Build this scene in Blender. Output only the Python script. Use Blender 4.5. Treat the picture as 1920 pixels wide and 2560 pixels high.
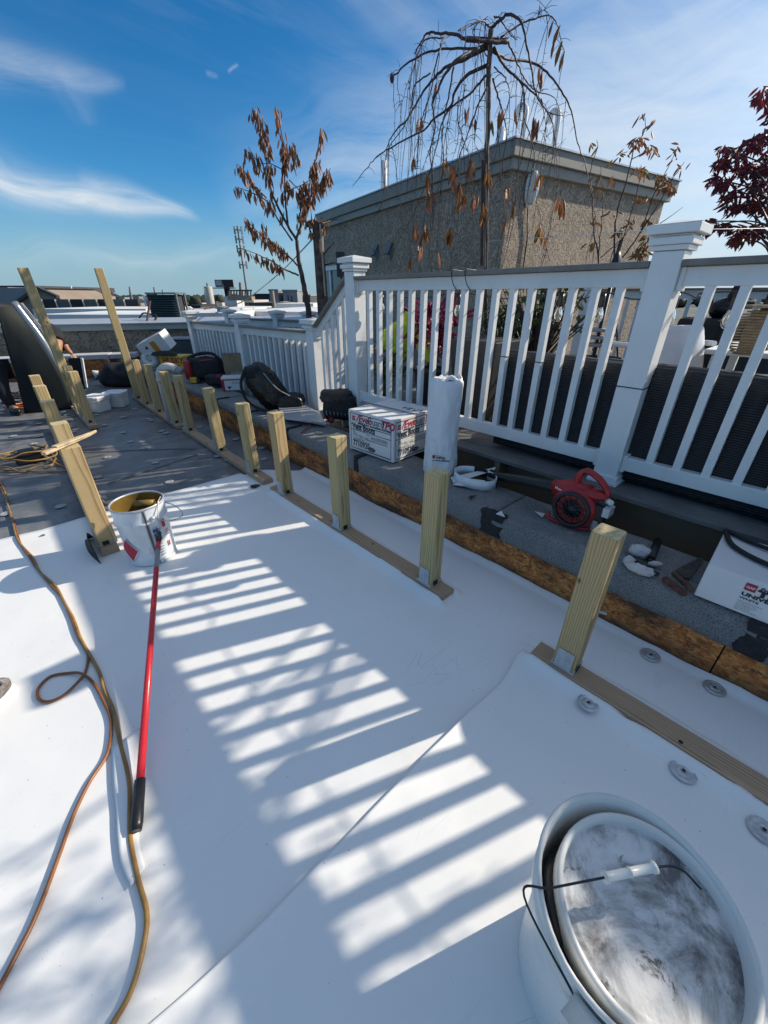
import bpy, bmesh, math, random
import numpy as np
from mathutils import Vector, Matrix, noise
R_=math.radians
for o in list(bpy.data.objects): bpy.data.objects.remove(o)
S=bpy.context.scene; COL=S.collection
# ---------------------------------------------------------------- camera
# world: X = towards the deck, Y = along the parapet away from the viewer, Z up, roof membrane at z=0
CAMH=1.42; AZ=R_(42.7); PITCH=R_(28.7)
cam=bpy.data.cameras.new('camera'); co=bpy.data.objects.new('camera',cam); COL.objects.link(co)
cam.sensor_fit='VERTICAL'; cam.sensor_height=36; cam.lens=985/2560*36
cam.clip_start=0.02; cam.clip_end=6000
co.location=(0,0,CAMH); co.rotation_euler=(R_(90)-PITCH,0,-AZ)
S.camera=co
# ---------------------------------------------------------------- sun, exposure
SUN_AZ=R_(111.6); SUN_EL=R_(30.3)
sl=bpy.data.lights.new('sun','SUN'); sl.energy=4.5; sl.angle=R_(0.55); sl.color=(1.0,0.90,0.755)
so=bpy.data.objects.new('sun',sl); COL.objects.link(so)
sd=Vector((math.sin(SUN_AZ)*math.cos(SUN_EL),math.cos(SUN_AZ)*math.cos(SUN_EL),math.sin(SUN_EL)))
so.rotation_euler=sd.to_track_quat('Z','Y').to_euler()
S.view_settings.view_transform='Standard'; S.view_settings.look='None'; S.view_settings.gamma=1
S.view_settings.exposure=0.27; S.view_settings.use_curve_mapping=False
# ---------------------------------------------------------------- survey helpers (photo measurement -> place on a real surface)
FV=Vector((math.sin(AZ)*math.cos(PITCH),math.cos(AZ)*math.cos(PITCH),-math.sin(PITCH)))
RV=Vector((math.cos(AZ),-math.sin(AZ),0)); UV=RV.cross(FV); CP=Vector((0,0,CAMH))
FH=Vector((math.sin(AZ),math.cos(AZ),0))
def ray(x,y): return FV+RV*((x-960)/985)-UV*((y-1280)/985)
def G(x,y,z=0.0): d=ray(x,y); return CP+d*((z-CAMH)/d.z)
def AX(x,y,X): d=ray(x,y); return CP+d*(X/d.x)
def AY(x,y,Y): d=ray(x,y); return CP+d*(Y/d.y)
def FD(x,y,D): d=ray(x,y); return CP+d*(D/d.dot(FH))
def VZ(P,x,y): return FD(x,y,(Vector(P)-CP).dot(FH))
def PL(x,y,P0,n): d=ray(x,y); return CP+d*((Vector(P0)-CP).dot(n)/d.dot(n))
# ---------------------------------------------------------------- node helpers
class NT:
    def __init__(s,tree): s.t=tree; s.n=tree.nodes; s.l=tree.links
    def add(s,typ,**kw):
        n=s.n.new(typ)
        for k,v in kw.items():
            if k=='inp':
                for a,b in v.items():
                    if hasattr(b,'is_output'): s.l.new(b,n.inputs[a])
                    else: n.inputs[a].default_value=b
            else: setattr(n,k,v)
        return n
    def math(s,op,a,b=None,c=None,clamp=False):
        n=s.n.new('ShaderNodeMath'); n.operation=op; n.use_clamp=clamp
        for i,v in enumerate((a,b,c)):
            if v is None: continue
            if hasattr(v,'is_output'): s.l.new(v,n.inputs[i])
            else: n.inputs[i].default_value=v
        return n.outputs[0]
    def vmath(s,op,a,b=None):
        n=s.n.new('ShaderNodeVectorMath'); n.operation=op
        for i,v in enumerate((a,b)):
            if v is None: continue
            if hasattr(v,'is_output'): s.l.new(v,n.inputs[i])
            else: n.inputs[i].default_value=v
        return n.outputs['Value'] if op in('DOT_PRODUCT','LENGTH','DISTANCE') else n.outputs[0]
    def ramp(s,f,stops):
        n=s.n.new('ShaderNodeValToRGB'); s.l.new(f,n.inputs[0]); e=n.color_ramp.elements
        while len(e)<len(stops): e.new(0.5)
        for i,(p,c) in enumerate(stops):
            e[i].position=p; e[i].color=(c,c,c,1) if isinstance(c,(int,float)) else (*c,1)
        return n.outputs[0]
    def mix(s,f,a,b,bt='MIX'):
        n=s.n.new('ShaderNodeMix'); n.data_type='RGBA'; n.blend_type=bt
        for i,v in ((0,f),(6,a),(7,b)):
            if hasattr(v,'is_output'): s.l.new(v,n.inputs[i])
            elif i==0: n.inputs[0].default_value=v
            else: n.inputs[i].default_value=(*v,1)
        return n.outputs[2]
    def noise(s,vec,scale,detail=4,rough=.55,dist=0,out='Fac'):
        n=s.n.new('ShaderNodeTexNoise'); s.l.new(vec,n.inputs['Vector']); n.inputs['Scale'].default_value=scale
        n.inputs['Detail'].default_value=detail; n.inputs['Roughness'].default_value=rough; n.inputs['Distortion'].default_value=dist
        return n.outputs[out]
    def vor(s,vec,scale,feat='F1',out='Distance'):
        n=s.n.new('ShaderNodeTexVoronoi'); n.feature=feat; s.l.new(vec,n.inputs['Vector']); n.inputs['Scale'].default_value=scale
        return n.outputs[out]
    def mapv(s,vec,sc=(1,1,1),loc=(0,0,0),rot=(0,0,0)):
        n=s.n.new('ShaderNodeMapping'); s.l.new(vec,n.inputs[0]); n.inputs['Scale'].default_value=sc; n.inputs['Location'].default_value=loc; n.inputs['Rotation'].default_value=rot
        return n.outputs[0]
def newmat(name):
    m=bpy.data.materials.new(name); m.use_nodes=True; t=NT(m.node_tree)
    b=m.node_tree.nodes['Principled BSDF']
    return m,t,b
def objco(t): return t.add('ShaderNodeTexCoord').outputs['Object']
def wco(t): return t.add('ShaderNodeNewGeometry').outputs['Position']
def bump(t,b,h,strength=.3,dist=.01):
    n=t.add('ShaderNodeBump',inp={'Height':h,'Strength':strength,'Distance':dist}); t.l.new(n.outputs[0],b.inputs['Normal'])
def simple(name,col,rough=.6,metal=0,var=.12,vs=8,bs=60,bd=.001,bstr=.3,col2=None,spec=None,trans=None,coord='obj',dirt=0):
    m,t,b=newmat(name)
    v=objco(t) if coord=='obj' else wco(t)
    n=t.noise(v,vs,5,.6)
    c2=col2 or tuple(max(0,c*(1-var*2)) for c in col)
    c1=col if col2 else tuple(min(1,c*(1+var*.6)) for c in col)
    f=t.ramp(n,[(.3,0),(.7,1)])
    c=t.mix(f,c1,c2)
    if dirt:
        d=t.ramp(t.noise(v,vs*2.3,8,.7),[(.55,0),(.8,1)])
        c=t.mix(t.math('MULTIPLY',d,dirt),c,tuple(x*.35 for x in col))
    t.l.new(c,b.inputs['Base Color'])
    b.inputs['Metallic'].default_value=metal
    r=t.add('ShaderNodeMapRange',inp={0:t.noise(v,vs*3,3),1:.3,2:.7,3:max(0.02,rough-.08),4:min(1,rough+.08)}); t.l.new(r.outputs[0],b.inputs['Roughness'])
    if bstr: bump(t,b,t.noise(v,bs,4),bstr,bd)
    if spec is not None: b.inputs['Specular IOR Level'].default_value=spec
    if trans: b.inputs['Transmission Weight'].default_value=trans
    return m
# ---------------------------------------------------------------- mesh builder
class MB:
    def __init__(s): s.v=[]; s.f=[]; s.mi=[]; s.cm=0; s.sm=[]
    def addv(s,pts): i=len(s.v); s.v+= [tuple(p) for p in pts]; return i
    def face(s,idx,smooth=False): s.f.append(tuple(idx)); s.mi.append(s.cm); s.sm.append(smooth)
    def box(s,x0,x1,y0,y1,z0,z1,M=None):
        p=[Vector(q) for q in ((x0,y0,z0),(x1,y0,z0),(x1,y1,z0),(x0,y1,z0),(x0,y0,z1),(x1,y0,z1),(x1,y1,z1),(x0,y1,z1))]
        if M: p=[M@q for q in p]
        i=s.addv(p)
        for q in ((0,3,2,1),(4,5,6,7),(0,1,5,4),(1,2,6,5),(2,3,7,6),(3,0,4,7)): s.face([i+k for k in q])
        return s
    def hexa(s,p):
        i=s.addv(p)
        for q in ((0,3,2,1),(4,5,6,7),(0,1,5,4),(1,2,6,5),(2,3,7,6),(3,0,4,7)): s.face([i+k for k in q])
        return s
    def bar(s,a,b,w,h,up=(0,0,1)):
        a=Vector(a);b=Vector(b);d=(b-a).normalized();u=Vector(up);sdv=d.cross(u)
        if sdv.length<1e-4: sdv=d.cross(Vector((1,0,0)))
        sdv.normalize(); u=sdv.cross(d).normalized()
        p=[]
        for q in (a,b):
            for sx,sz in ((-1,-1),(1,-1),(1,1),(-1,1)): p.append(q+sdv*(sx*w/2)+u*(sz*h/2))
        i=s.addv(p)
        for q in ((0,1,2,3),(7,6,5,4),(0,4,5,1),(1,5,6,2),(2,6,7,3),(3,7,4,0)): s.face([i+k for k in q])
        return s
    def tube(s,pts,r,n=8,closed=False,cap=True):
        pts=[Vector(p) for p in pts]; m=len(pts)
        rr=r if isinstance(r,(list,tuple)) else [r]*m
        rings=[]; prev=None
        for k in range(m):
            if closed: d=pts[(k+1)%m]-pts[k-1]
            else: d=pts[min(k+1,m-1)]-pts[max(k-1,0)]
            if d.length<1e-9: d=Vector((0,0,1))
            d.normalize()
            if prev is None:
                a=Vector((0,0,1)) if abs(d.z)<.9 else Vector((1,0,0))
                u=d.cross(a).normalized()
            else:
                u=prev-d*prev.dot(d)
                if u.length<1e-6: u=d.cross(Vector((0,0,1)))
                u.normalize()
            prev=u; w=d.cross(u)
            rings.append(s.addv([pts[k]+(u*math.cos(2*math.pi*j/n)+w*math.sin(2*math.pi*j/n))*rr[k] for j in range(n)]))
        for k in range(m if closed else m-1):
            a=rings[k]; b=rings[(k+1)%m]
            for j in range(n): s.face((a+j,a+(j+1)%n,b+(j+1)%n,b+j),True)
        if cap and not closed:
            s.face([rings[0]+j for j in range(n)][::-1]); s.face([rings[-1]+j for j in range(n)])
        return s
    def lathe(s,prof,n=32,M=None,cx=0,cy=0):
        rings=[]
        for r,z in prof:
            p=[Vector((cx+r*math.cos(2*math.pi*j/n),cy+r*math.sin(2*math.pi*j/n),z)) for j in range(n)]
            if M: p=[M@q for q in p]
            rings.append(s.addv(p))
        for a,b in zip(rings[:-1],rings[1:]):
            for j in range(n): s.face((a+j,a+(j+1)%n,b+(j+1)%n,b+j),True)
        return s
    def disc(s,r,z,n=32,M=None,cx=0,cy=0,up=True):
        p=[Vector((cx+r*math.cos(2*math.pi*j/n),cy+r*math.sin(2*math.pi*j/n),z)) for j in range(n)]
        if M: p=[M@q for q in p]
        i=s.addv(p); idx=[i+j for j in range(n)]
        s.face(idx if up else idx[::-1]); return s
    def poly(s,pts): i=s.addv(pts); s.face([i+k for k in range(len(pts))]); return s
    def prism(s,pts,vec):
        vec=Vector(vec); n=len(pts); i=s.addv([Vector(p) for p in pts]+[Vector(p)+vec for p in pts])
        s.face([i+k for k in range(n)][::-1]); s.face([i+n+k for k in range(n)])
        for k in range(n): s.face((i+k,i+(k+1)%n,i+n+(k+1)%n,i+n+k))
        return s
    def ell(s,c,r,seg=16,rings=10,M=None,fn=None):
        c=Vector(c); idx=[]
        for i in range(rings+1):
            th=math.pi*i/rings; row=[]
            for j in range(seg):
                ph=2*math.pi*j/seg
                q=Vector((math.sin(th)*math.cos(ph),math.sin(th)*math.sin(ph),math.cos(th)))
                k=fn(q) if fn else 1
                p=Vector((q.x*r[0],q.y*r[1],q.z*r[2]))*k
                if M: p=M@p
                row.append(c+p)
            idx.append(s.addv(row))
        for a,b in zip(idx[:-1],idx[1:]):
            for j in range(seg): s.face((a+j,b+j,b+(j+1)%seg,a+(j+1)%seg),True)
        return s
    def grid(s,fn,nu,nv,smooth=True):
        i=s.addv([fn(u/nu,v/nv) for v in range(nv+1) for u in range(nu+1)])
        for v in range(nv):
            for u in range(nu):
                a=i+v*(nu+1)+u; s.face((a,a+1,a+nu+2,a+nu+1),smooth)
        return s
    def build(s,name,mat,parent=None,smooth=None,bevel=0,solid=0,loc=None,sub=0):
        me=bpy.data.meshes.new(name); me.from_pydata(s.v,[],s.f)
        mats=mat if isinstance(mat,(list,tuple)) else [mat]
        for m in mats: me.materials.append(m)
        me.polygons.foreach_set('material_index',s.mi)
        me.polygons.foreach_set('use_smooth',[ (q if smooth is None else smooth) for q in s.sm])
        me.update()
        if s.mi and not any(x!=0 for x in s.mi): pass
        o=bpy.data.objects.new(name,me); COL.objects.link(o)
        setpar(o,parent)
        if loc is not None: o.location=loc
        if solid:
            md=o.modifiers.new('thickness','SOLIDIFY'); md.thickness=solid; md.offset=-1
        if bevel:
            md=o.modifiers.new('soft_edges','BEVEL'); md.width=bevel; md.segments=2; md.limit_method='ANGLE'; md.angle_limit=R_(40)
        if sub:
            md=o.modifiers.new('subdivision','SUBSURF'); md.levels=sub; md.render_levels=sub
        return o
def tag(o,label=None,cat=None,group=None,kind=None):
    if label: o['label']=label
    if cat: o['category']=cat
    if group: o['group']=group
    if kind: o['kind']=kind
    return o
def setpar(o,parent):
    # parts are modelled in world coordinates; the thing's Empty sits at its base
    if parent is None: return
    o.parent=parent
    if parent.type=='EMPTY':
        o.matrix_parent_inverse=(Matrix.Translation(parent.location)@parent.rotation_euler.to_matrix().to_4x4()).inverted()
def thing(name,label,cat,loc=(0,0,0),rz=0,group=None):
    o=bpy.data.objects.new(name,None); COL.objects.link(o); o.location=loc; o.rotation_euler=(0,0,rz); o.empty_display_size=.1
    return tag(o,label,cat,group)
def kids(o): return [c for c in bpy.data.objects if c.parent==o]
def copy_tree(o,parent=None):
    c=o.copy(); COL.objects.link(c)
    if parent is not None: c.parent=parent
    for ch in KID.get(o.name,[]): copy_tree(ch,c)
    return c
KID={}
def remember(root):
    KID.clear()
    for o in bpy.data.objects:
        if o.parent: KID.setdefault(o.parent.name,[]).append(o)
def catmull(pts,k=6):
    pts=[Vector(p) for p in pts]; out=[]
    P=[pts[0]*2-pts[1]]+pts+[pts[-1]*2-pts[-2]]
    for i in range(1,len(P)-2):
        p0,p1,p2,p3=P[i-1:i+3]
        for j in range(k):
            t=j/k
            out.append(.5*((2*p1)+(p2-p0)*t+(2*p0-5*p1+4*p2-p3)*t*t+(3*p1-p0-3*p2+p3)*t**3))
    out.append(pts[-1]); return out
def text(s,size,origin,right,up,mat,parent,name='lettering',shear=0,bold=0,align='LEFT',sx=1.0):
    cu=bpy.data.curves.new(name,'FONT'); cu.body=s; cu.size=size; cu.shear=shear; cu.offset=bold; cu.align_x=align; cu.resolution_u=2
    o=bpy.data.objects.new(name,cu); COL.objects.link(o)
    me=bpy.data.meshes.new_from_object(o.evaluated_get(bpy.context.evaluated_depsgraph_get()))
    bpy.data.objects.remove(o); bpy.data.curves.remove(cu)
    r=Vector(right).normalized(); u=Vector(up).normalized(); n=r.cross(u)
    M=Matrix((( r.x*sx,u.x,n.x,origin[0]),(r.y*sx,u.y,n.y,origin[1]),(r.z*sx,u.z,n.z,origin[2]),(0,0,0,1)))
    me.transform(M); me.materials.clear(); me.materials.append(mat); me.name=name
    for p in me.polygons: p.material_index=0
    ob=bpy.data.objects.new(name,me); COL.objects.link(ob)
    setpar(ob,parent)
    return ob
rnd=random.Random(7)
def fbm(x,y,z=0,o=3): return noise.fractal(Vector((x,y,z)),1.0,2.0,o)
# ---------------------------------------------------------------- world
W=bpy.data.worlds.new('World'); S.world=W; W.use_nodes=True
t=NT(W.node_tree); bg=W.node_tree.nodes['Background']
sky=t.add('ShaderNodeTexSky'); sky.sky_type='NISHITA'; sky.sun_disc=False; sky.sun_elevation=SUN_EL; sky.sun_rotation=SUN_AZ
sky.altitude=200; sky.air_density=1.0; sky.dust_density=0.15; sky.ozone_density=2.5
hs=t.add('ShaderNodeHueSaturation',inp={'Saturation':1.15,'Value':1.0,'Hue':.5,'Color':t.mix(1.0,sky.outputs[0],(.54,.83,1.02),'MULTIPLY')})
vec=t.add('ShaderNodeTexCoord').outputs['Generated']
def streak(p1,p2,w,w2,seed,strength,sc=6.0,thr=.42):
    d1=ray(*p1).normalized(); d2=ray(*p2).normalized(); n=d1.cross(d2).normalized()
    mid=(d1+d2).normalized(); half=math.acos(max(-1,min(1,d1.dot(d2))))/2; al=n.cross(mid)
    wob=t.math('MULTIPLY',t.math('SUBTRACT',t.noise(vec,3.0+seed*.37,2),.5),.10)
    s1=t.math('ADD',t.vmath('DOT_PRODUCT',vec,tuple(n)),wob)
    a=t.math('DIVIDE',t.vmath('DOT_PRODUCT',vec,tuple(al)),math.sin(half))      # -1..1 along
    # width tapers from w (p1) to w2 (p2)
    sgn=1 if al.dot(d2-d1)>0 else -1
    u=t.math('MULTIPLY_ADD',a,.5*sgn,.5,clamp=True)
    ww=t.math('MULTIPLY_ADD',u,w2-w,w)
    g=t.math('EXPONENT',t.math('MULTIPLY',t.math('POWER',t.math('DIVIDE',s1,ww),2.0),-1.0))
    win=t.math('SUBTRACT',1.0,t.math('POWER',t.math('ABSOLUTE',a),4.0),clamp=True)
    fr=t.math('GREATER_THAN',t.vmath('DOT_PRODUCT',vec,tuple(mid)),0.2)
    # fibres stretched along the streak
    cb=t.add('ShaderNodeCombineXYZ',inp={0:t.math('MULTIPLY',t.vmath('DOT_PRODUCT',vec,tuple(al)),sc*.45),1:t.math('MULTIPLY',s1,sc*2.6),2:float(seed)})
    nz=t.ramp(t.noise(cb.outputs[0],1.0,8,.62,.6),[(thr-.12,0),(thr+.3,1)])
    r=t.math('MULTIPLY',t.math('MULTIPLY',g,win),t.math('MULTIPLY',nz,fr))
    return t.math('MULTIPLY',r,strength,clamp=True)
st=[streak((-330,330),(505,582),.034,.005,1,.95,11,.30), streak((190,440),(490,530),.014,.006,5,.6,12,.38),
    streak((-150,110),(320,220),.030,.007,2,.42,12,.40), streak((170,160),(230,320),.03,.02,9,.16,8,.45),
    streak((560,560),(2300,40),.08,.16,3,.50,7,.42), streak((780,330),(2300,330),.12,.22,4,.42,5,.42),
    streak((1100,520),(2500,420),.12,.20,6,.60,6,.36), streak((-100,650),(900,640),.022,.022,7,.28,9,.40),
    streak((512,168),(545,176),.0028,.0022,8,.22,30,.3), streak((568,178),(600,172),.0028,.0022,11,.28,30,.3)]
tot=st[0]
for q in st[1:]: tot=t.math('SUBTRACT',1.0,t.math('MULTIPLY',t.math('SUBTRACT',1.0,tot),t.math('SUBTRACT',1.0,q)))
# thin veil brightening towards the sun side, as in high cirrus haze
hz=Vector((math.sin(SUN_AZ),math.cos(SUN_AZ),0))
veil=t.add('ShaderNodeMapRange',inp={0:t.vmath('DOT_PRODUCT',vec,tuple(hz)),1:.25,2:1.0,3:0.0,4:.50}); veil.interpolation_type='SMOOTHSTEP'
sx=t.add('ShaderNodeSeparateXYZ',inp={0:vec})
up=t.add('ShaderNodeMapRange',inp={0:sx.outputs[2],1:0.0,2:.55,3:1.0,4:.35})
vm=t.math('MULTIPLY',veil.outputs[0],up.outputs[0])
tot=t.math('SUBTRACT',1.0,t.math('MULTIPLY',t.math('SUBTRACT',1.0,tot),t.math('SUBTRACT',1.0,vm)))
# high cirrus sheet in true perspective, thickened unseen overhead to add neutral fill light
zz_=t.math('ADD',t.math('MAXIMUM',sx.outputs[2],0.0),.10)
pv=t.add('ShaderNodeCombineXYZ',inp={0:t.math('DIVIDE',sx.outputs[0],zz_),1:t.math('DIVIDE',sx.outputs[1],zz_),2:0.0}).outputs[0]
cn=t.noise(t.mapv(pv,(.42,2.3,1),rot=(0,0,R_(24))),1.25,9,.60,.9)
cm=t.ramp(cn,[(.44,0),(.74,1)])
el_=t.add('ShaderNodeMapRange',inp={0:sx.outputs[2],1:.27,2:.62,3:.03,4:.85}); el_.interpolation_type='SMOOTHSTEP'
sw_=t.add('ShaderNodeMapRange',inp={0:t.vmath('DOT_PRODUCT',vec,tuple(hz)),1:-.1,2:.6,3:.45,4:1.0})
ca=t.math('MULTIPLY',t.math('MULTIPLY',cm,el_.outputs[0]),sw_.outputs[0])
thin=t.add('ShaderNodeMapRange',inp={0:sx.outputs[2],1:.40,2:.85,3:0.0,4:.26}).outputs[0]  # even white veil above the view, added to lift and whiten the shade
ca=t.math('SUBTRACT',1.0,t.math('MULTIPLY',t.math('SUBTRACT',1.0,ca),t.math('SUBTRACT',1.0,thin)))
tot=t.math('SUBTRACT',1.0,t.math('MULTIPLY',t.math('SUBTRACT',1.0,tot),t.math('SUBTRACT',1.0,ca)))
above=t.math('MULTIPLY',t.math('GREATER_THAN',sx.outputs[2],0.0),tot)
low=t.add('ShaderNodeMapRange',inp={0:sx.outputs[2],1:-.02,2:.20,3:.92,4:0.0}); low.interpolation_type='SMOOTHSTEP'
skyb=t.mix(low.outputs[0],hs.outputs[0],(2.45,3.75,4.7))
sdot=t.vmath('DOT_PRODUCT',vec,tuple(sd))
aur=t.math('MULTIPLY_ADD',t.math('POWER',t.math('MAXIMUM',sdot,0.0),14.0),3.0,1.0)  # clouds brighten around the out-of-view sun, added for more fill light
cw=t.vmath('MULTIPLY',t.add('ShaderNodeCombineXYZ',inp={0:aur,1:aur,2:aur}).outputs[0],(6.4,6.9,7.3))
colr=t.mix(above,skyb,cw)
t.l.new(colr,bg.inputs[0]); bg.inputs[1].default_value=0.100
# ---------------------------------------------------------------- materials
def mat_wood(name,light,dark,green=.5,ring=.0075):
    m,t,b=newmat(name)
    oi=t.add('ShaderNodeObjectInfo').outputs['Random']
    v=wco(t)
    offv=t.add('ShaderNodeCombineXYZ',inp={0:t.math('MULTIPLY',oi,9.1),1:t.math('MULTIPLY',oi,5.3),2:t.math('MULTIPLY',oi,23.0)}).outputs[0]
    g=t.add('ShaderNodeTexCoord').outputs['Object']
    at=t.add('ShaderNodeAttribute'); at.attribute_name='wloc'
    gv=at.outputs['Vector']
    p=t.vmath('ADD',t.mapv(gv,(1,1,.10)),offv)
    w=t.noise(p,9,3,.5,out='Color')
    w=t.vmath('SUBTRACT',w,(.5,.5,.5))
    q=t.vmath('ADD',t.mapv(gv,(1,1,0.04),(.035,-.06,0)),t.vmath('MULTIPLY',w,(.05,.05,.05)))
    xy=t.vmath('LENGTH',t.vmath('MULTIPLY',q,(1,1,0)))
    rings=t.math('FRACT',t.math('DIVIDE',xy,ring))
    ringf=t.ramp(rings,[(0,0),(.55,.18),(.86,1),(1,.1)])
    fine=t.noise(t.mapv(gv,(1,1,.04)),420,2)
    blot=t.noise(t.vmath('ADD',t.mapv(gv,(1,1,.35)),offv),13,4)
    base=t.mix(t.ramp(blot,[(.35,0),(.65,1)]),light,tuple(l*g_ for l,g_ in zip(light,(1-.25*green,1-.03*green,1-.25*green))))
    c=t.mix(t.math('MULTIPLY',ringf,.80),base,dark)
    c=t.mix(t.math('MULTIPLY',t.ramp(fine,[(.4,0),(.7,1)]),.25),c,dark)
    kv=t.vor(t.vmath('ADD',t.mapv(gv,(1,1,.55)),offv),7.0)
    kn=t.ramp(kv,[(.0,1),(.055,.9),(.085,0)])
    c=t.mix(kn,c,(dark[0]*.35,dark[1]*.28,dark[2]*.22))
    t.l.new(c,b.inputs['Base Color']); b.inputs['Roughness'].default_value=.72
    bump(t,b,t.math('ADD',t.math('MULTIPLY',ringf,.5),fine),.25,.0012)
    return m
def set_wloc(o,c,axis='z'):
    me=o.data; a=me.attributes.new('wloc','FLOAT_VECTOR','POINT'); arr=[]
    for v in me.vertices:
        d=v.co-Vector(c)
        if axis=='y': d=Vector((d.x,d.z,d.y))
        if axis=='x': d=Vector((d.y,d.z,d.x))
        arr+=[d.x,d.y,d.z]
    a.data.foreach_set('vector',arr); return o
M={}
M['pine']=mat_wood('pressure_treated_pine',(.62,.455,.235),(.27,.165,.065),.45,.011)
M['pine2']=mat_wood('pressure_treated_pine_brown',(.60,.42,.21),(.25,.15,.055),.2,.010)
M['sleeper']=mat_wood('sleeper_wood',(.50,.345,.22),(.22,.135,.08),.0,.009)
M['endgrain']=simple('end_grain',(.62,.50,.27),.8,var=.2,vs=60)
M['rawwood']=simple('raw_wood_offcut',(.66,.50,.30),.8,var=.2,vs=25)
M['galv']=simple('galvanised_steel',(.55,.57,.59),.45,.45,var=.15,vs=40,bs=200)
M['darkmetal']=simple('dark_metal',(.03,.03,.035),.5,.5)
M['vinyl']=simple('white_vinyl',(.80,.795,.775),.36,var=.05,vs=3,bs=300,bd=.0004,bstr=.2,dirt=.22)
M['composite']=simple('grey_composite_board',(.23,.21,.185),.55,var=.15,vs=6,bs=90,bd=.001)
M['deck']=simple('weathered_deck_board',(.16,.16,.155),.7,var=.2,vs=4,bs=60,bd=.001)
M['black']=simple('black_plastic',(.014,.014,.016),.35,var=.2)
M['blackcloth']=simple('black_fabric',(.016,.016,.019),.7,var=.3,vs=20,bs=150,bd=.002)
M['blackbag']=simple('black_glossy_bag',(.004,.004,.005),.30,var=.3,vs=10,bs=14,bd=.02,bstr=.6)
M['jean']=simple('dark_work_trousers',(.012,.014,.02),.8)
M['red']=simple('red_plastic',(.40,.020,.022),.34,var=.15)
M['redpole']=simple('red_fibreglass',(.62,.025,.035),.3,var=.05)
M['print_red']=simple('printed_red',(.50,.02,.05),.6,bstr=0)
M['print_black']=simple('printed_black',(.02,.02,.03),.6,bstr=0)
M['print_grey']=simple('printed_grey',(.16,.16,.19),.6,bstr=0)
M['print_blue']=simple('printed_blue',(.03,.06,.22),.5,bstr=0)
M['print_white']=simple('printed_white',(.8,.8,.8),.5,bstr=0)
M['card']=simple('white_printed_cardboard',(.74,.73,.71),.6,var=.04,vs=5,bs=90,bd=.0006,dirt=.06)
M['kraft']=simple('brown_cardboard',(.30,.20,.12),.8)
M['yellow']=simple('yellow_print',(.75,.50,.05),.5)
M['orange']=simple('orange_label',(.62,.28,.03),.5)
M['pvc']=simple('pvc_pipe_dirty_white',(.62,.58,.50),.4,var=.1,vs=12,dirt=.3)
M['whitepipe']=simple('white_vent_pipe',(.80,.80,.78),.4,var=.03)
M['tubwhite']=simple('white_pail_plastic',(.74,.74,.70),.34,var=.05,vs=6,bs=50,bd=.0008,dirt=.12)
M['greytub']=simple('translucent_tub_plastic',(.50,.52,.50),.33,var=.06)
M['skin']=simple('skin',(.42,.22,.14),.5,var=.08,vs=30,spec=.35)
M['cordbrown']=simple('copper_brown_cord',(.26,.10,.035),.42,var=.15,vs=15)
M['cordtan']=simple('tan_yellow_cord',(.36,.20,.055),.42,var=.2,vs=15)
M['cordyellow']=simple('yellow_cord',(.55,.33,.06),.4)
M['cordblack']=simple('black_cord',(.02,.02,.02),.45)
M['cordorange']=simple('orange_cord',(.65,.18,.04),.45)
M['rag']=simple('white_rag',(.62,.59,.55),.9,var=.12,vs=14,bs=60,bd=.004,dirt=.3)
M['bark']=simple('tree_bark',(.12,.085,.07),.85,var=.35,vs=14,bs=50,bd=.006,bstr=.6)
M['twig']=simple('dark_twig_bark',(.075,.045,.045),.6,var=.3,vs=20,bs=80,bd=.003)
M['twiglight']=simple('pale_stake',(.45,.38,.28),.7,var=.2,vs=10)
M['terracotta']=simple('dark_planter',(.03,.03,.033),.5)
M['blueglaze']=simple('blue_glazed_pot',(.015,.05,.11),.2,var=.2)
M['soil']=simple('potting_soil',(.03,.022,.016),.95,var=.3,vs=30,bs=60,bd=.02)
M['rattan']=simple('rattan',(.40,.30,.18),.6,var=.2,vs=40)
M['tablewhite']=simple('white_table_top',(.78,.78,.76),.5,var=.03)
M['chairplastic']=simple('white_moulded_chair',(.72,.72,.74),.4,var=.03)
M['taupe']=simple('taupe_coping_paint',(.29,.265,.22),.55,var=.07,vs=3,bs=40,dirt=.1)
M['taupe2']=simple('taupe_coping_trim',(.34,.31,.255),.5,var=.06,vs=3)
M['strap']=simple('dirty_grey_tape',(.28,.28,.29),.6)
M['tan']=simple('tan_metal_trim',(.58,.54,.45),.5,var=.05,vs=2)
M['copinggrey']=simple('grey_metal_coping',(.50,.51,.52),.4,.3,var=.06,vs=1.5,bs=20)
M['cs']=simple('grey_coping_slab',(.50,.50,.49),.8,var=.1,vs=4,bs=50)
M['louvre']=simple('green_grey_louvre',(.14,.19,.19),.5,.2,var=.1)
M['sidinggrey']=simple('blue_grey_privacy_panel',(.34,.35,.38),.6,var=.05,vs=2)
def leafmat(name,c1,c2,c3=None):
    m,t,b=newmat(name)
    oi=t.add('ShaderNodeObjectInfo').outputs['Random']
    n=t.noise(objco(t),18,3)
    f=t.math('FRACT',t.math('ADD',t.math('MULTIPLY',oi,1.0),t.math('MULTIPLY',n,.6)))
    c=t.ramp(f,[(0,c1),(.5,c2),(1,c3 or c1)])
    t.l.new(c,b.inputs['Base Color']); b.inputs['Roughness'].default_value=.5
    tr=t.add('ShaderNodeBsdfTranslucent',inp={'Color':c}); mx=t.add('ShaderNodeMixShader',inp={0:.28,1:b.outputs[0],2:tr.outputs[0]})
    t.l.new(mx.outputs[0],m.node_tree.nodes['Material Output'].inputs[0])
    return m
M['leafbrown']=leafmat('dry_brown_leaf',(.36,.14,.06),(.20,.075,.035),(.46,.24,.11))
M['leafolive']=leafmat('turning_leaf',(.12,.13,.03),(.38,.15,.04),(.26,.11,.04))
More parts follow.
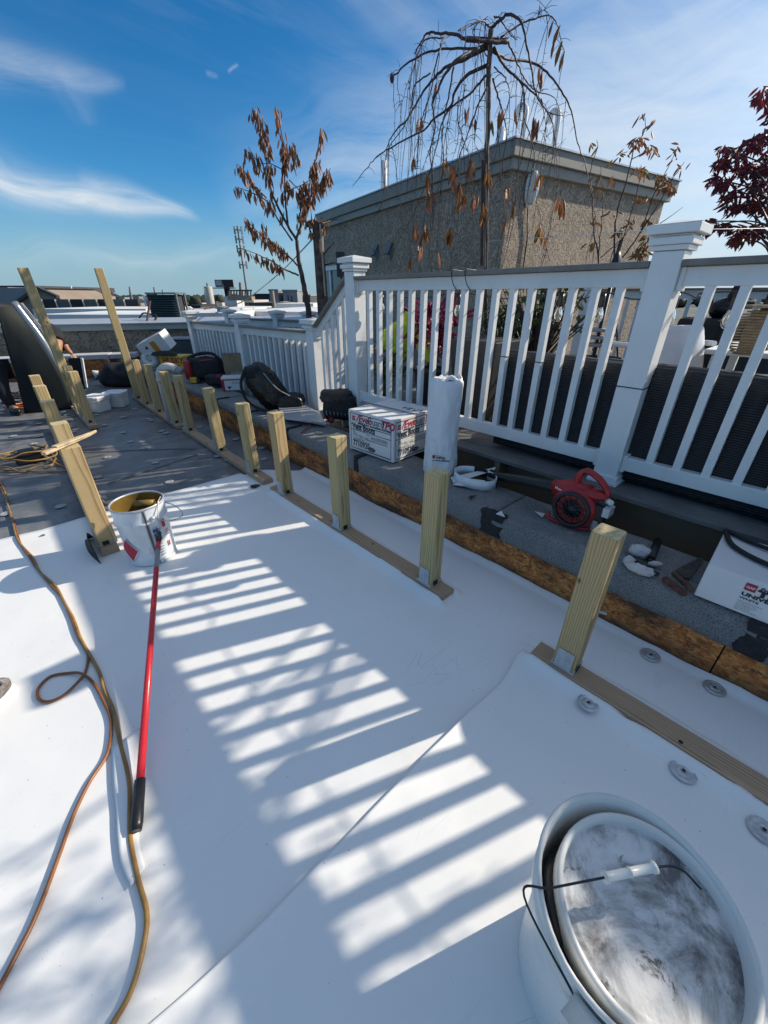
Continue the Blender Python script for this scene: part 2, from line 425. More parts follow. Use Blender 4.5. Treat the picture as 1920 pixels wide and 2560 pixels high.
M['leafred']=leafmat('maple_leaf',(.16,.018,.028),(.085,.014,.024),(.28,.03,.035))
M['leafgreen']=leafmat('green_leaf',(.05,.10,.025),(.09,.13,.03),(.03,.07,.02))
M['leaflime']=leafmat('lime_leaf',(.45,.55,.03),(.35,.50,.03),(.55,.55,.05))
M['leafmagenta']=leafmat('magenta_leaf',(.30,.02,.07),(.16,.01,.05),(.40,.04,.10))
# glass
m,t_,b=newmat('window_glass'); b.inputs['Base Color'].default_value=(.10,.14,.15,1); b.inputs['Roughness'].default_value=.05; b.inputs['Metallic'].default_value=.35; M['glass']=m
m,t_,b=newmat('bulb_glass'); b.inputs['Base Color'].default_value=(.9,.85,.7,1); b.inputs['Roughness'].default_value=.05; b.inputs['Transmission Weight'].default_value=.95; M['bulbglass']=m
m,t_,b=newmat('bottle_plastic'); b.inputs['Base Color'].default_value=(.8,.88,.92,1); b.inputs['Roughness'].default_value=.1; b.inputs['Transmission Weight'].default_value=.8; M['bottle']=m
# TPO membrane
m,t,b=newmat('white_tpo_membrane'); v=wco(t)
n1=t.ramp(t.noise(v,1.3,5,.6),[(.35,0),(.7,1)]); c=t.mix(n1,(.84,.835,.81),(.79,.79,.775))
n2=t.ramp(t.noise(v,6,7,.7),[(.58,0),(.82,1)]); c=t.mix(t.math('MULTIPLY',n2,.22),c,(.55,.53,.48))
sp=t.vor(v,42,out='Distance'); rc=t.vor(v,42,out='Color'); rs=t.add('ShaderNodeSeparateColor',inp={0:rc})
dots=t.math('MULTIPLY',t.math('LESS_THAN',sp,.07),t.math('GREATER_THAN',rs.outputs[0],.86)); c=t.mix(t.math('MULTIPLY',dots,.85),c,(.10,.09,.08))
sc_=t.vor(t.mapv(v,(1,6,1),rot=(0,0,.6)),3.1,feat='DISTANCE_TO_EDGE'); scm=t.math('MULTIPLY',t.math('LESS_THAN',sc_,.0035),t.ramp(t.noise(v,2.1,3),[(.55,0),(.6,1)])); c=t.mix(t.math('MULTIPLY',scm,.35),c,(.35,.34,.33))
sc2=t.ramp(t.noise(t.mapv(v,(1.4,9,1),rot=(0,0,-.9)),2.6,6,.7),[(.62,0),(.74,1)]); c=t.mix(t.math('MULTIPLY',sc2,.16),c,(.42,.41,.40))
sm_=t.ramp(t.noise(v,3.4,9,.78,.5),[(.60,0),(.66,1)]); c=t.mix(t.math('MULTIPLY',sm_,.14),c,(.50,.47,.40))
sp2=t.vor(v,95,out='Distance'); rc2=t.vor(v,95,out='Color'); rs2=t.add('ShaderNodeSeparateColor',inp={0:rc2})
d2=t.math('MULTIPLY',t.math('LESS_THAN',sp2,.09),t.math('GREATER_THAN',rs2.outputs[1],.93)); c=t.mix(t.math('MULTIPLY',d2,.7),c,(.15,.14,.13))
t.l.new(c,b.inputs['Base Color']); b.inputs['Roughness'].default_value=.52; b.inputs['Specular IOR Level'].default_value=.4
bump(t,b,t.math('ADD',t.math('MULTIPLY',t.noise(v,2.2,3),6),t.math('MULTIPLY',t.noise(v,260,2),.12)),.35,.004)
M['tpo']=m
# EPDM
m,t,b=newmat('dark_grey_roof_membrane'); v=wco(t)
n1=t.ramp(t.noise(v,1.1,7,.68),[(.32,0),(.7,1)]); c=t.mix(n1,(.095,.10,.105),(.21,.215,.22))
n2=t.ramp(t.noise(v,4.5,9,.78),[(.46,0),(.66,1)]); c=t.mix(t.math('MULTIPLY',n2,.6),c,(.27,.265,.25))
n5=t.ramp(t.noise(v,2.3,7,.7,.6),[(.50,0),(.62,1)]); c=t.mix(t.math('MULTIPLY',n5,.55),c,(.045,.047,.05))
n3=t.ramp(t.noise(t.mapv(v,(.35,3,1),rot=(0,0,-.3)),3,5),[(.55,0),(.7,1)]); c=t.mix(t.math('MULTIPLY',n3,.35),c,(.02,.022,.027))
t.l.new(c,b.inputs['Base Color']); t.l.new(t.ramp(n2,[(0,.42),(1,.62)]),b.inputs['Roughness'])
bump(t,b,t.math('ADD',t.noise(v,3,4),t.math('MULTIPLY',t.noise(v,60,4),.2)),.5,.02); M['epdm']=m
m,t,b=newmat('dark_sheet_rubber'); v=objco(t)
c=t.mix(t.noise(v,3,5),(.010,.014,.015),(.020,.024,.025)); t.l.new(c,b.inputs['Base Color']); b.inputs['Roughness'].default_value=.62; b.inputs['Specular IOR Level'].default_value=.2; M['rubber']=m
# OSB
m,t,b=newmat('osb_sheathing'); v=wco(t)
vd=t.vmath('ADD',t.mapv(v,(1,1,2.2)),t.vmath('MULTIPLY',t.noise(v,11,3,out='Color'),(.16,.16,.3)))
ch=t.vor(vd,34,out='Color'); hh=t.add('ShaderNodeSeparateColor',inp={0:ch})
ch2=t.vor(t.mapv(v,(1,1,1.6),rot=(.8,.3,.2)),60,out='Color'); h2=t.add('ShaderNodeSeparateColor',inp={0:ch2})
mm=t.math('MULTIPLY_ADD',hh.outputs[0],.6,t.math('MULTIPLY',h2.outputs[1],.4))
c=t.ramp(mm,[(0.1,(.22,.055,.012)),(.45,(.48,.155,.032)),(.7,(.60,.23,.055)),(1,(.68,.33,.11))])
sep=t.add('ShaderNodeSeparateXYZ',inp={0:v})
st1=t.ramp(t.noise(t.mapv(v,(1,1.0,2.4)),2.9,8,.80),[(.45,0),(.60,1)]); c=t.mix(t.math('MULTIPLY',st1,.88),c,(.035,.02,.013))
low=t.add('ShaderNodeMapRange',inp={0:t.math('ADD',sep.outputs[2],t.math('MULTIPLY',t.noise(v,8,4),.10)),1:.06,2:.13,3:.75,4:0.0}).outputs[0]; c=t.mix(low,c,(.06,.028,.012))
t.l.new(c,b.inputs['Base Color']); b.inputs['Roughness'].default_value=.75; bump(t,b,mm,.5,.004); M['osb']=m
# mineral cap sheet on the parapet
m,t,b=newmat('mineral_cap_sheet'); v=wco(t)
n1=t.ramp(t.noise(v,3,6,.7),[(.3,0),(.7,1)]); c=t.mix(n1,(.13,.135,.14),(.25,.25,.245))
gr=t.noise(v,220,2); c=t.mix(t.math('MULTIPLY',t.ramp(gr,[(.40,0),(.62,1)]),.6),c,(.30,.30,.285)); c=t.mix(t.math('MULTIPLY',t.ramp(t.noise(v,150,2),[(.55,0),(.66,1)]),.75),c,(.045,.045,.05))
n4=t.ramp(t.noise(v,5.5,7,.75),[(.66,0),(.74,1)]); c=t.mix(t.math('MULTIPLY',n4,.55),c,(.05,.055,.065))
c=t.mix(t.math('MULTIPLY',t.ramp(t.noise(v,9,4,.6),[(.62,0),(.75,1)]),.5),c,(.42,.41,.37))
t.l.new(c,b.inputs['Base Color']); b.inputs['Roughness'].default_value=.9; bump(t,b,t.math('ADD',gr,t.math('MULTIPLY',t.noise(v,14,4),3)),.7,.006); M['cap']=m
M['mastic']=simple('black_mastic',(.022,.023,.026),.75,var=.3,vs=30,bs=90,bd=.01,bstr=.7)
# stucco
def stucco(name,c1,c2,sc,dist,dep):
    m,t,b=newmat(name); v=wco(t)
    n=t.noise(v,1.4,5,.6); c=t.mix(t.ramp(n,[(.3,0),(.7,1)]),c1,c2)
    st=t.ramp(t.noise(t.mapv(v,(1,1,.12)),3.5,5,.7),[(.55,0),(.85,1)]); c=t.mix(t.math('MULTIPLY',st,.55),c,tuple(x*.6 for x in c1))
    t.l.new(c,b.inputs['Base Color']); b.inputs['Roughness'].default_value=.92
    w=t.noise(v,sc,4,.55,dist); h=t.ramp(w,[(.40,0),(.50,.9),(.62,1)])
    hh=t.math('ADD',h,t.math('MULTIPLY',t.noise(v,sc*9,3),.15)); bump(t,b,hh,1.0,dep)
    return m
M['stucco']=stucco('grey_taupe_stucco',(.53,.42,.315),(.43,.345,.26),19,1.6,.022)
M['stuccotan']=stucco('tan_stucco',(.50,.35,.24),(.40,.28,.19),11,1.0,.03)
# wicker
m,t,b=newmat('dark_wicker'); v=wco(t)
wv=t.add('ShaderNodeTexWave'); wv.wave_type='BANDS'; wv.bands_direction='Z'; t.l.new(v,wv.inputs[0]); wv.inputs['Scale'].default_value=26; wv.inputs['Distortion'].default_value=1.2; wv.inputs['Detail'].default_value=2
w2=t.add('ShaderNodeTexWave'); w2.bands_direction='Y'; t.l.new(v,w2.inputs[0]); w2.inputs['Scale'].default_value=5.2; w2.inputs['Distortion'].default_value=.5
hh=t.math('MULTIPLY',wv.outputs[1],t.math('MULTIPLY_ADD',w2.outputs[1],.5,.5))
t.l.new(t.mix(hh,(.005,.005,.006),(.020,.020,.023)),b.inputs['Base Color']); b.inputs['Roughness'].default_value=.45; bump(t,b,hh,.8,.006); M['wicker']=m
# dirty lid
m,t,b=newmat('asphalt_smeared_lid'); v=objco(t)
n=t.noise(v,7,8,.72,.8); n2=t.noise(t.mapv(v,(1,1,1),rot=(0,0,.7)),19,7,.75,.4)
c=t.ramp(n,[(.36,(.12,.11,.11)),(.46,(.36,.36,.355)),(.55,(.62,.62,.61)),(.72,(.78,.78,.76))])
c=t.mix(t.ramp(n2,[(.57,0),(.63,.9)]),c,(.10,.085,.07)); t.l.new(c,b.inputs['Base Color']); b.inputs['Roughness'].default_value=.45; bump(t,b,n2,.4,.003); M['lid']=m
# metal pail inside
m,t,b=newmat('adhesive_coated_metal'); v=wco(t); n=t.noise(v,14,5)
t.l.new(t.mix(n,(.34,.22,.05),(.14,.09,.025)),b.inputs['Base Color']); b.inputs['Roughness'].default_value=.3; b.inputs['Metallic'].default_value=.3; bump(t,b,n,.4,.006); M['adhesive']=m
m,t,b=newmat('white_enamelled_tin'); v=wco(t); n=t.noise(v,10,6,.6)
c=t.mix(t.ramp(n,[(.35,0),(.7,1)]),(.74,.755,.76),(.60,.62,.64)); c=t.mix(t.math('MULTIPLY',t.ramp(t.noise(t.mapv(v,(1,1,.15)),26,5,.7),[(.62,0),(.72,1)]),.6),c,(.30,.24,.14)); t.l.new(c,b.inputs['Base Color']); b.inputs['Roughness'].default_value=.28; bump(t,b,t.noise(v,12,3),.25,.01); M['tin']=m
# far-off materials
def far(name,c,r=.8,var=.12,vs=.3): return simple(name,c,r,var=var,vs=vs,bs=1.5,bd=.05,bstr=.2)
M['f_white']=far('white_roof_coating',(.72,.72,.70)); M['f_grey']=far('grey_render',(.26,.27,.28)); M['f_dark']=far('charcoal_cladding',(.06,.062,.068))
M['f_maroon']=far('maroon_cladding',(.13,.022,.030)); M['f_brown']=far('brown_row_house',(.12,.085,.065),var=.3); M['f_black']=far('black_asphalt_roof',(.03,.03,.032)); M['f_ground']=far('distant_ground',(.10,.105,.09),var=.4,vs=.02)
M['f_tree']=far('distant_trees',(.045,.055,.03),var=.4,vs=.2); M['f_tanroof']=far('tan_siding',(.30,.23,.17)); M['f_cream']=far('cream_wall',(.55,.50,.42)); M['f_red']=simple('red_billboard_face',(.62,.08,.07),.6)
m,t,b=newmat('brick_wall'); v=wco(t); bk=t.add('ShaderNodeTexBrick'); t.l.new(t.mapv(v,(1,1,1),rot=(R_(90),0,0)),bk.inputs[0]); bk.inputs['Scale'].default_value=4; bk.inputs['Color1'].default_value=(.26,.09,.06,1); bk.inputs['Color2'].default_value=(.20,.07,.05,1); bk.inputs['Mortar'].default_value=(.24,.17,.14,1); t.l.new(bk.outputs[0],b.inputs['Base Color']); b.inputs['Roughness'].default_value=.9; M['brick']=m
def sm(x): x=max(0,min(1,x)); return x*x*(3-2*x)
# ================================================================ ROOF
SLEEP=[(-2.6,.47),(.955,2.80)]
XS=1.355
def zf(x,y):
    z=.004*fbm(x*1.4,y*1.4)+.0015*fbm(x*6,y*6,3)
    for a,b_ in SLEEP:
        e=sm((y-a+.03)/.06)*sm((b_+.03-y)/.06)
        d=abs(x-XS)-.052-.010*fbm(y*4,1.5)-.004*fbm(y*17,2.5)
        k=sm(1-d/.055)
        if d<-.004: k=.45
        z+=e*.036*k
    if x>1.66:
        z+=(.016+.014*fbm(y*1.7,8.1)+.005*fbm(y*9,3.3))*sm((x-1.735)/.055)
    return z
def yedge(x):
    if x<1.30: e=3.335+.02*fbm(x*1.2,4.4)+(.05*sm((-.1-x)/.5))
    else: e=3.27-.25*sm((x-1.45)/.3)
    return e+.006*fbm(x*7,1.2)
xs=[-4+.1*i for i in range(36)]; xs=[x for x in xs if x<-.55]; x=-.55
while x<1.18: xs.append(x); x+=.035
while x<1.79: xs.append(x); x+=.0125
xs.append(1.788)
NY=190
mb=MB(); i0=mb.addv([(x,-2.6+(yedge(x)+2.6)*j/NY, zf(x,-2.6+(yedge(x)+2.6)*j/NY)+ (.006 if j==NY else 0)) for j in range(NY+1) for x in xs])
nx=len(xs)
for j in range(NY):
    for i in range(nx-1): a=i0+j*nx+i; mb.face((a,a+1,a+nx+1,a+nx),True)
o=mb.build('roof_membrane',M['tpo'],solid=.002); tag(o,kind='structure')
# second lapped sheet, edge lying over the first one
xs2=[x for x in xs if x<1.315]+[1.318]
def zs2(x,u,y):
    lift=.012+.010*fbm(x*1.6,7.7)+.014*math.exp(-((x-.75)/.25)**2)+.02*math.exp(-((x-1.27)/.07)**2)
    return zf(x,y)+.005+max(.002,lift)*math.exp(-u/.05)+.004*math.exp(-((u-.09)/.05)**2)*fbm(x*3,2)
def yseam(x): return .485+.035*sm((.1-x)/.5)+.012*fbm(x*1.3,.7)+.02*sm((x-1.1)/.2)
us=[0,.006,.015,.03,.05,.075,.1,.14,.2]+[.2+.06*i for i in range(1,48)]
mb=MB(); i0=mb.addv([(x,yseam(x)-u,zs2(x,u,yseam(x)-u)) for u in us for x in xs2]); nx=len(xs2)
for j in range(len(us)-1):
    for i in range(nx-1): a=i0+j*nx+i; mb.face((a,a+nx,a+nx+1,a+1),True)
o=mb.build('roof_membrane_lap',M['tpo'],solid=.0015); tag(o,kind='structure')
# narrow loose lap edge under the cords
q0=[G(*q) for q in ((281,1875),(284,1960),(291,2030),(295,2105),(305,2165),(330,2220))]
mb=MB(); mb.grid(lambda u,v:(lambda p:(p.x+.10*u*(1-.6*v),p.y+.02*u,zf(p.x,p.y)+.004+.006*(1-u)))(catmull(q0,6)[int(v*(len(q0)-1)*6)]),5,30); o=mb.build('roof_membrane_strip',M['tpo'],solid=.0015); tag(o,kind='structure')
# dark membrane beyond
mb=MB(); mb.grid(lambda u,v:(-7+8.795*u,3.0+7.6*v+.0,-.006+.005*fbm(u*14,v*12)),90,90)
o=mb.build('dark_roof_membrane',M['epdm']); tag(o,kind='structure')
mb=MB(); mb.box(-9,9.5,-6,11.2,-.5,-.03); o=mb.build('roof_deck',M['f_black']); tag(o,kind='structure')
# thin dusty laps on the dark membrane
mb=MB()
for (x1,y1,x2,y2) in ((.35,3.9,1.2,4.1),(-1.5,5.05,.5,4.75),(.3,5.0,1.25,4.3),(-3,7.0,1.7,6.6),(.25,3.45,.29,9)):
    mb.bar((x1,y1,.004),(x2,y2,.004),.012,.006)
o=mb.build('roof_membrane_seam',simple('dusty_seam',(.19,.19,.19),.7)); tag(o,kind='structure')
# street level far below and to the horizon
mb=MB(); mb.box(-3000,4000,-1500,4500,-9.6,-9.5); o=mb.build('ground',M['f_ground']); tag(o,kind='structure')
# ---------------------------------------------------------------- parapet curb with OSB and cap sheet
cu=thing('parapet_curb','low parapet with bare orange OSB side and worn grey mineral cap, running along the white deck','parapet',(1.8,3,0))
def zo(y): return .183+.013*max(-1,y)
def yj(px,py): return AX(px,py,1.79).y
ys=[-2.6,-.10,2.32,4.75,7.15,9.25]
for a,b_ in zip(ys[:-1],ys[1:]):
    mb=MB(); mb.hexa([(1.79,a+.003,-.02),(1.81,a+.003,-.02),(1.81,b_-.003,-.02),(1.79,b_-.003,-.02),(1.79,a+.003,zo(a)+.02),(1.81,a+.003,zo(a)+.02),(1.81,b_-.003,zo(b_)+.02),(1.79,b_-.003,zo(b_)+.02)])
    mb.build('osb_panel',M['osb'],cu)
mb=MB(); mb.box(1.812,2.14,-2.6,9.25,-.3,.31); mb.build('curb_core',M['mastic'],cu)
joints=sorted([yj(543,992),yj(622,1030),yj(722,1080),yj(894,1168),yj(1230,1318),yj(1882,1610)])
J=[-2.6]+joints+[7.9,9.25]
for k,(a,b_) in enumerate(zip(J[:-1],J[1:])):
    n=max(6,int((b_-a)/.05)); oz=rnd.uniform(-.004,.004); ox=rnd.uniform(-.004,.004)
    prof=[(1.786,0),(1.776,.35),(1.774,.75),(1.782,.93),(1.80,1.0),(1.84,1.0),(1.92,1.0),(2.0,1.0),(2.08,1.0),(2.13,1.0),(2.148,.9),(2.152,0)]
    def fn(u,v,a=a,b_=b_,oz=oz,ox=ox):
        y=a+.004+(b_-a-.008)*v; q=u*(len(prof)-1); i=min(int(q),len(prof)-2); f=q-i
        x=prof[i][0]*(1-f)+prof[i+1][0]*f; h=prof[i][1]*(1-f)+prof[i+1][1]*f
        low=zo(y)+.006*fbm(y*5,x,2)
        return (x+ox+.004*fbm(y*3,u*4),y,low+(.335+oz-low)*h+.003*fbm(x*9,y*7,5))
    mb=MB(); mb.grid(fn,22,n); mb.build('cap_sheet',M['cap'],cu,solid=.005)
for k,y in enumerate(joints):
    w={0:.05,1:.085,2:.028,3:.018,4:.018,5:.018}.get(k,.02)
    mb=MB()
    def fn(u,v,y=y,w=w,k=k):
        ex=.85+.35*noise.noise(Vector((u*3+k,k*3.1,0)))+.18*noise.noise(Vector((u*13,v*2,k))); yy=y+(v-.5)*2*w*ex
        top=.05 if w>.04 else .16
        s_=u*(.15+top); low=zo(y)
        if s_<.15: return (1.7705,yy,low+.008+(.328-low)*s_/.15)
        return (1.7705+(s_-.15)*(1+.3*noise.noise(Vector((v*4,k,2)))),yy,.3435)
    mb.grid(fn,22,6); mb.build('mastic_patch',M['mastic'],cu,solid=.004)
# end curb and neighbour's stucco wall
ED=Vector((math.sin(R_(113)),math.cos(R_(113)),0)); EN=Vector((-ED.y,ED.x,0)); E0=G(226,944)
def EP(s,off,z): p=E0+ED*s+EN*off; return Vector((p.x,p.y,z))
def obox(mb,s0,s1,o0,o1,z0,z1): return mb.hexa([EP(s0,o0,z0),EP(s1,o0,z0),EP(s1,o1,z0),EP(s0,o1,z0),EP(s0,o0,z1),EP(s1,o0,z1),EP(s1,o1,z1),EP(s0,o1,z1)])
ec=thing('end_parapet','low end parapet of bare OSB under grey slabs at the roof end','parapet',EP(0,0,0))
k=-7
while k<.9:
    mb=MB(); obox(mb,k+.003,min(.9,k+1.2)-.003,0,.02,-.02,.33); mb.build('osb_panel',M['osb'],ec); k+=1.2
mb=MB(); obox(mb,-7,.9,.022,.30,-.02,.33); mb.build('curb_core',M['mastic'],ec)
k=-7.0
while k<.9:
    mb=MB(); obox(mb,k+.004,min(.9,k+.62)-.004,-.03,.33,.335,.42+rnd.uniform(-.004,.004)); mb.build('coping_slab',M['cs'],ec,bevel=.008)
    k+=.62
for a,b_ in ((-2.1,-2.0),(.35,.42),(.62,.70)):
    mb=MB(); obox(mb,a,b_,-.05,-.001,0,.33); mb.build('stud',M['sleeper'],ec)
sw=thing('stucco_parapet_wall','long tan stucco wall with taupe trim and grey metal coping behind the roof end','wall',EP(0,1,0))
mb=MB(); obox(mb,-9,9,.9,1.2,-.4,.80); mb.build('stucco_face',M['stuccotan'],sw)
mb=MB(); obox(mb,-9,9,.84,.90,.795,.905); mb.build('fascia_trim',M['tan'],sw)
k=-9
while k<9:
    mb=MB(); mb.hexa([EP(k+.004,.80,.905),EP(k+1.796,.80,.905),EP(k+1.796,1.5,.97),EP(k+.004,1.5,.97),EP(k+.004,.80,.925),EP(k+1.796,.80,.925),EP(k+1.796,1.5,.995),EP(k+.004,1.5,.995)]); mb.build('metal_coping',M['copinggrey'],sw); k+=1.8
# ================================================================ DECK
dk=thing('roof_deck_platform','raised grey composite board deck behind the white railing','deck',(2.3,0,.45))
x=2.285
while x<7.4:
    mb=MB(); mb.box(x,x+.137,-3.4,3.12+ .17*(x-2.285),.428,.455); mb.build('deck_board',M['deck'],dk,bevel=.003); x+=.143
mb=MB(); mb.box(2.42,2.46,-3.4,3.1,-.02,.426); mb.build('rim_joist',M['sleeper'],dk)
for k in range(9):
    mb=MB(); mb.box(2.30,2.418,-3+.72*k,-2.96+.72*k,.30,.427); mb.build('joist_end',M['sleeper'],dk)
ld=thing('lower_deck_platform','lower grey board deck behind the far white fence','deck',(2.4,5.5,.15))
x=2.36
while x<5.2:
    mb=MB(); mb.box(x,x+.137,3.15,7.5,.125,.15); mb.build('deck_board',M['deck'],ld); x+=.143
mb=MB(); mb.box(2.36,2.40,3.12,7.5,-.1,.124); mb.build('rim_joist',M['sleeper'],ld)
# railing kit
def postm(root,x,y,z0,zr,ztop,w=.127,skirt=True):
    h=w/2
    mb=MB(); mb.box(x-h,x+h,y-h,y+h,z0,ztop-.12); p=mb.build('post',M['vinyl'],root,bevel=.004)
    mb=MB(); c=[(h+.012,ztop-.118,ztop-.098),(h+.024,ztop-.097,ztop-.068),(h+.010,ztop-.067,ztop-.058),(h+.040,ztop-.057,ztop-.022)]
    for a,b0,b1 in c: mb.box(x-a,x+a,y-a,y+a,b0,b1)
    a=h+.040; i=mb.addv([(x-a,y-a,ztop-.0215),(x+a,y-a,ztop-.0215),(x+a,y+a,ztop-.0215),(x-a,y+a,ztop-.0215),(x,y,ztop)])
    for q in ((0,1,4),(1,2,4),(2,3,4),(3,0,4)): mb.face([i+r for r in q])
    mb.build('post_cap',M['vinyl'],p,bevel=.003)
    if skirt:
        mb=MB(); mb.box(x-h-.02,x+h+.02,y-h-.02,y+h+.02,z0,z0+.022); mb.box(x-h-.011,x+h+.011,y-h-.011,y+h+.011,z0+.0225,z0+.05); mb.build('post_skirt',M['vinyl'],p,bevel=.003)
    return p
def railbay(root,P,Q,zb,zt,capext=0,nb=None,cap=True):
    # P,Q: (x,y) of post faces ; zb/zt = (z at P, z at Q) bottom rail underside / cap top
    P=Vector((*P,0));Q=Vector((*Q,0)); d=(Q-P); L=d.length; d.normalize(); s=Vector((-d.y,d.x,0))
    def bx(mb,u0,u1,w,za,zb_):  # za,zb_: offset pairs
        pts=[]
        for zz in (za,zb_):
            for u,sg in ((u0,-1),(u1,-1),(u1,1),(u0,1)):
                f=u/L; q=P+d*u+s*(sg*w/2); pts.append((q.x,q.y,zz(f)))
        mb.hexa(pts)
    T=lambda o:(lambda f:zt[0]*(1-f)+zt[1]*f+o); B=lambda o:(lambda f:zb[0]*(1-f)+zb[1]*f+o)
    if cap:
        mb=MB(); bx(mb,.002,L-.002,.14,T(-.026),T(0)); mb.build('cap_board',M['composite'],root,bevel=.004)
    mb=MB(); bx(mb,.0,L,.052,T(-.105),T(-.0275)); mb.build('top_rail',M['vinyl'],root,bevel=.004)
    for u in (.001,L-.021):
        mb=MB(); bx(mb,u,u+.02,.075,T(-.125),T(-.028)); mb.build('rail_bracket',M['vinyl'],root,bevel=.003)
        mb=MB(); bx(mb,u,u+.02,.075,B(-.008),B(.09)); mb.build('rail_bracket',M['vinyl'],root,bevel=.003)
    mb=MB(); bx(mb,.0,L,.052,B(0),B(.078)); mb.build('bottom_rail',M['vinyl'],root,bevel=.004)
    n=nb or int(round(L/.125)); w=.037
    for k in range(1,n):
        u=L*k/n; q=P+d*u; f=u/L
        mb=MB(); pts=[]
        for fn in (B(.078),T(-.105)):
            for du,sg in ((-1,-1),(1,-1),(1,1),(-1,1)):
                r=q+d*(du*w/2)+s*(sg*w/2); pts.append((r.x,r.y,fn(f+du*w/2/L)))
        mb.hexa(pts); mb.build('baluster',M['vinyl'],root)
XR=2.45; YP1=.69; YP0=3.02
rl=thing('deck_railing','tall white railing with grey cap board in front of the dark wicker sofa','railing',(XR,YP1,.455))
postm(rl,XR,YP1,.455,1.56,1.72); postm(rl,XR,YP0,.30,1.56,1.72); postm(rl,XR,YP1-2.4,.455,1.56,1.72)
railbay(rl,(XR,YP1+.0635),(XR,YP0-.0635),(.545,.545),(1.565,1.565))
railbay(rl,(XR,YP1-2.4+.0635),(XR,YP1-.0635),(.545,.545),(1.565,1.565))
for (y,z) in ((1.985,1.43),(1.86,1.43)):
    pass
sr=thing('stair_railing','short sloping white stair railing between the tall post and the lower fence','railing',(XR,3.4,.2))
YF1=3.70; YF2=5.38; YF3=7.12
railbay(sr,(XR,YP0+.0635),(XR,YF1-.0635),(.56,.24),(1.575,1.155),nb=6)
lf=thing('lower_fence','lower white fence with grey cap board behind the bags on the parapet','fence',(XR,5.3,.15))
for y in (YF1,YF2,YF3): postm(lf,XR,y,.12,1.1,1.235)
railbay(lf,(XR,YF1+.0635),(XR,YF2-.0635),(.235,.235),(1.115,1.10))
railbay(lf,(XR,YF2+.0635),(XR,YF3-.0635),(.235,.235),(1.10,1.08))
mb=MB(); mb.box(XR+.09,XR+.105,YF1+.05,YF3,.16,1.02); mb.build('privacy_panel',M['sidinggrey'],lf)
st=thing('deck_steps','grey board steps between the two decks behind the stair railing','steps',(3,3.4,.15))
for k in range(2):
    mb=MB(); mb.box(2.55,4.3,3.14+.28*k,3.42+.28*k,.33-.1*k,.355-.1*k); mb.build('tread',M['deck'],st)
    mb=MB(); mb.box(2.56,4.3,3.16+.28*k,3.18+.28*k,.152,.328-.1*k); mb.build('riser',M['vinyl'],st)
# far side fence of the lower deck (four caps seen over the near fence)
ff=thing('far_fence','farther white fence of the lower deck, only its caps and grey cap board showing','fence',(4.2,5,.15))
pf=[FD(572,787,7.6),FD(693,787,7.0),FD(772,785,6.6)]
pf=[Vector((p.x,p.y,0)) for p in pf]
for p in pf: postm(ff,p.x,p.y,.15,1.1,1.235)
for a,b_ in ((pf[0],pf[1]),(pf[1],pf[2])):
    d=(b_-a).normalized()*.07; railbay(ff,(a+d)[:2],(b_-d)[:2],(.235,.235),(1.10,1.10))
# rear railing on the upper deck (seen through the near one, right)
rr=thing('rear_railing','white railing along the far side of the upper deck, seen past the lantern','railing',(6.2,1,.455))
ra=Vector((5.6,2.35,0)); rb=Vector((6.9,-1.6,0)); rm=(ra+rb)/2
for p in (ra,rm,rb): postm(rr,p.x,p.y,.455,1.56,1.70)
for a,b_ in ((ra,rm),(rm,rb)):
    d=(b_-a).normalized()*.07; railbay(rr,(a+d)[:2],(b_-d)[:2],(.545,.545),(1.50,1.50))
# ================================================================ PENTHOUSE
HA=R_(11); U=Vector((math.sin(HA),math.cos(HA),0)); Wd=Vector((math.cos(HA),-math.sin(HA),0))
q=FD(1290,345,1); q=(q-CP); dist=6.0/math.hypot(q.x,q.y); HC=CP+q*dist; HZ=HC.z; HC.z=0
LL=5.6; LR=3.6
hs_=thing('stucco_penthouse','grey stucco stair penthouse with stepped taupe coping behind the bare weeping tree','building',(HC.x,HC.y,0))
def HP(u,w,z): p=HC+U*u+Wd*w; return Vector((p.x,p.y,z))
def hb(mb,u0,u1,w0,w1,z0,z1): return mb.hexa([HP(u0,w0,z0),HP(u0,w1,z0),HP(u1,w1,z0),HP(u1,w0,z0),HP(u0,w0,z1),HP(u0,w1,z1),HP(u1,w1,z1),HP(u1,w0,z1)])
i_=.10
mb=MB(); hb(mb,i_,LL-i_,i_,LR-i_,-.3,HZ-.25); mb.build('stucco_wall',M['stucco'],hs_)
mb=MB(); hb(mb,.04,LL-.04,.04,LR-.04,HZ-.248,HZ-.145); mb.build('lower_coping',M['taupe2'],hs_,bevel=.006)
mb=MB(); hb(mb,0,LL,0,LR,HZ-.143,HZ); mb.build('upper_coping',M['taupe'],hs_,bevel=.006)
mb=MB(); hb(mb,-.02,LL+.02,-.02,LR+.02,HZ+.001,HZ+.018); mb.build('roof_edge_strip',M['copinggrey'],hs_)
NL=-Wd; PWL=HP(0,i_,0); PWR=HP(i_,0,0)
def onL(px,py,off=0): return PL(px,py,PWL-Wd*off,Wd)
def onR(px,py,off=0): return PL(px,py,PWR-U*off,U)
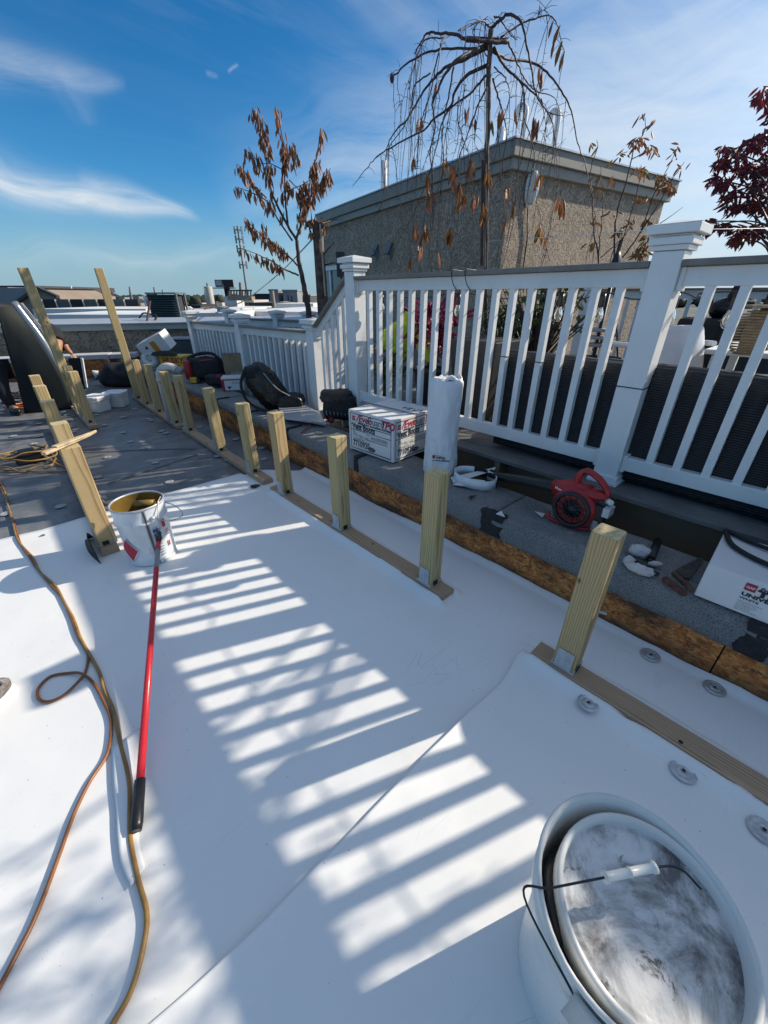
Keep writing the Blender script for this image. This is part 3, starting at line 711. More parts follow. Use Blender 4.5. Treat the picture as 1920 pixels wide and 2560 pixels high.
# sliding door on the left wall
a=onL(793,668); b_=onL(868,662); zt=a.z-.02
ua=(a-HC).dot(U); ub=(b_-HC).dot(U); ub=min(ub,ua-1.3)
print('door',ua,ub,zt)
dr=MB(); 
def lb(mb,u0,u1,o0,o1,z0,z1): return mb.hexa([HP(u0,i_-o0,z0),HP(u1,i_-o0,z0),HP(u1,i_-o1,z0),HP(u0,i_-o1,z0),HP(u0,i_-o0,z1),HP(u1,i_-o0,z1),HP(u1,i_-o1,z1),HP(u0,i_-o1,z1)])
lb(dr,ub,ua,.002,.06,zt-.08,zt); lb(dr,ub,ub+.08,.002,.06,.15,zt-.082); lb(dr,ua-.08,ua,.002,.06,.15,zt-.082); lb(dr,(ua+ub)/2-.03,(ua+ub)/2+.03,.002,.05,.15,zt-.082)
dro=dr.build('sliding_door',M['vinyl'],hs_)
mb=MB(); lb(mb,ub+.082,(ua+ub)/2-.032,.004,.02,.16,zt-.084); mb.build('glass_pane',M['glass'],dro)
mb=MB(); lb(mb,(ua+ub)/2+.032,ua-.082,.004,.02,.16,zt-.084); mb.build('glass_pane',M['glass'],dro)
# small solar lights
for px in (943,978):
    p=onL(px,622 if px<960 else 617); sl_=thing('solar_light','small slanted solar wall light, '+('left' if px<960 else 'right')+' one of the pair on the stucco wall','light',p,0,'solar wall lights')
    u=(p-HC).dot(U); z=p.z
    mb=MB(); mb.hexa([HP(u-.06,i_-.10,z-.12),HP(u+.06,i_-.10,z-.12),HP(u+.06,i_-.01,z+.05),HP(u-.06,i_-.01,z+.05),HP(u-.06,i_-.105,z-.10),HP(u+.06,i_-.105,z-.10),HP(u+.06,i_-.02,z+.065),HP(u-.06,i_-.02,z+.065)]); mb.build('solar_panel',M['glass'],sl_)
    mb=MB(); mb.hexa([HP(u-.04,i_-.06,z-.16),HP(u+.04,i_-.06,z-.16),HP(u+.04,i_-.002,z-.16),HP(u-.04,i_-.002,z-.16),HP(u-.04,i_-.06,z-.08),HP(u+.04,i_-.06,z-.08),HP(u+.04,i_-.002,z+.03),HP(u-.04,i_-.002,z+.03)]); mb.build('lamp_body',M['strap'],sl_)
# bulkhead lamp on right wall with conduit
p=onR(1332,470,.06); w=(p-HC).dot(Wd)
bl=thing('bulkhead_lamp','oval white bulkhead lamp on the rough sunlit wall near the corner','light',p)
ML=Matrix(((Wd.x,-U.x,0),(Wd.y,-U.y,0),(0,0,1)))
mb=MB(); mb.ell(p,(.075,.07,.17),20,14,M=ML.to_4x4()); mb.build('lamp_cover',M['tubwhite'],bl)
mb=MB(); mb.ell(p+U*.035,(.09,.03,.19),20,10,M=ML.to_4x4()); mb.build('back_plate',M['whitepipe'],bl)
mb=MB(); mb.tube([HP(i_-.03,w-.02,p.z+.15),HP(i_-.05,w+.08,p.z+.23),HP(i_-.06,w+.16,p.z+.18)],.008); mb.build('bracket',M['whitepipe'],bl)
mb=MB(); mb.tube([p+Vector((0,0,-.16))+U*.04,onR(1318,600,.015),onR(1300,720,.015)],.008); mb.build('cable',M['cordblack'],bl)
# roof vents
def vent(px,py,top,goose,lab,D=None,w=.055):
    u,wd=(D)
    z=HZ; base=HP(u,wd,z); T=VZ(base,px,top).z
    v=thing('vent_pipe',lab,'pipe',base,0,'roof vent pipes')
    mb=MB()
    if not goose: mb.tube([base,base+Vector((0,0,T-z))],w,16)
    else:
        h=T-z-.09; pts=[base,base+Vector((0,0,h))]
        for k in range(1,9):
            a=math.pi*k/8; pts.append(base+Vector((0,0,h))+(-RV)*(.055*(1-math.cos(a)))+Vector((0,0,.07*math.sin(a))))
        pts.append(pts[-1]+Vector((0,0,-.05))); mb.tube(pts,w,16)
    mb.build('pipe',M['whitepipe'],v)
vent(958,500,402,False,'straight white vent pipe standing on the left roof edge of the penthouse',None or ((FD(958,480,1)-CP).dot(U)*0+3.35,.35))
vent(1207,380,322,False,'short white vent pipe half hidden behind the weeping tree trunk',(.75,.5))
vent(1345,350,258,True,'left gooseneck white vent pipe on the penthouse roof',(.9,1.05),.036)
vent(1398,360,272,True,'right gooseneck white vent pipe on the penthouse roof',(.6,1.35),.036)
# ================================================================ SLEEPERS AND POSTS
def sleeper(x,y0,y1,lab,w=.096,x2=None,ragged=True,h=.044,z0=.002):
    x2=x if x2 is None else x2
    mb=MB(); n=14
    def fn(u,v):
        y=y0+(y1-y0)*v; xc=x+(x2-x)*v
        prof=[(-w/2,z0),(-w/2,h-.004),(-w/2+.004,h),(w/2-.004,h),(w/2,h-.004),(w/2,z0)]
        q=u*5; i=min(int(q),4); f=q-i; a=prof[i][0]*(1-f)+prof[i+1][0]*f; z=prof[i][1]*(1-f)+prof[i+1][1]*f
        return (xc+a+.001*fbm(y*6,u),y,z)
    mb.grid(fn,5,n,False)
    for yy,xc in ((y0,x),(y1,x2)):
        mb.poly([(xc-w/2,yy,z0),(xc-w/2,yy,h-.004),(xc-w/2+.004,yy,h),(xc+w/2-.004,yy,h),(xc+w/2,yy,h-.004),(xc+w/2,yy,z0)])
    o=mb.build('wood_sleeper',M['sleeper']); set_wloc(o,(x,(y0+y1)/2,0),'y'); tag(o,lab,'lumber',group='sleepers under the posts')
    for k in range(int((y1-y0)/.42)):
        mb=MB(); mb.disc(.0075,h+.0012,10,cx=x+rnd.uniform(-.03,.03),cy=y0+.2+.42*k); h_=mb.build('bolt_hole',M['darkmetal'],o)
    return o
sleeper(XS,-2.4,.462,'brown wood sleeper nearest the big white bucket, running out of frame')
sleeper(XS,.965,2.80,'brown wood sleeper on the white membrane carrying three posts')
sleeper(1.37,2.96,5.03,'wood sleeper on the dark membrane in the middle of the right post row',x2=1.40)
sleeper(1.385,5.14,7.35,'wood sleeper at the far end of the right post row, under the tall board',x2=1.42)
sleeper(.13,2.66,6.1,'wood sleeper under the left post row beside the adhesive pail',x2=.24)
sleeper(.60,5.86,7.2,'wood sleeper under the short middle row of posts by the square tubs')
def post4(x,y,h,lab,cat='post',mat='pine',rz=0,w=.09,tilt=(0,0),group='short treated posts standing on the sleepers',d=None,z0=.046,chips=True):
    r=thing('deck_post',lab,cat,(x,y,z0),rz,group)
    r.rotation_euler=(tilt[0],tilt[1],rz)
    a=w/2; b_=(d or w)/2
    def P(q): return q
    mb=MB(); n=10; base=mb.addv([])
    # body with slightly eased corners
    e=.006; ring=[(-a+e,-b_),(a-e,-b_),(a,-b_+e),(a,b_-e),(a-e,b_),(-a+e,b_),(-a,b_-e),(-a,-b_+e)]
    hs=[0]+[h*k/6 for k in range(1,6)]+[h-.004,h]
    rows=[]
    for z in hs:
        s=1 if z<h else .965
        rows.append(mb.addv([(p[0]*s+.0012*fbm(z*5,x+y,p[0]*9),p[1]*s+.0012*fbm(z*5,x-y,p[1]*9),z) for p in ring]))
    for q0,q1 in zip(rows[:-1],rows[1:]):
        for j in range(8): mb.face((q0+j,q0+(j+1)%8,q1+(j+1)%8,q1+j))
    mb.cm=1; mb.face([rows[-1]+j for j in range(8)]); mb.cm=0; mb.face([rows[0]+j for j in range(8)][::-1])
    o=mb.build('timber',[M[mat],M['endgrain']],None); set_wloc(o,(rnd.uniform(-.02,.02),rnd.uniform(-.02,.02),h/2)); o.parent=r
    if chips:
        mb=MB(); t_=.004; mb.box(-a-.004,a+.004,-b_-.004,b_+.004,0,.012); mb.box(-a-t_-.001,-a-.001,-b_*.75,b_*.75,.0125,.105); mb.box(a+.001,a+t_+.001,-b_*.75,b_*.75,.0125,.105)
        g_=mb.build('post_bracket',M['galv'],None); g_.parent=r
        mb=MB(); mb.box(-a*.55,a*.15,-b_-.007,-b_-.0045,.004,.03)
        s_=mb.build('anchor_slot',M['darkmetal'],None); s_.parent=r
    return r
PR=[(1.365,.33,.66,'nearest treated post, big in front of the red leaf blower'),(XS,1.10,.645,'treated post in front of the standing white roll bag'),(XS,1.89,.635,'treated post in front of the lettered white carton'),
 (XS,2.63,.64,'treated post at the far end of the brown sleeper, first on white membrane'),(1.37,3.21,.60,'treated post at the edge where the white membrane meets the dark one'),(1.38,3.96,.61,'treated post on dark membrane in front of the black backpack'),
 (1.395,4.87,.61,'treated post on dark membrane just right of the white elbow pipe'),(1.385,5.31,.60,'treated post standing directly in front of the white elbow pipe'),(1.395,6.03,.60,'treated post left of the white elbow pipe, below the yellow carton'),(1.40,6.62,.60,'treated post directly right of the tall board in the right row')]
for k,(x,y,h,l) in enumerate(PR): post4(x,y,h,l,mat='pine' if k%3 else 'pine2',rz=rnd.uniform(-.05,.05),tilt=(rnd.uniform(-.008,.008),rnd.uniform(-.008,.008)))
PB=[(.135,2.76,.635,'nearest post of the left row, with two pointed offcuts on top'),(.165,3.42,.625,'second post of the left row, behind the one with offcuts'),(.19,4.27,.625,'third post of the left row from the front'),(.21,5.09,.625,'fourth post of the left row from the front'),(.235,5.87,.62,'farthest short post of the left row against the dark sheet')]
for k,(x,y,h,l) in enumerate(PB): post4(x,y,h,l,rz=rnd.uniform(-.06,.06),w=.098 if k==0 else .094,d=.09,mat='pine' if k%2 else 'pine2')
for (x,y,h,l) in [(.60,6.05,.60,'front post of the short middle row by the square tubs'),(.60,6.42,.62,'second post of the short middle row, touching the leaning tall board')]: post4(x,y,h,l,rz=.05)
post4(.60,6.68,1.66,'tall treated board sticking up from the middle row beside the dark sheet',group='tall treated boards',w=.10,rz=.05,tilt=(.0,-.03),d=.05)
post4(1.41,7.09,1.70,'tall treated board sticking up at the end of the right row',group='tall treated boards',w=.10,rz=-.05,tilt=(.012,-.02),d=.05)
# offcut stakes on top of the near left post
def stake(name,a,b_,w,h,lab):
    a=Vector(a);b_=Vector(b_);d=(b_-a).normalized(); s=d.cross(Vector((0,0,1))).normalized()
    pts=[a-s*w/2,a+s*w/2,b_-d*.07+s*w/2,b_,b_-d*.07-s*w/2]
    mb=MB(); mb.prism(pts,(0,0,h)); o=mb.build(name,M['rawwood'],bevel=.003); set_wloc(o,a,'x'); tag(o,lab,'wood scrap',group='offcuts on the left post'); return o
stake('wood_offcut',(.015,2.66,.684),(.30,2.88,.700),.030,.016,'longer pointed raw wood offcut lying across the near left post')
stake('wood_offcut',(.07,2.70,.702),(.26,2.84,.706),.036,.010,'shorter pointed offcut lying over the other one on the post')
# black flap of membrane at the foot of the near left post
mb=MB(); mb.grid(lambda u,v:(.055-.03*math.sin(v*2.5)+.05*u*v,2.58+.38*v,.005+.12*u*math.sin(math.pi*v)),5,10); tag(mb.build('membrane_flap',M['rubber'],solid=.003),'small black flap of cut membrane curling up beside the near left post','membrane scrap')
# ================================================================ FASTENER PLATES
def plate_proto():
    r=thing('fastener_plate','x','fastener')
    mb=MB(); prof=[(.0,.0035),(.008,.0035),(.010,.0065),(.016,.0065),(.019,.0030),(.026,.0030),(.029,.0055),(.034,.0055),(.037,.0018),(.0395,.0012)]; mb.lathe(prof,28); mb.build('plate',M['galv'],r)
    mb=MB(); mb.disc(.0055,.0072,14); mb.build('screw_head',M['darkmetal'],r)
    return r
pl=plate_proto(); remember(pl)
FP=[((1625,1640),'upper round fastener plate in the narrow strip beside the curb'),((1785,1722),'lower round fastener plate in the narrow strip beside the curb'),((1467,1767),'fastener plate nearest the big near post, left of the sleeper'),((1705,1933),'middle fastener plate left of the sleeper, above the white bucket'),((1905,2080),'fastener plate cut by the right edge of the photo')]
for k,((px,py),l) in enumerate(FP):
    c=pl if k==0 else copy_tree(pl); p=G(px,py); zz=(zs2(p.x,.3,p.y) if p.x<1.3 else zf(p.x,p.y)); c.location=(p.x,p.y,zz+(.014 if k==2 else .006)); c.rotation_euler=(0,0,rnd.random()*6); c['label']=l; c['group']='round metal fastener plates on the white membrane'
mb=MB(); mb.lathe([(0,.004),(.012,.004),(.016,.007),(.03,.006),(.038,.002)],14); pd=mb.build('fastener_plate',simple('dusty_plate',(.34,.35,.36),.6))
tag(pd,'dusty pale round fastener plate screwed to the dark roof membrane','fastener','fastener plates on the dark membrane')
spots=[(357,1266),(423,1195)]
zz6=lambda X,Y:(0+X/3.95,860+Y/3.95)
spots=[zz6(*q) for q in ((390,785),(385,850),(380,915),(335,985),(475,1085),(480,1210),(750,845),(720,870),(1035,800),(1215,875),(1215,722),(1060,1120),(1415,1030),(1535,1170),(1600,860),(1465,740),(1490,755),(1330,645),(660,700),(955,700),(965,1315),(110,1125),(1100,455),(1020,425),(1640,880),(1290,965),(130,910))]+[(151,1266),(423,1205),(13,1285),(545,1140),(570,1150),(633,1165),(655,1120),(500,1068),(590,1098),(660,1148)]
for k,q in enumerate(spots):
    c=pd if k==0 else pd.copy()
    if k: COL.objects.link(c)
    p=G(*q); c.location=(p.x,p.y,.001)
# ================================================================ ADHESIVE PAIL
pc=Vector((.325,2.475,zf(.325,2.475)+.002))
pa=thing('adhesive_pail','open white metal adhesive pail with red diamond label and paint roller, on the membrane','pail',pc)
MT=Matrix.Translation(pc)
mb=MB(); mb.lathe([(0,0),(.128,0),(.134,.004),(.134,.012),(.130,.014),(.1325,.10),(.1345,.20),(.1365,.27),(.140,.275),(.140,.285),(.137,.29),(.139,.345),(.139,.362)],48,M=MT); mb.build('pail_body',M['tin'],pa)
mb=MB(); mb.lathe([(.139,.360),(.143,.364),(.1435,.371),(.139,.376),(.1345,.372),(.1345,.362)],48,M=MT); mb.build('rim',M['galv'],pa)
mb=MB(); mb.lathe([(.1345,.366),(.133,.30),(.131,.18),(.129,.02),(0,.018)],48,M=MT); mb.build('pail_lining',M['adhesive'],pa)
def cylp(ang,z,r=.1372): return pc+Vector((r*math.cos(ang),r*math.sin(ang),z))
def wrapped(name,a0,a1,z0,z1,mat,off=.001,shape=None):
    mb=MB(); R0=lambda z:.1315+.0205*z/.3*.9+off
    mb.grid(lambda u,v:cylp(a0+(a1-a0)*u,z0+(z1-z0)*v,R0(z0+(z1-z0)*v)),10,2); return mb.build(name,mat,pa)
va=math.atan2(-pc.y,-pc.x)          # direction to the viewer
mb=MB(); mb.grid(lambda u,v:cylp(va+.08+.13*(u-.5),.004+.355*v,.1395 if v>.74 else .1355+.004*v),4,8); mb.build('seam_strip',M['strap'],pa)
mb=MB(); mb.grid(lambda u,v:cylp(va+.08+.035*(u-.5),.006+.352*v,.1405 if v>.74 else .1365+.004*v),2,8); mb.build('seam_groove',M['darkmetal'],pa)
def diamond(ac,zc,sa,sz,mat,off):
    mb=MB(); n=8
    def fn(u,v):
        A=(u-.5)*2;B=(v-.5)*2
        x=(A+B)/2*sa; y=(B-A)/2*sz
        return cylp(ac+x,zc+y,.1335+.0125*(zc+y)/.3+off)
    mb.grid(fn,n,n); return mb.build('hazard_diamond',mat,pa)
diamond(va-.95,.115,.44,.085,M['print_white'],.0014); diamond(va-.95,.115,.40,.077,M['print_red'],.0022)
def wrap(name,a0,a1,z0,z1,mat): 
    mb=MB(); mb.grid(lambda u,v:cylp(a0+(a1-a0)*u,z0+(z1-z0)*v,.1345+.0125*(z0+(z1-z0)*v)/.3+.0012),8,2); return mb.build(name,mat,pa)
wrap('label_print',va+.20,va+.50,.215,.235,M['print_blue']); wrap('label_print',va+.21,va+.48,.155,.205,M['print_blue']); wrap('label_print',va+.62,va+.78,.225,.275,M['print_red'])
for k in range(5): wrap('label_print',va+.24,va+.46,.055+.018*k,.059+.018*k,M['print_grey'])
for k in range(3): wrap('label_print',va+.72,va+.88,.165+.016*k,.171+.016*k,M['print_red'])
wrap('label_print',va+.72,va+.80,.09,.125,M['print_red'])
mb=MB(); mb.ell(cylp(va+.36,.305,.139),(.016,.016,.012),12,8); mb.build('handle_ear',M['galv'],pa)
mb=MB(); mb.tube(catmull([cylp(va+.36,.305,.147),cylp(va+.7,.27,.20),cylp(va+1.25,.25,.22),cylp(va+1.9,.27,.19),cylp(va+2.6,.305,.146)],8),.003,6); mb.build('bail_handle',M['galv'],pa)
# roller with red pole
p0=Vector((-.155,.925,.016)); p1=AY(398,1332,2.28)
po=thing('extension_pole','long red roller pole with black grip, lying from the pail down the white membrane','pole',p0)
dr_=(p1-p0).normalized()
mb=MB(); mb.tube([p0+dr_*.14,p1-dr_*.30],.0125,14); mb.build('shaft',M['redpole'],po)
mb=MB(); mb.tube([p0,p0+dr_*.02,p0+dr_*.145],[.015,.0175,.0165],14); mb.build('grip',M['black'],po)
mb=MB(); mb.tube([p1-dr_*.299,p1-dr_*.15],.0122,14); mb.build('worn_section',M['strap'],po)
mb=MB(); mb.tube([p1-dr_*.149,p1-dr_*.085],.0128,14); mb.build('shaft',M['redpole'],po)
mb=MB(); mb.tube([p1-dr_*.084,p1+dr_*.0],[.014,.012],14); mb.build('connector',M['black'],po)
rt=AY(397,1262,2.36); rt.z=max(rt.z,.385)
mb=MB(); mb.tube([p1,p1+(rt-p1)*.5,rt,rt+Vector((.03,.05,.005)),rt+Vector((.03,.07,-.03))],.0035,8); mb.build('wire_frame',M['galv'],po)
mb=MB(); mb.tube([rt+Vector((-.01,.045,-.02)),rt+Vector((-.10,.10,-.02))],[.022,.022],14); mb.build('roller_sleeve',M['adhesive'],po)
# ================================================================ BIG WHITE BUCKET, NEAR RIGHT
bc=Vector((.548,-.108,0)); 
bk=thing('white_bucket','big white plastic bucket with a smeared pail and lid nested inside, bottom right','bucket',bc)
MT=Matrix.Translation(bc)
def rimz(p): # rim of the soft tub stands higher at the back
    return p
mb=MB()
n=56; prof=[(.150,.006),(.152,.03),(.157,.15),(.163,.28),(.172,.345),(.180,.35),(.181,.37),(.176,.375),(.180,.41),(.184,.418),(.179,.423),(.173,.415),(.160,.28),(.148,.05),(0,.04)]
rows=[]
for r,z in prof:
    row=[]
    for j in range(n):
        a=2*math.pi*j/n; k=math.cos(a-R_(70)); zz=z+(.025*max(0,k)*(z/.42)**3); rr=r*(1+.012*math.cos(2*a+.6)*(z/.42))
        row.append(bc+Vector((rr*math.cos(a),rr*math.sin(a),zz)))
    rows.append(mb.addv(row))
for a_,b2 in zip(rows[:-1],rows[1:]):
    for j in range(n): mb.face((a_+j,a_+(j+1)%n,b2+(j+1)%n,b2+j),True)
mb.disc(.15,.006,n,M=MT,up=False); mb.build('tub',M['tubwhite'],bk)
ic=bc+Vector((.008,-.020,.0)); TL=Matrix.Translation(ic+Vector((0,0,.398)))@Matrix.Scale(1.17,4)@Matrix.Rotation(R_(3),4,'X')@Matrix.Rotation(R_(-2),4,'Y')
mb=MB(); mb.lathe([(.118,-.34),(.128,-.05),(.139,-.04),(.141,0),(.1395,.010),(.133,.012),(.129,.006),(.1275,-.008)],56,M=TL); mb.build('inner_pail_rim',M['tubwhite'],bk)
mb=MB(); mb.lathe([(.1275,-.008),(.124,-.012),(.118,-.009),(.112,-.010),(.108,-.0105),(.02,-.0105),(.0185,-.0085),(.017,-.0105),(0,-.0105)],56,M=TL); lo=mb.build('smeared_lid',M['lid'],bk)
# torn pull ring pieces and clip on the rim
mb=MB()
e0=bc+Vector((-.165,-.02,.33)); 
mb.grid(lambda u,v:bc+Vector((.190*math.cos(R_(170)+R_(32)*u),.190*math.sin(R_(170)+R_(32)*u),.295+.11*v)),8,3); mb.build('handle_bracket',M['greytub'],bk,solid=.004)
pts=[bc+Vector((-.183,.005,.36)),G(1310,2240,.42),G(1380,2220,.44),G(1510,2194,.455),G(1638,2168,.455),G(1700,2172,.44),G(1752,2222,.405)]
mb=MB(); mb.tube(catmull(pts,8),.0022,8); mb.build('wire_handle',M['cordblack'],bk)
g0=pts[3];g1=pts[4];gd=(g1-g0)
mb=MB(); mb.tube([g0,g0+gd*.05,g0+gd*.08,g0+gd*.48,g0+gd*.5,g0+gd*.52,g0+gd*.92,g0+gd*.95,g1],[.0105,.0105,.0078,.0078,.0098,.0078,.0078,.0105,.0105],14); mb.build('grip_sleeve',M['tubwhite'],bk)
mb=MB(); mb.tube(catmull([bc+Vector((-.13,.06,.33)),bc+Vector((-.11,.10,.37)),bc+Vector((-.06,.135,.372)),bc+Vector((.0,.14,.35))],6),.012,8); mb.build('black_hose_piece',M['black'],bk)
# ================================================================ CORDS
def cord(pxs,r,mat,lab,name='power_cable',lift=0):
    pts=[]
    for q in pxs:
        p=G(q[0],q[1]); z=(q[2] if len(q)>2 else 0)
        zz=zf(p.x,p.y) if p.y<3.4 and p.x<1.7 else 0
        pts.append(Vector((p.x,p.y,zz+r+.002+z)))
    mb=MB(); mb.tube(catmull(pts,8),r,8); return tag(mb.build(name,mat),lab,'cord')
F4=lambda X,Y:(X/2.304,1700+Y/2.304)
B1=lambda X,Y:(X/2.37,1100+Y/2.37)
cord([B1(-200,-120),B1(0,245),B1(45,380),B1(75,480),B1(110,600),B1(195,700),B1(240,790),B1(330,870),B1(385,970),B1(440,1070),B1(480,1180),B1(530,1270),B1(590,1380),B1(620,1480),B1(680,1620),F4(700,380),F4(750,600),F4(755,900),F4(800,1150),F4(850,1350),F4(830,1550),F4(760,1800),F4(660,1982),F4(560,2150)],.0068,M['cordtan'],'tan yellow extension cord winding down the white membrane beside the red pole')
cord([B1(-150,-60),B1(12,300),B1(60,430),B1(95,520),B1(125,620),B1(190,720),B1(215,760),B1(290,850),B1(370,940),B1(420,1050),B1(465,1170),B1(505,1240),B1(525,1290),B1(510,1380,),B1(470,1450)+(.01,),B1(380,1520),B1(290,1558),B1(235,1540),B1(232,1480),B1(300,1410),B1(400,1388),B1(490,1398)+(.008,),B1(560,1450),B1(620,1560),B1(655,1640),F4(645,300),F4(620,440),F4(520,600),F4(430,790),F4(360,980),F4(280,1200),F4(200,1400),F4(110,1580),F4(0,1790),F4(-80,1950)],.0058,M['cordbrown'],'copper brown cord with one open loop lying on the white membrane')
# yellow cord pile with block
CPt=Vector((-.135,4.97,0))
def ringpts(c,rx,ry,rot,z,n=14,wob=.12,seed=0):
    rr=random.Random(seed); out=[]
    for k in range(n):
        a=2*math.pi*k/n; w=1+rr.uniform(-wob,wob); out.append(Vector((c[0]+rx*w*math.cos(a)*math.cos(rot)-ry*w*math.sin(a)*math.sin(rot),c[1]+rx*w*math.cos(a)*math.sin(rot)+ry*w*math.sin(a)*math.cos(rot),z+.03*rr.random())))
    return out
mb=MB(); mb.tube(catmull(ringpts((-.1,4.95),.22,.30,.3,.02,seed=1)+ringpts((-.07,5.0),.16,.24,.8,.05,seed=2)+ringpts((-.12,5.02),.12,.20,1.6,.09,seed=4)+[Vector((.1,4.7,.01)),Vector((.17,4.45,.01)),Vector((-.05,4.6,.01)),Vector((-.6,5.2,.01)),Vector((-1.6,5.9,.01))],6),.0075,8); tag(mb.build('coiled_cord',M['cordtan']),'messy coil of yellow cord on the dark membrane, left of the post row','cord')
mb=MB(); mb.box(-.19,.03,4.93,5.06,.005,.10); mb.box(-.15,-.02,4.95,5.04,.101,.13); tag(mb.build('power_block',M['black'],bevel=.012),'black power block lying inside the yellow cord coil','power strip')
mb=MB(); mb.tube(catmull([(-1.2,6.5,.01),(-.6,5.9,.01),(-.35,5.3,.01),(-.15,5.0,.1)],6),.007,6); tag(mb.build('power_cable',M['cordblack']),'dark cord running left from the yellow coil across sunlit membrane','cord')
mb=MB(); mb.tube(catmull([(-2.2,3.6,.012),(-1.3,4.4,.012),(-.75,4.55,.012),(-.4,4.2,.012),(-.75,3.7,.012),(-.9,3.35,.012)],8),.007,6); tag(mb.build('power_cable',M['cordtan']),'tan cord curving across the dark membrane at the left edge','cord')
# tangle near the worker's boot
mb=MB(); c=G(58,1010)
mb.tube(catmull(sum([ringpts((c.x,c.y),.25-.04*k,.2-.02*k,k*.9,.02+.03*k,10,.35,seed=20+k) for k in range(5)],[]),5),.008,6); tag(mb.build('cord_tangle',M['cordblack']),'black cord tangle by the far worker\'s boot','cord')
mb=MB(); c2=G(62,1022); mb.tube(catmull(sum([ringpts((c2.x,c2.y),.2,.12,k*1.3,.015+.012*k,10,.35,seed=40+k) for k in range(4)],[]),5),.009,6); tag(mb.build('orange_cord_coil',M['cordorange']),'orange cord coil just right of the far worker\'s boot','cord')
# small scraps
def scrap(px,z,lab,mat='card',cat='scrap',cutz=.003):
    pts=[G(*q,z) for q in px]; mb=MB(); mb.prism([(p.x,p.y,z) for p in pts],(0,0,cutz)); return tag(mb.build('membrane_scrap',M[mat]),lab,cat)
C2=lambda X,Y:(700+X/2.676,900+Y/2.676)
C3=lambda X,Y:(1220+X/2.37,1080+Y/2.37)
scrap([C3(48,487),C3(78,468),C3(100,505)],.347,'white triangular membrane scrap left of the blower')
scrap([C3(278,472),C3(338,485),C3(322,507)],.347,'white pointed membrane scrap close to the blower guard')
scrap([C2(1350,868),C2(1405,864),C2(1408,870),C2(1355,873)],.347,'thin white sliver below the ring of white strip')
for (qa,qb) in ((C3(90,470),C3(140,445)),(C3(110,475),C3(160,452)),(C3(128,455),C3(185,443))):
    pass
scrap([C2(1265,912),C2(1318,905),C2(1270,930)],.346,'dark triangular chip of cap sheet on the parapet','mastic')
scrap([(1515,1531),(1517,1538),(1499,1533),(1498,1527)],.06,'small white tab at the sheet edge beside the near post')
scrap([(625,1214),(640,1211),(652,1212),(640,1219),(628,1220)],.006,'little black scrap on the white membrane by the post','mastic')
# knitted shoe toe at left edge
sh=thing('shoe','grey knitted shoe toe with pale sole poking in at the left edge','shoe',(-.47,1.80,0),R_(20))
sh.rotation_euler=(0,0,0)
def shoefn(q): return 1+.10*q.z*(q.z>0)
c=Vector((-.52,1.76,.045)); RM=Matrix.Rotation(R_(28),4,'Z')
mb=MB(); mb.ell(c,(.15,.052,.058),24,14,M=RM,fn=shoefn); mb.build('knit_upper',simple('grey_knit',(.22,.20,.19),.9,var=.3,vs=60,bs=160,bd=.004,bstr=.8),sh)
mb=MB(); mb.ell(c+Vector((0,0,-.026)),(.156,.057,.022),24,8,M=RM); mb.build('sole',M['tubwhite'],sh)
mb=MB(); 
for k in range(6): mb.tube([c+RM@Vector((.12-.035*k,-.04,.035+.006*k)),c+RM@Vector((.115-.035*k,0,.060+.004*k)),c+RM@Vector((.12-.035*k,.04,.035+.006*k))],.004,6)
mb.build('knit_ridge',M['strap'],sh)
# ================================================================ THINGS ON THE PARAPET
ZC=.345
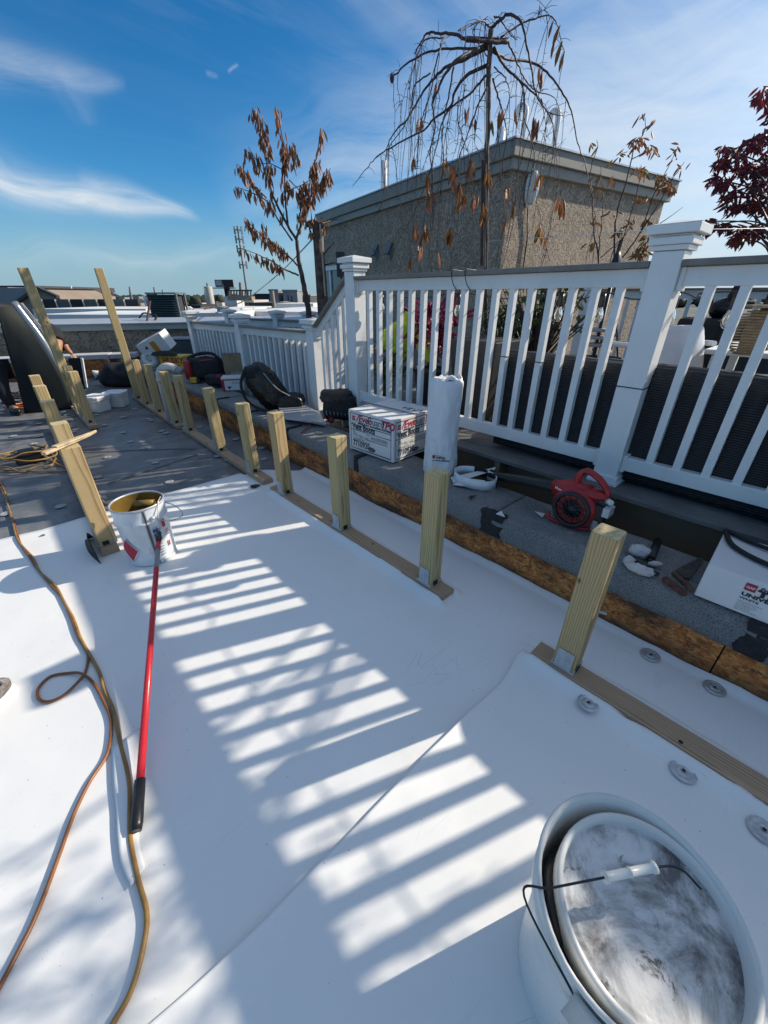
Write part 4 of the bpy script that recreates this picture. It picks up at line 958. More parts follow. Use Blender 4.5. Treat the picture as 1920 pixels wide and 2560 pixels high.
# lettered carton
def carton_faces(root,origin,right,up,w,h,s=1.0,full=True):
    n=Vector(right).cross(Vector(up)).normalized(); r=Vector(right).normalized(); u=Vector(up).normalized()
    def P(a,b_,off=.0015): return Vector(origin)+r*a*w+u*b_*h+n*off
    def line(a0,b0,a1,b1,t=.006,mat='print_black',off=.0012):
        p=P(a0,b0,off);q=P(a1,b1,off); d=(q-p).normalized(); e=n.cross(d)*t/2
        mb=MB(); mb.poly([p-e,q-e,q+e,p+e]); return mb.build('printed_line',M[mat],root)
    for q in ((.05,.06,.95,.06),(.05,.93,.95,.93),(.05,.06,.05,.93),(.95,.06,.95,.93),(.05,.66,.95,.66),(.05,.53,.95,.53),(.40,.36,.88,.36)): line(*q,t=.0045)
    mb=MB(); mb.poly([P(.09,.76),P(.16,.76),P(.16,.87),P(.09,.87)]); mb.build('logo_patch',M['print_red'],root)
    text('GAF',.022,P(.10,.795,.0022),r,u,M['print_white'],root)
    k=w/.48
    text('/Ever',.075*k,P(.19,.76),r,u,M['print_red'],root,shear=.25,bold=.0018*1)
    text('Guard',.078*k,P(.445,.76),r,u,M['print_black'],root,sx=.85)
    text('TPO',.075*k,P(.735,.76),r,u,M['print_red'],root,shear=.25,bold=.003,sx=.95)
    text('SINGLE-PLY ROOFING SYSTEMS',.020*k,P(.22,.695),r,u,M['print_black'],root,shear=.2,bold=.001,sx=1.25)
    text('Vent Boots',.068*k,P(.09,.555),r,u,M['print_black'],root,bold=.002,sx=.80)
    text('7710920',.064*k,P(.09,.13),r,u,M['print_black'],root,bold=.001,sx=.85)
    for (a,b_,s_) in ((.10,.47,'Size'),(.10,.44,'White'),(.10,.395,'Pipe Sizes Fitting 1" - 6" pipe'),(.25,.355,'25mm - 152mm'),(.10,.31,'Contents per carton'),(.10,.275,'Carton Weight 5 lbs. (2.3 kg)'),(.42,.47,'Note:'),(.52,.455,'Use as vent boot flashing to'),(.52,.425,'pipe penetrations as part of'),(.52,.395,'the membrane roof system.')):
        text(s_,.0155*k,P(a,b_),r,u,M['print_black'],root)
    # oval stamp
    mb=MB(); pts=[P(.53+.085*math.cos(t_)*1.0,.15+.055*math.sin(t_)) for t_ in [2*math.pi*j/24 for j in range(24)]]; mb.poly(pts); mb.build('oval_stamp',M['print_black'],root)
    mb=MB(); pts=[P(.53+.072*math.cos(t_),.15+.035*math.sin(t_),.0022) for t_ in [2*math.pi*j/24 for j in range(24)]]; mb.poly(pts); mb.build('oval_stamp_centre',M['print_grey'],root)
    line(.42,.075,.92,.075,t=.002)
def carton(root,c,ang,w,d,h,mat='card'):
    # c = near bottom corner; w along +Y' (left face), d along +X'
    ya=Vector((-math.sin(ang),math.cos(ang),0)); xa=Vector((math.cos(ang),math.sin(ang),0)); c=Vector(c); Z=Vector((0,0,1))
    p=[c,c+xa*d,c+xa*d+ya*w,c+ya*w]; mb=MB(); mb.hexa(p+[q+Z*h for q in p]); mb.build('carton_body',M[mat],root,bevel=.004); return xa,ya
b0=G(983,1158,ZC); b1=G(875,1120,ZC); ang=math.atan2(-(b1-b0).x,(b1-b0).y); bw=(b1-b0).length
bx_=thing('vent_boot_carton','white carton printed EverGuard TPO Vent Boots 7710920, on the parapet','box',b0)
hh=VZ(b0,990,1052).z-ZC
xa,ya=carton(bx_,b0,ang,bw,.47,hh)
carton_faces(bx_,b1-xa*.0005,-ya,(0,0,1),bw,hh); carton_faces(bx_,b0-ya*.0005,xa,(0,0,1),.47,hh)
tp=b0+Vector((0,0,hh+.0012))
mb=MB(); mb.poly([tp+xa*.215+ya*.0,tp+xa*.255+ya*.0,tp+xa*.255+ya*bw,tp+xa*.215+ya*bw]); mb.build('tape_strip',M['strap'],bx_)
text('VLOA',.085,tp+xa*.30+ya*.22+Vector((0,0,.001)),-ya,xa,M['print_black'],bx_,shear=.3,sx=1.2)
# second carton at the right edge
c0=G(1734,1487,ZC); c1=AX(1920,1562,c0.x+.0); ang2=0.03
b2=thing('corner_carton','white carton printed TPO Universal Corner White, with black strap on top, at right edge','box',c0)
h2=.155; w2=.62; near=c0+Vector((math.sin(ang2),-math.cos(ang2),0))*w2
xa2,ya2=carton(b2,near,ang2,w2,.34,h2)
L0=c0-xa2*.0015
def T2(s,a,z,size,mat='print_black',**k): return text(s,size,L0-ya2*a+Vector((0,0,z)),-ya2,(0,0,1),M[mat],b2,**k)
mb=MB(); mb.poly([L0-ya2*.125+Vector((0,0,.105)),L0-ya2*.158+Vector((0,0,.105)),L0-ya2*.158+Vector((0,0,.137)),L0-ya2*.125+Vector((0,0,.137))]); mb.build('logo_patch',M['print_red'],b2)
L0=L0-xa2*.0008; T2('GAF',.128,.116,.014,'print_white',bold=.0006)
T2('EverGuard',.165,.124,.018,shear=.3,bold=.0006,sx=1.1); T2('TPO',.165,.098,.034,bold=.0022,sx=1.5); T2('UNIVERSAL CORNER',.125,.080,.021,bold=.001,sx=1.35); T2('WHITE',.125,.064,.013,bold=.0003,sx=1.4)
for k in range(6): T2(['Reinforced corner membrane','Contents: 25 per carton','Part of single-ply system','Store in a dry place','Weld with hot air','Made for white membrane'][k],.125,.052-.0075*k,.0062)
T2('7706560',.30,.052,.010,bold=.0005,sx=1.3)
mb=MB(); mb.poly([L0-ya2*(.325+.022*math.cos(q))+Vector((0,0,.030+.004*math.sin(q))) for q in [2*math.pi*j/16 for j in range(16)]][::-1]); mb.build('oval_stamp',M['print_black'],b2)
stp=c0+Vector((0,0,h2))
sb=thing('black_strap_bag','black bag with straps lying over the right-hand white carton','bag',stp)
mb=MB(); mb.tube(catmull([stp+xa2*.33+ya2*.0+Vector((0,0,.012)),stp+xa2*.20-ya2*.05+Vector((0,0,.012)),stp+xa2*.13-ya2*.18+Vector((0,0,.014)),stp+xa2*.14-ya2*.34+Vector((0,0,.02))],8),.010,8); mb.tube(catmull([stp+xa2*.34+Vector((0,0,.012)),stp+xa2*.29-ya2*.1+Vector((0,0,.012)),stp+xa2*.25-ya2*.25+Vector((0,0,.02)),stp+xa2*.22-ya2*.36+Vector((0,0,.03))],8),.009,8); mb.build('strap',M['blackcloth'],sb)
mb=MB(); mb.ell(stp+xa2*.26-ya2*.46+Vector((0,0,.065)),(.14,.15,.075),20,12,fn=lambda q:1+.12*fbm(q.x*2,q.y*2,q.z*2)); mb.build('bag_body',M['blackcloth'],sb)
# standing white bag with roll
rc=Vector((2.045,1.635,ZC)); rh=.62
rb_=thing('roll_bag','crumpled white bag around a roll of detailing membrane, standing beside the lettered carton','roll',rc)
def rollfn(u,v):
    a=2*math.pi*u; z=rh*v; r=.106+.007*fbm(math.cos(a)*2,math.sin(a)*2,z*5)+.004*fbm(math.cos(a)*6,math.sin(a)*6,z*14)
    r+=.004*math.sin(a*3+z*9)*(v<.4)
    cr=0
    if v>.93: k=(v-.93)/.07; r*=1-.25*k*k; z=rh*.93+.045*math.sin(k*1.6)+.014*fbm(math.cos(a)*4,math.sin(a)*4,k*3)
    r*=1+.07*sm((.35-v)/.35)
    return rc+Vector((r*math.cos(a),r*math.sin(a),z))
mb=MB(); mb.grid(rollfn,72,60); mb.build('bag_sleeve',simple('white_poly_bag',(.76,.76,.77),.32,var=.03,vs=6,bs=16,bd=.012,bstr=.35),rb_)
def topfn(u,v):
    a=2*math.pi*u; r=.081*(1-v)+.0; z=rh*.93+.045+.018*fbm(math.cos(a)*3*(1-v),math.sin(a)*3*(1-v),v*4+3)-.03*v
    return rc+Vector((r*math.cos(a),r*math.sin(a),z))
mb=MB(); mb.grid(topfn,48,12); mb.build('gathered_top',bpy.data.materials['white_poly_bag'],rb_)
mb=MB(); 
for k in range(2): mb.tube([rc+Vector((.045*math.cos(q)-.02+.05*k,.03*math.sin(q)-.05,rh*.95+.03+.016*math.sin(q*2+k))) for q in [2*math.pi*j/18 for j in range(18)]],.008,6,closed=True)
mb.build('bag_knot',bpy.data.materials['white_poly_bag'],rb_)
vr=(CP-rc); vr.z=0; vr.normalize(); rr_=vr.cross(Vector((0,0,1)))*-1
lp=rc+vr*.1175+rr_*(-.055); u_=Vector((0,0,1))
mb=MB(); q=lp+Vector((0,0,.125)); mb.poly([q,q+rr_*.018,q+rr_*.018+u_*.024,q+u_*.024]); mb.build('logo_patch',M['print_red'],rb_)
text('EverGuard',.010,lp+rr_*.022+u_*.142,rr_,u_,M['print_grey'],rb_,shear=.2); text('TPO',.022,lp+rr_*.022+u_*.122,rr_,u_,M['print_black'],rb_,bold=.001,sx=1.5)
text('DETAILING MEMBRANE',.013,lp+u_*.106,rr_,u_,M['print_black'],rb_,bold=.0006,sx=.85)
for k in range(3): text(['White 24 in x 50 ft','Non-reinforced','Contents: 1 roll'][k],.008,lp+u_*(.090-.013*k),rr_,u_,M['print_black'],rb_)
# ring of strip
rg=thing('membrane_strip_ring','loop of white membrane strip with a folded end on the parapet beside the roll bag','membrane strip',G(1180,1215,ZC))
cc=G(1185,1212,ZC)+Vector((.03,.02,0)); 
mb=MB(); mb.grid(lambda u,v:cc+Vector((.105*math.cos(u*5.6+.5),.15*math.sin(u*5.6+.5),.004+.062*v)),40,2); mb.build('strip_loop',M['print_white'],rg,solid=.0025)
mb=MB(); mb.grid(lambda u,v:cc+Vector((.112*math.cos(u*3.0-1.4),.157*math.sin(u*3.0-1.4),.003+.06*v)),24,2); mb.build('strip_back',M['rubber'],rg,solid=.002)
def quad(name,pts,mat,root,th=.002): 
    mb=MB(); mb.prism(pts,(0,0,th)); return mb.build(name,M[mat],root)
quad('folded_end',[G(*C2(1140,785),ZC+.003),G(*C2(1160,825),ZC+.003),G(*C2(1430,740),ZC+.05),G(*C2(1445,718),ZC+.055)],'card',rg)
quad('folded_end',[G(*C2(1155,835),ZC+.006),G(*C2(1335,858),ZC+.006),G(*C2(1372,808),ZC+.03),G(*C2(1240,790),ZC+.02)],'card',rg)
# ================================================================ LEAF BLOWER (long axis along Y, guard faces -X)
lb_=thing('leaf_blower','red handheld leaf blower with black guard and black tube, behind the near post','leaf blower',(2.0,.66,ZC))
def BP(y,z,x=2.0): return Vector((x,y,z))
cx_,cy_,cz_=1.99,.665,.47
RX=Matrix.Translation((0,0,0))
def disk_profile(name,mat,prof,n=36,c=(cx_,cy_,cz_)):
    # lathe about the X axis
    mb=MB(); rows=[]
    for r,xx in prof: rows.append(mb.addv([(xx,c[1]+r*math.cos(2*math.pi*j/n),c[2]+r*math.sin(2*math.pi*j/n)) for j in range(n)]))
    for a_,b2_ in zip(rows[:-1],rows[1:]):
        for j in range(n): mb.face((a_+j,a_+(j+1)%n,b2_+(j+1)%n,b2_+j),True)
    return mb.build(name,mat,lb_)
disk_profile('volute_housing',M['red'],[(.06,1.925),(.105,1.925),(.128,1.935),(.135,1.955),(.135,2.03),(.12,2.05),(.0,2.05)])
disk_profile('intake_guard',M['black'],[(.112,1.924),(.118,1.915),(.112,1.905),(.10,1.902),(.094,1.908),(.090,1.922)])
disk_profile('fan_hub',M['black'],[(.0,1.912),(.03,1.914),(.034,1.93),(.09,1.935)])
mb=MB()
for k in range(12):
    a=math.pi*2*k/12; mb.bar((1.912,cy_+.03*math.cos(a),cz_+.03*math.sin(a)),(1.908,cy_+.096*math.cos(a+.25),cz_+.096*math.sin(a+.25)),.004,.006)
for r in (.05,.07): mb.tube([(1.911,cy_+r*math.cos(2*math.pi*j/24),cz_+r*math.sin(2*math.pi*j/24)) for j in range(24)],.0025,6,closed=True)
tag(mb.build('guard_grille',M['black'],lb_),kind=None)
# nozzle: from top of the volute towards +Y
mb=MB(); mb.tube([BP(.60,.575),BP(.68,.578),BP(.76,.565),BP(.83,.545)],[.052,.055,.048,.046],20); mb.build('outlet_housing',M['red'],lb_,smooth=True)
mb=MB(); mb.tube([BP(.825,.546),BP(.86,.538),BP(1.10,.475,2.08),BP(1.36,.40,2.17),BP(1.42,.39,2.2)],[.040,.038,.036,.031,.036],20); mb.build('blower_tube',M['black'],lb_)
mb=MB(); mb.tube(catmull([BP(.70,.60),BP(.695,.66),BP(.66,.705),BP(.60,.69),BP(.55,.655),BP(.515,.61),BP(.52,.575)],5),[.022]*8+[.019]*23,14); mb.build('handle',M['red'],lb_)
mb=MB(); mb.ell((1.99,.585,.585),(.055,.085,.035),20,10); mb.build('top_cowl',M['red'],lb_)
mb=MB(); mb.tube([BP(.69,.675,1.99),BP(.66,.70,1.99)],.010,8); mb.build('trigger',M['black'],lb_)
mb=MB(); mb.box(1.95,2.10,.485,.565,.42,.54); mb.build('engine_block',M['black'],lb_,bevel=.015)
mb=MB(); mb.box(1.925,2.01,.455,.495,.485,.545); mb.build('muffler_cover',M['galv'],lb_,bevel=.006)
mb=MB(); mb.tube([BP(.50,.565,1.99),BP(.47,.57,1.97)],[.018,.014],12); mb.build('fuel_cap',M['tubwhite'],lb_)
mb=MB(); mb.grid(lambda u,v:Vector((1.945,.535-.03*u,.44-.07*v)),4,6); mb.build('starter_cover',M['strap'],lb_,solid=.004)
mb=MB(); mb.tube(catmull([(1.93,.80,.40),(1.925,.79,.36),(1.93,.72,.352),(1.95,.60,.352),(1.99,.53,.36)],6),.011,8); mb.tube(catmull([(2.06,.78,.39),(2.06,.70,.352),(2.06,.58,.352)],6),.010,8); mb.build('base_skid',M['red'],lb_)
lb_.scale=(.84,.84,.84)
text('Homelite',.026,(1.943,.80,.560),(0,-1,-.12),(0,0,1),M['print_white'],lb_,bold=.0008)
# rag and caulking tube
rp=G(1585,1420,ZC)
rg2=thing('dirty_rag','crumpled dirty white rag on the parapet right of the near post','cloth',rp)
C5=lambda X,Y:(1540+X/7.54,1340+Y/7.54)
def ragblob(c,rx,ry,rz_,rot,seed):
    mb=MB(); mb.ell(c,(rx,ry,rz_),28,18,M=Matrix.Rotation(rot,4,'Z'),fn=lambda q:1+.35*abs(fbm(q.x*1.7+seed,q.y*1.7,q.z*1.7,4))+.15*fbm(q.x*4,q.y*4+seed,q.z*4)); return mb
r1=G(*C5(430,360),ZC); r2=G(*C5(430,680),ZC)
ragblob(r1+Vector((0,0,.022)),.030,.042,.026,.3,1).build('cloth_fold',M['rag'],rg2)
ragblob(r2+Vector((0,0,.015)),.022,.052,.020,.15,5).build('cloth_fold',M['rag'],rg2)
ragblob(G(*C5(230,520),ZC)+Vector((0,0,.015)),.028,.022,.018,0,9).build('cloth_fold',M['rag'],rg2)
ragblob(G(*C5(720,560),ZC)+Vector((0,0,.012)),.012,.030,.010,.8,3).build('cloth_fold',M['rag'],rg2)
cg=thing('caulking_tube','black caulking tube lying partly under the rag','tube',G(*C5(780,150),ZC))
ga=G(*C5(790,90),ZC+.02); gb=G(*C5(640,480),ZC+.02)
mb=MB(); mb.tube([ga,ga+(gb-ga)*.9],.017,12); mb.build('cartridge',M['black'],cg)
mb=MB(); mb.tube([gb+(ga-gb)*.1,gb],[.012,.006],10); mb.build('nozzle',M['black'],cg)
mb=MB(); mb.tube([G(*C5(380,480),ZC+.025),G(*C5(800,740),ZC+.014)],.010,10); tag(mb.build('black_brush_handle',M['black']),'short black tool handle sticking out from the folded rag','tool')
# wood handled trowel
tr=thing('old_trowel','worn trowel with split reddish wooden handle beside the right-hand carton','trowel',G(*C5(1200,850),ZC))
h0=G(*C5(900,790),ZC+.012); h1=G(*C5(1300,1110),ZC+.012)
mb=MB(); mb.bar(h0,h1,.024,.022); mb.build('handle',simple('red_brown_wood',(.13,.045,.03),.7,var=.4,vs=40,dirt=.5),tr,bevel=.006)
mb=MB(); mb.bar(G(*C5(1080,690),ZC+.03),G(*C5(1420,1010),ZC+.028),.022,.02); mb.build('handle_grip',simple('dark_brown_wood',(.12,.06,.03),.7,var=.4,vs=40),tr,bevel=.006)
mb=MB(); mb.prism([G(*q,ZC+.004) for q in (C5(1120,640),C5(1540,430),C5(1660,420),C5(1400,800),C5(1290,790))],(0,0,.003)); mb.build('blade',simple('worn_steel_blade',(.12,.11,.095),.5,.5,var=.3,vs=20),tr)
# sheet stack under the backpack
ssk=thing('membrane_sheet_stack','stack of grey and white sheets under the black backpack','sheets',(2.2,3.6,ZC))
for k,(c_,m_) in enumerate((('card',0),('rubber',0),('card',0),('copinggrey',0))):
    a=G(840-8*k,1058,ZC+.012*k+.001)
    pts=[G(712,1048,ZC+.012*k+.001),G(815,1064-2*k,ZC+.012*k+.001),G(800-3*k,1032,ZC+.012*k+.001),G(765,1018,ZC+.012*k+.001),G(690,1010,ZC+.012*k+.001)]
    mb=MB(); mb.prism([Vector((p.x,p.y,ZC+.012*k+.001)) for p in pts],(0,0,.009)); mb.build('sheet',M['copinggrey' if k%2 else 'card'],ssk)
# organic bags
def blob(root,name,c,r,mat,rot=0,amp=.12,fr=1.3,seed=0,flat=.0,seg=32,M2=None):
    Mx=(M2 or Matrix.Rotation(rot,4,'Z'))
    mb=MB(); c=Vector(c)
    mb.ell(c,r,seg,seg*2//3,M=Mx,fn=lambda q:(1+amp*fbm(q.x*fr+seed,q.y*fr,q.z*fr,4)))
    for i,v in enumerate(mb.v):
        if v[2]<c.z-r[2]*flat: mb.v[i]=(v[0],v[1],c.z-r[2]*flat)
    return mb.build(name,mat if not isinstance(mat,str) else M[mat],root)
def boxy(root,name,c,r,mat,rot=0,amp=.06,seed=0,p=.35,M2=None,seg=28):
    Mx=(M2 or Matrix.Rotation(rot,4,'Z')); mb=MB()
    def f(q):
        m=max(abs(q.x),abs(q.y),abs(q.z)); return (1/m)**(1-p)*.92*(1+amp*fbm(q.x*2+seed,q.y*2,q.z*2,4))
    mb.ell(c,r,seg,seg*2//3,M=Mx,fn=f); return mb.build(name,M[mat],root)
bp=Vector((2.02,3.98,ZC))
bg_=thing('black_backpack','large shiny black backpack slumped on the parapet against the lower fence','backpack',bp)
MX=Matrix.Rotation(R_(-38),4,'Z')@Matrix.Rotation(R_(24),4,'Y')
dR=RV.copy(); 
mb=MB()
def bpfn(q):
    m=max(abs(q.x),abs(q.y),abs(q.z)); return (1/m)**.45*(1+.09*fbm(q.x*2.2,q.y*2.2,q.z*2.2,4)+.03*fbm(q.x*7,q.y*7,q.z*7,3))
MB2=Matrix.Translation((0,0,0))@Matrix.Rotation(-AZ,4,'Z')   # x=image right, y=away
MXX=MB2@Matrix.Rotation(R_(-36),4,'Y')
mb.ell(bp+Vector((0,0,.22))-RV*.02,(.155,.12,.27),40,28,M=MXX,fn=bpfn)
for i,v in enumerate(mb.v):
    if v[2]<ZC+.002: mb.v[i]=(v[0],v[1],ZC+.002)
mb.build('pack_body',M['blackbag'],bg_)
boxy(bg_,'front_pocket',bp+RV*.20+Vector((0,0,.09)),(.17,.12,.085),'blackbag',M2=MB2,amp=.12,seed=4)
boxy(bg_,'top_pocket',bp-RV*.13-FH*.02+Vector((0,0,.38)),(.10,.10,.08),'blackcloth',M2=MB2,amp=.12,seed=9)
mb=MB(); mb.tube(catmull([bp-RV*.20-FH*.10+Vector((0,0,.42)),bp-RV*.25-FH*.13+Vector((0,0,.28)),bp-RV*.20-FH*.16+Vector((0,0,.12)),bp-RV*.05-FH*.17+Vector((0,0,.03)),bp+RV*.1-FH*.17+Vector((0,0,.02))],6),.016,8); mb.build('shoulder_strap',M['blackcloth'],bg_)
mb=MB(); mb.tube(catmull([bp+RV*.0-FH*.15+Vector((0,0,.40)),bp+RV*.12-FH*.16+Vector((0,0,.25)),bp+RV*.24-FH*.14+Vector((0,0,.17))],6),.006,6); mb.build('zip_piping',M['strap'],bg_)
tbp=G(850,1062,ZC)+FH*.16
tb=thing('tool_bag','brown and black canvas tool bag with a small red wheel, left of the lettered carton','bag',tbp)
boxy(tb,'bag_body',tbp+Vector((0,0,.135)),(.19,.12,.13),'blackcloth',M2=MB2,amp=.08,seed=2)
M['canvas']=simple('brown_canvas',(.075,.052,.04),.75,var=.3,vs=20,bs=80)
boxy(tb,'bag_lid',tbp-RV*.04+Vector((0,0,.235)),(.165,.12,.06),'canvas',M2=MB2,amp=.1,seed=6)
mb=MB(); mb.tube([tbp-RV*.09-FH*.115+Vector((0,0,.035)),tbp-RV*.09-FH*.09+Vector((0,0,.035))],.034,16); mb.build('wheel',M['black'],tb)
mb=MB(); mb.tube([tbp-RV*.09-FH*.12+Vector((0,0,.035)),tbp-RV*.09-FH*.116+Vector((0,0,.035))],.022,14); mb.build('wheel_hub',M['red'],tb)
mb=MB()
for k in range(6): mb.tube([tbp-RV*(.13-.035*k)-FH*.103+Vector((0,0,.12)),tbp-RV*(.125-.035*k)-FH*.108+Vector((0,0,.075))],.004,6)
mb.build('webbing_loop',M['strap'],tb)
mb=MB(); mb.tube(catmull([tbp+RV*.06+Vector((0,0,.20)),tbp+RV*.13+Vector((0,0,.26)),tbp+RV*.19+Vector((0,0,.20)),tbp+RV*.2+Vector((0,0,.08))],6),.009,8); mb.build('carry_strap',M['blackcloth'],tb)
# pry line (red chalk mark tool)
mb=MB(); mb.bar(G(*[440+1000/3.19,660+1345/3.19],ZC+.006),G(*[440+1085/3.19,660+1268/3.19],ZC+.006),.014,.006); tag(mb.build('red_marker',M['red']),'thin red marking tool on the parapet below the sheets','tool')
# small printed box
s0=G(583,978,ZC); s1=G(549,968,ZC); s2=G(600,972,ZC)
sbx=thing('small_screw_box','small white and red printed screw box between the red bag and the backpack','box',s0)
ax=(G(549,970,ZC)-G(558,977,ZC)); 
q0=G(557,977,ZC); q1=G(605,975,ZC); dx=(q1-q0).normalized(); dy=Vector((-dx.y,dx.x,0)); 
mb=MB(); pp=[q0,q1+dx*.03,q1+dx*.03+dy*.22,q0+dy*.22]; mb.hexa(pp+[p+Vector((0,0,.16)) for p in pp]); mb.build('carton_body',M['card'],sbx,bevel=.003)
f0=q0-dy*.002
mb=MB(); mb.poly([f0+Vector((0,0,.125)),f0+dx*.30+Vector((0,0,.125)),f0+dx*.30+Vector((0,0,.14)),f0+Vector((0,0,.14))]); mb.build('printed_band',M['print_red'],sbx)
mb=MB(); mb.poly([f0+Vector((0,0,.0)),f0+dx*.035+Vector((0,0,.0)),f0+dx*.035+Vector((0,0,.124)),f0+Vector((0,0,.124))]); mb.build('printed_band',M['print_red'],sbx)
mb=MB(); mb.poly([f0+dx*.06+Vector((0,0,.05)),f0+dx*.09+Vector((0,0,.015)),f0+dx*.12+Vector((0,0,.05))]); mb.build('printed_shield',M['print_black'],sbx)
text('Fasteners',.03,f0+dx*.13+Vector((0,0,.085)),dx,(0,0,1),M['print_black'],sbx)
mb=MB(); mb.bar(q0+dx*.02+dy*.3+Vector((0,0,.30)),q0+dx*.35+dy*.3+Vector((0,0,.30)),.012,.24); tag(mb.build('cardboard_piece',M['kraft']),'brown cardboard piece propped behind the backpack','cardboard')
# red and black tool bag
rbp=G(505,957,ZC)+FH*.15
rtb=thing('red_black_tool_bag','open black tool bag with a bright red side pocket on the parapet','bag',rbp)
boxy(rtb,'bag_body',rbp+RV*.04+Vector((0,0,.17)),(.27,.14,.17),'blackcloth',M2=MB2,amp=.1,seed=1)
boxy(rtb,'red_pocket',rbp-RV*.17-FH*.05+Vector((0,0,.16)),(.065,.12,.15),'red',M2=MB2,amp=.06,seed=2)
mb=MB(); mb.tube(catmull([rbp-RV*.2+Vector((0,0,.30)),rbp-RV*.05+Vector((0,0,.36)),rbp+RV*.15+Vector((0,0,.37)),rbp+RV*.27+Vector((0,0,.28))],6),.022,8); mb.build('padded_handle',M['blackcloth'],rtb)
mb=MB(); mb.tube([rbp+RV*.02-FH*.13+Vector((0,0,.29)),rbp+RV*.2-FH*.1+Vector((0,0,.30))],.010,8); mb.build('red_trim',M['red'],rtb)
gp=G(545,968,ZC)+FH*.05
gb_=thing('black_tool_pouch','low black tool pouch with a small red tag before the red and black bag','bag',gp)
boxy(gb_,'pouch_body',gp+Vector((0,0,.085)),(.17,.09,.08),'blackcloth',M2=MB2,amp=.15,seed=8)
mb=MB(); mb.box(-.03,.03,-.003,.003,-.012,.012,M=Matrix.Translation(gp+RV*.05-FH*.09+Vector((0,0,.15)))@MB2); mb.build('red_tag',M['print_red'],gb_)
dp=G(488,957,ZC)
dd=thing('drill_battery','yellow and black drill battery in front of the red and black bag','tool',dp)
mb=MB(); mb.box(-.055,.035,-.03,.03,.0,.075,M=Matrix.Translation(dp)@MB2); mb.build('yellow_shell',M['yellow'],dd,bevel=.01)
mb=MB(); mb.box(.036,.085,-.028,.028,.0,.06,M=Matrix.Translation(dp)@MB2); mb.build('black_shell',M['black'],dd,bevel=.01)
wp=G(492,945,ZC)+FH*.02
wb=thing('water_bottle','clear plastic water bottle standing in front of the red and black bag','bottle',wp)
mb=MB(); mb.lathe([(0,0),(.03,0),(.032,.01),(.030,.06),(.032,.07),(.030,.12),(.031,.15),(.013,.19),(.013,.205)],20,M=Matrix.Translation(wp+Vector((0,0,.03)))); mb.build('bottle_body',M['bottle'],wb)
mb=MB(); mb.lathe([(.0145,.2055),(.0145,.222),(0,.222)],14,M=Matrix.Translation(wp+Vector((0,0,.03)))); mb.build('bottle_cap',M['print_white'],wb)
# yellow carton with red lettering
hp=G(405,925,ZC); hx=Vector((math.cos(-AZ-.15),math.sin(-AZ-.15),0)); hy=Vector((-hx.y,hx.x,0))
hk=thing('yellow_carton','yellow carton with big red HUSKY lettering behind the post tops','box',hp)
mb=MB(); pp=[hp,hp+hx*.42,hp+hx*.42+hy*.3,hp+hy*.3]; mb.hexa(pp+[p+Vector((0,0,.22)) for p in pp]); mb.build('carton_body',M['yellow'],hk,bevel=.004)
text('HUSKY',.115,hp-hy*.002+hx*.06+Vector((0,0,.115)),hx,(0,0,1),M['print_red'],hk,bold=.005)
for k in range(2): 
    mb=MB(); a=hp-hy*.002+hx*.12+Vector((0,0,.04+.03*k)); mb.poly([a,a+hx*.22,a+hx*.22+Vector((0,0,.015)),a+Vector((0,0,.015))]); mb.build('printed_line',M['print_black'],hk)
# tilted white carton with orange labels
tp_=hp+hy*.16-hx*.05+Vector((0,0,.24)); TM=Matrix.Translation(tp_)@MB2@Matrix.Rotation(R_(-24),4,'Y')@Matrix.Rotation(R_(12),4,'X')
tc=thing('tilted_white_carton','tilted white carton with orange labels resting on the yellow one','box',tp_)
mb=MB(); mb.box(-.22,.25,-.12,.16,.0,.27,M=TM); mb.build('carton_body',M['card'],tc,bevel=.004)
mb=MB(); mb.box(.0,.09,-.123,-.1215,.02,.22,M=TM); mb.build('orange_label',M['orange'],tc)
mb=MB(); mb.box(-.03,.12,-.05,.05,.2705,.272,M=TM); mb.build('orange_label',M['orange'],tc)
mb=MB(); mb.box(.15,.2,-.05,.02,.2705,.272,M=TM); mb.build('tape_strip',M['print_white'],tc)
mb=MB(); i=mb.addv([TM@Vector(q) for q in ((-.12,-.122,.16),(-.08,-.122,.21),(-.06,-.122,.15))]); mb.face((i,i+1,i+2)); i=mb.addv([TM@Vector(q) for q in ((-.07,-.122,.05),(-.02,-.122,.07),(-.06,-.122,.10))]); mb.face((i,i+2,i+1)); mb.build('printed_arrow',M['print_black'],tc)
dr0=hp-hx*.18+hy*.05+Vector((0,0,.02))
gt=thing('tape_roll','thick white roll lying on its side left of the yellow carton','roll',dr0)
mb=MB(); TR=Matrix.Translation(dr0+Vector((0,0,.14)))@MB2@Matrix.Rotation(R_(78),4,'X'); mb.lathe([(.05,-.07),(.13,-.07),(.135,0),(.13,.07),(.05,.07),(.05,-.07)],32,M=TR); mb.build('roll_body',M['tubwhite'],gt)
bb=hp+hx*.10-hy*.12
bs=thing('black_storage_tub','black bag under the tilted white carton','bag',bb+Vector((0,0,.2)))
blob(bs,'bag_body',hp+hx*.1+hy*.02+Vector((0,0,.235)),(.22,.12,.06),'blackcloth',rot=-AZ,seed=3)
dbp=FD(466,880,8.6); dbp.z=0
db=thing('grey_storage_bin','dark grey-green storage bin at the fence end behind the red bag','bin',(dbp.x,dbp.y,.15))
mb=MB(); mb.box(-.24,.24,-.2,.2,.15,.66,M=Matrix.Translation((dbp.x,dbp.y,0))@MB2); mb.build('bin_body',simple('grey_green_plastic',(.06,.075,.07),.5),db,bevel=.02)
mb=MB(); mb.box(-.26,.26,-.22,.22,.665,.70,M=Matrix.Translation((dbp.x,dbp.y,0))@MB2); mb.build('bin_lid',M['strap'],db,bevel=.01)
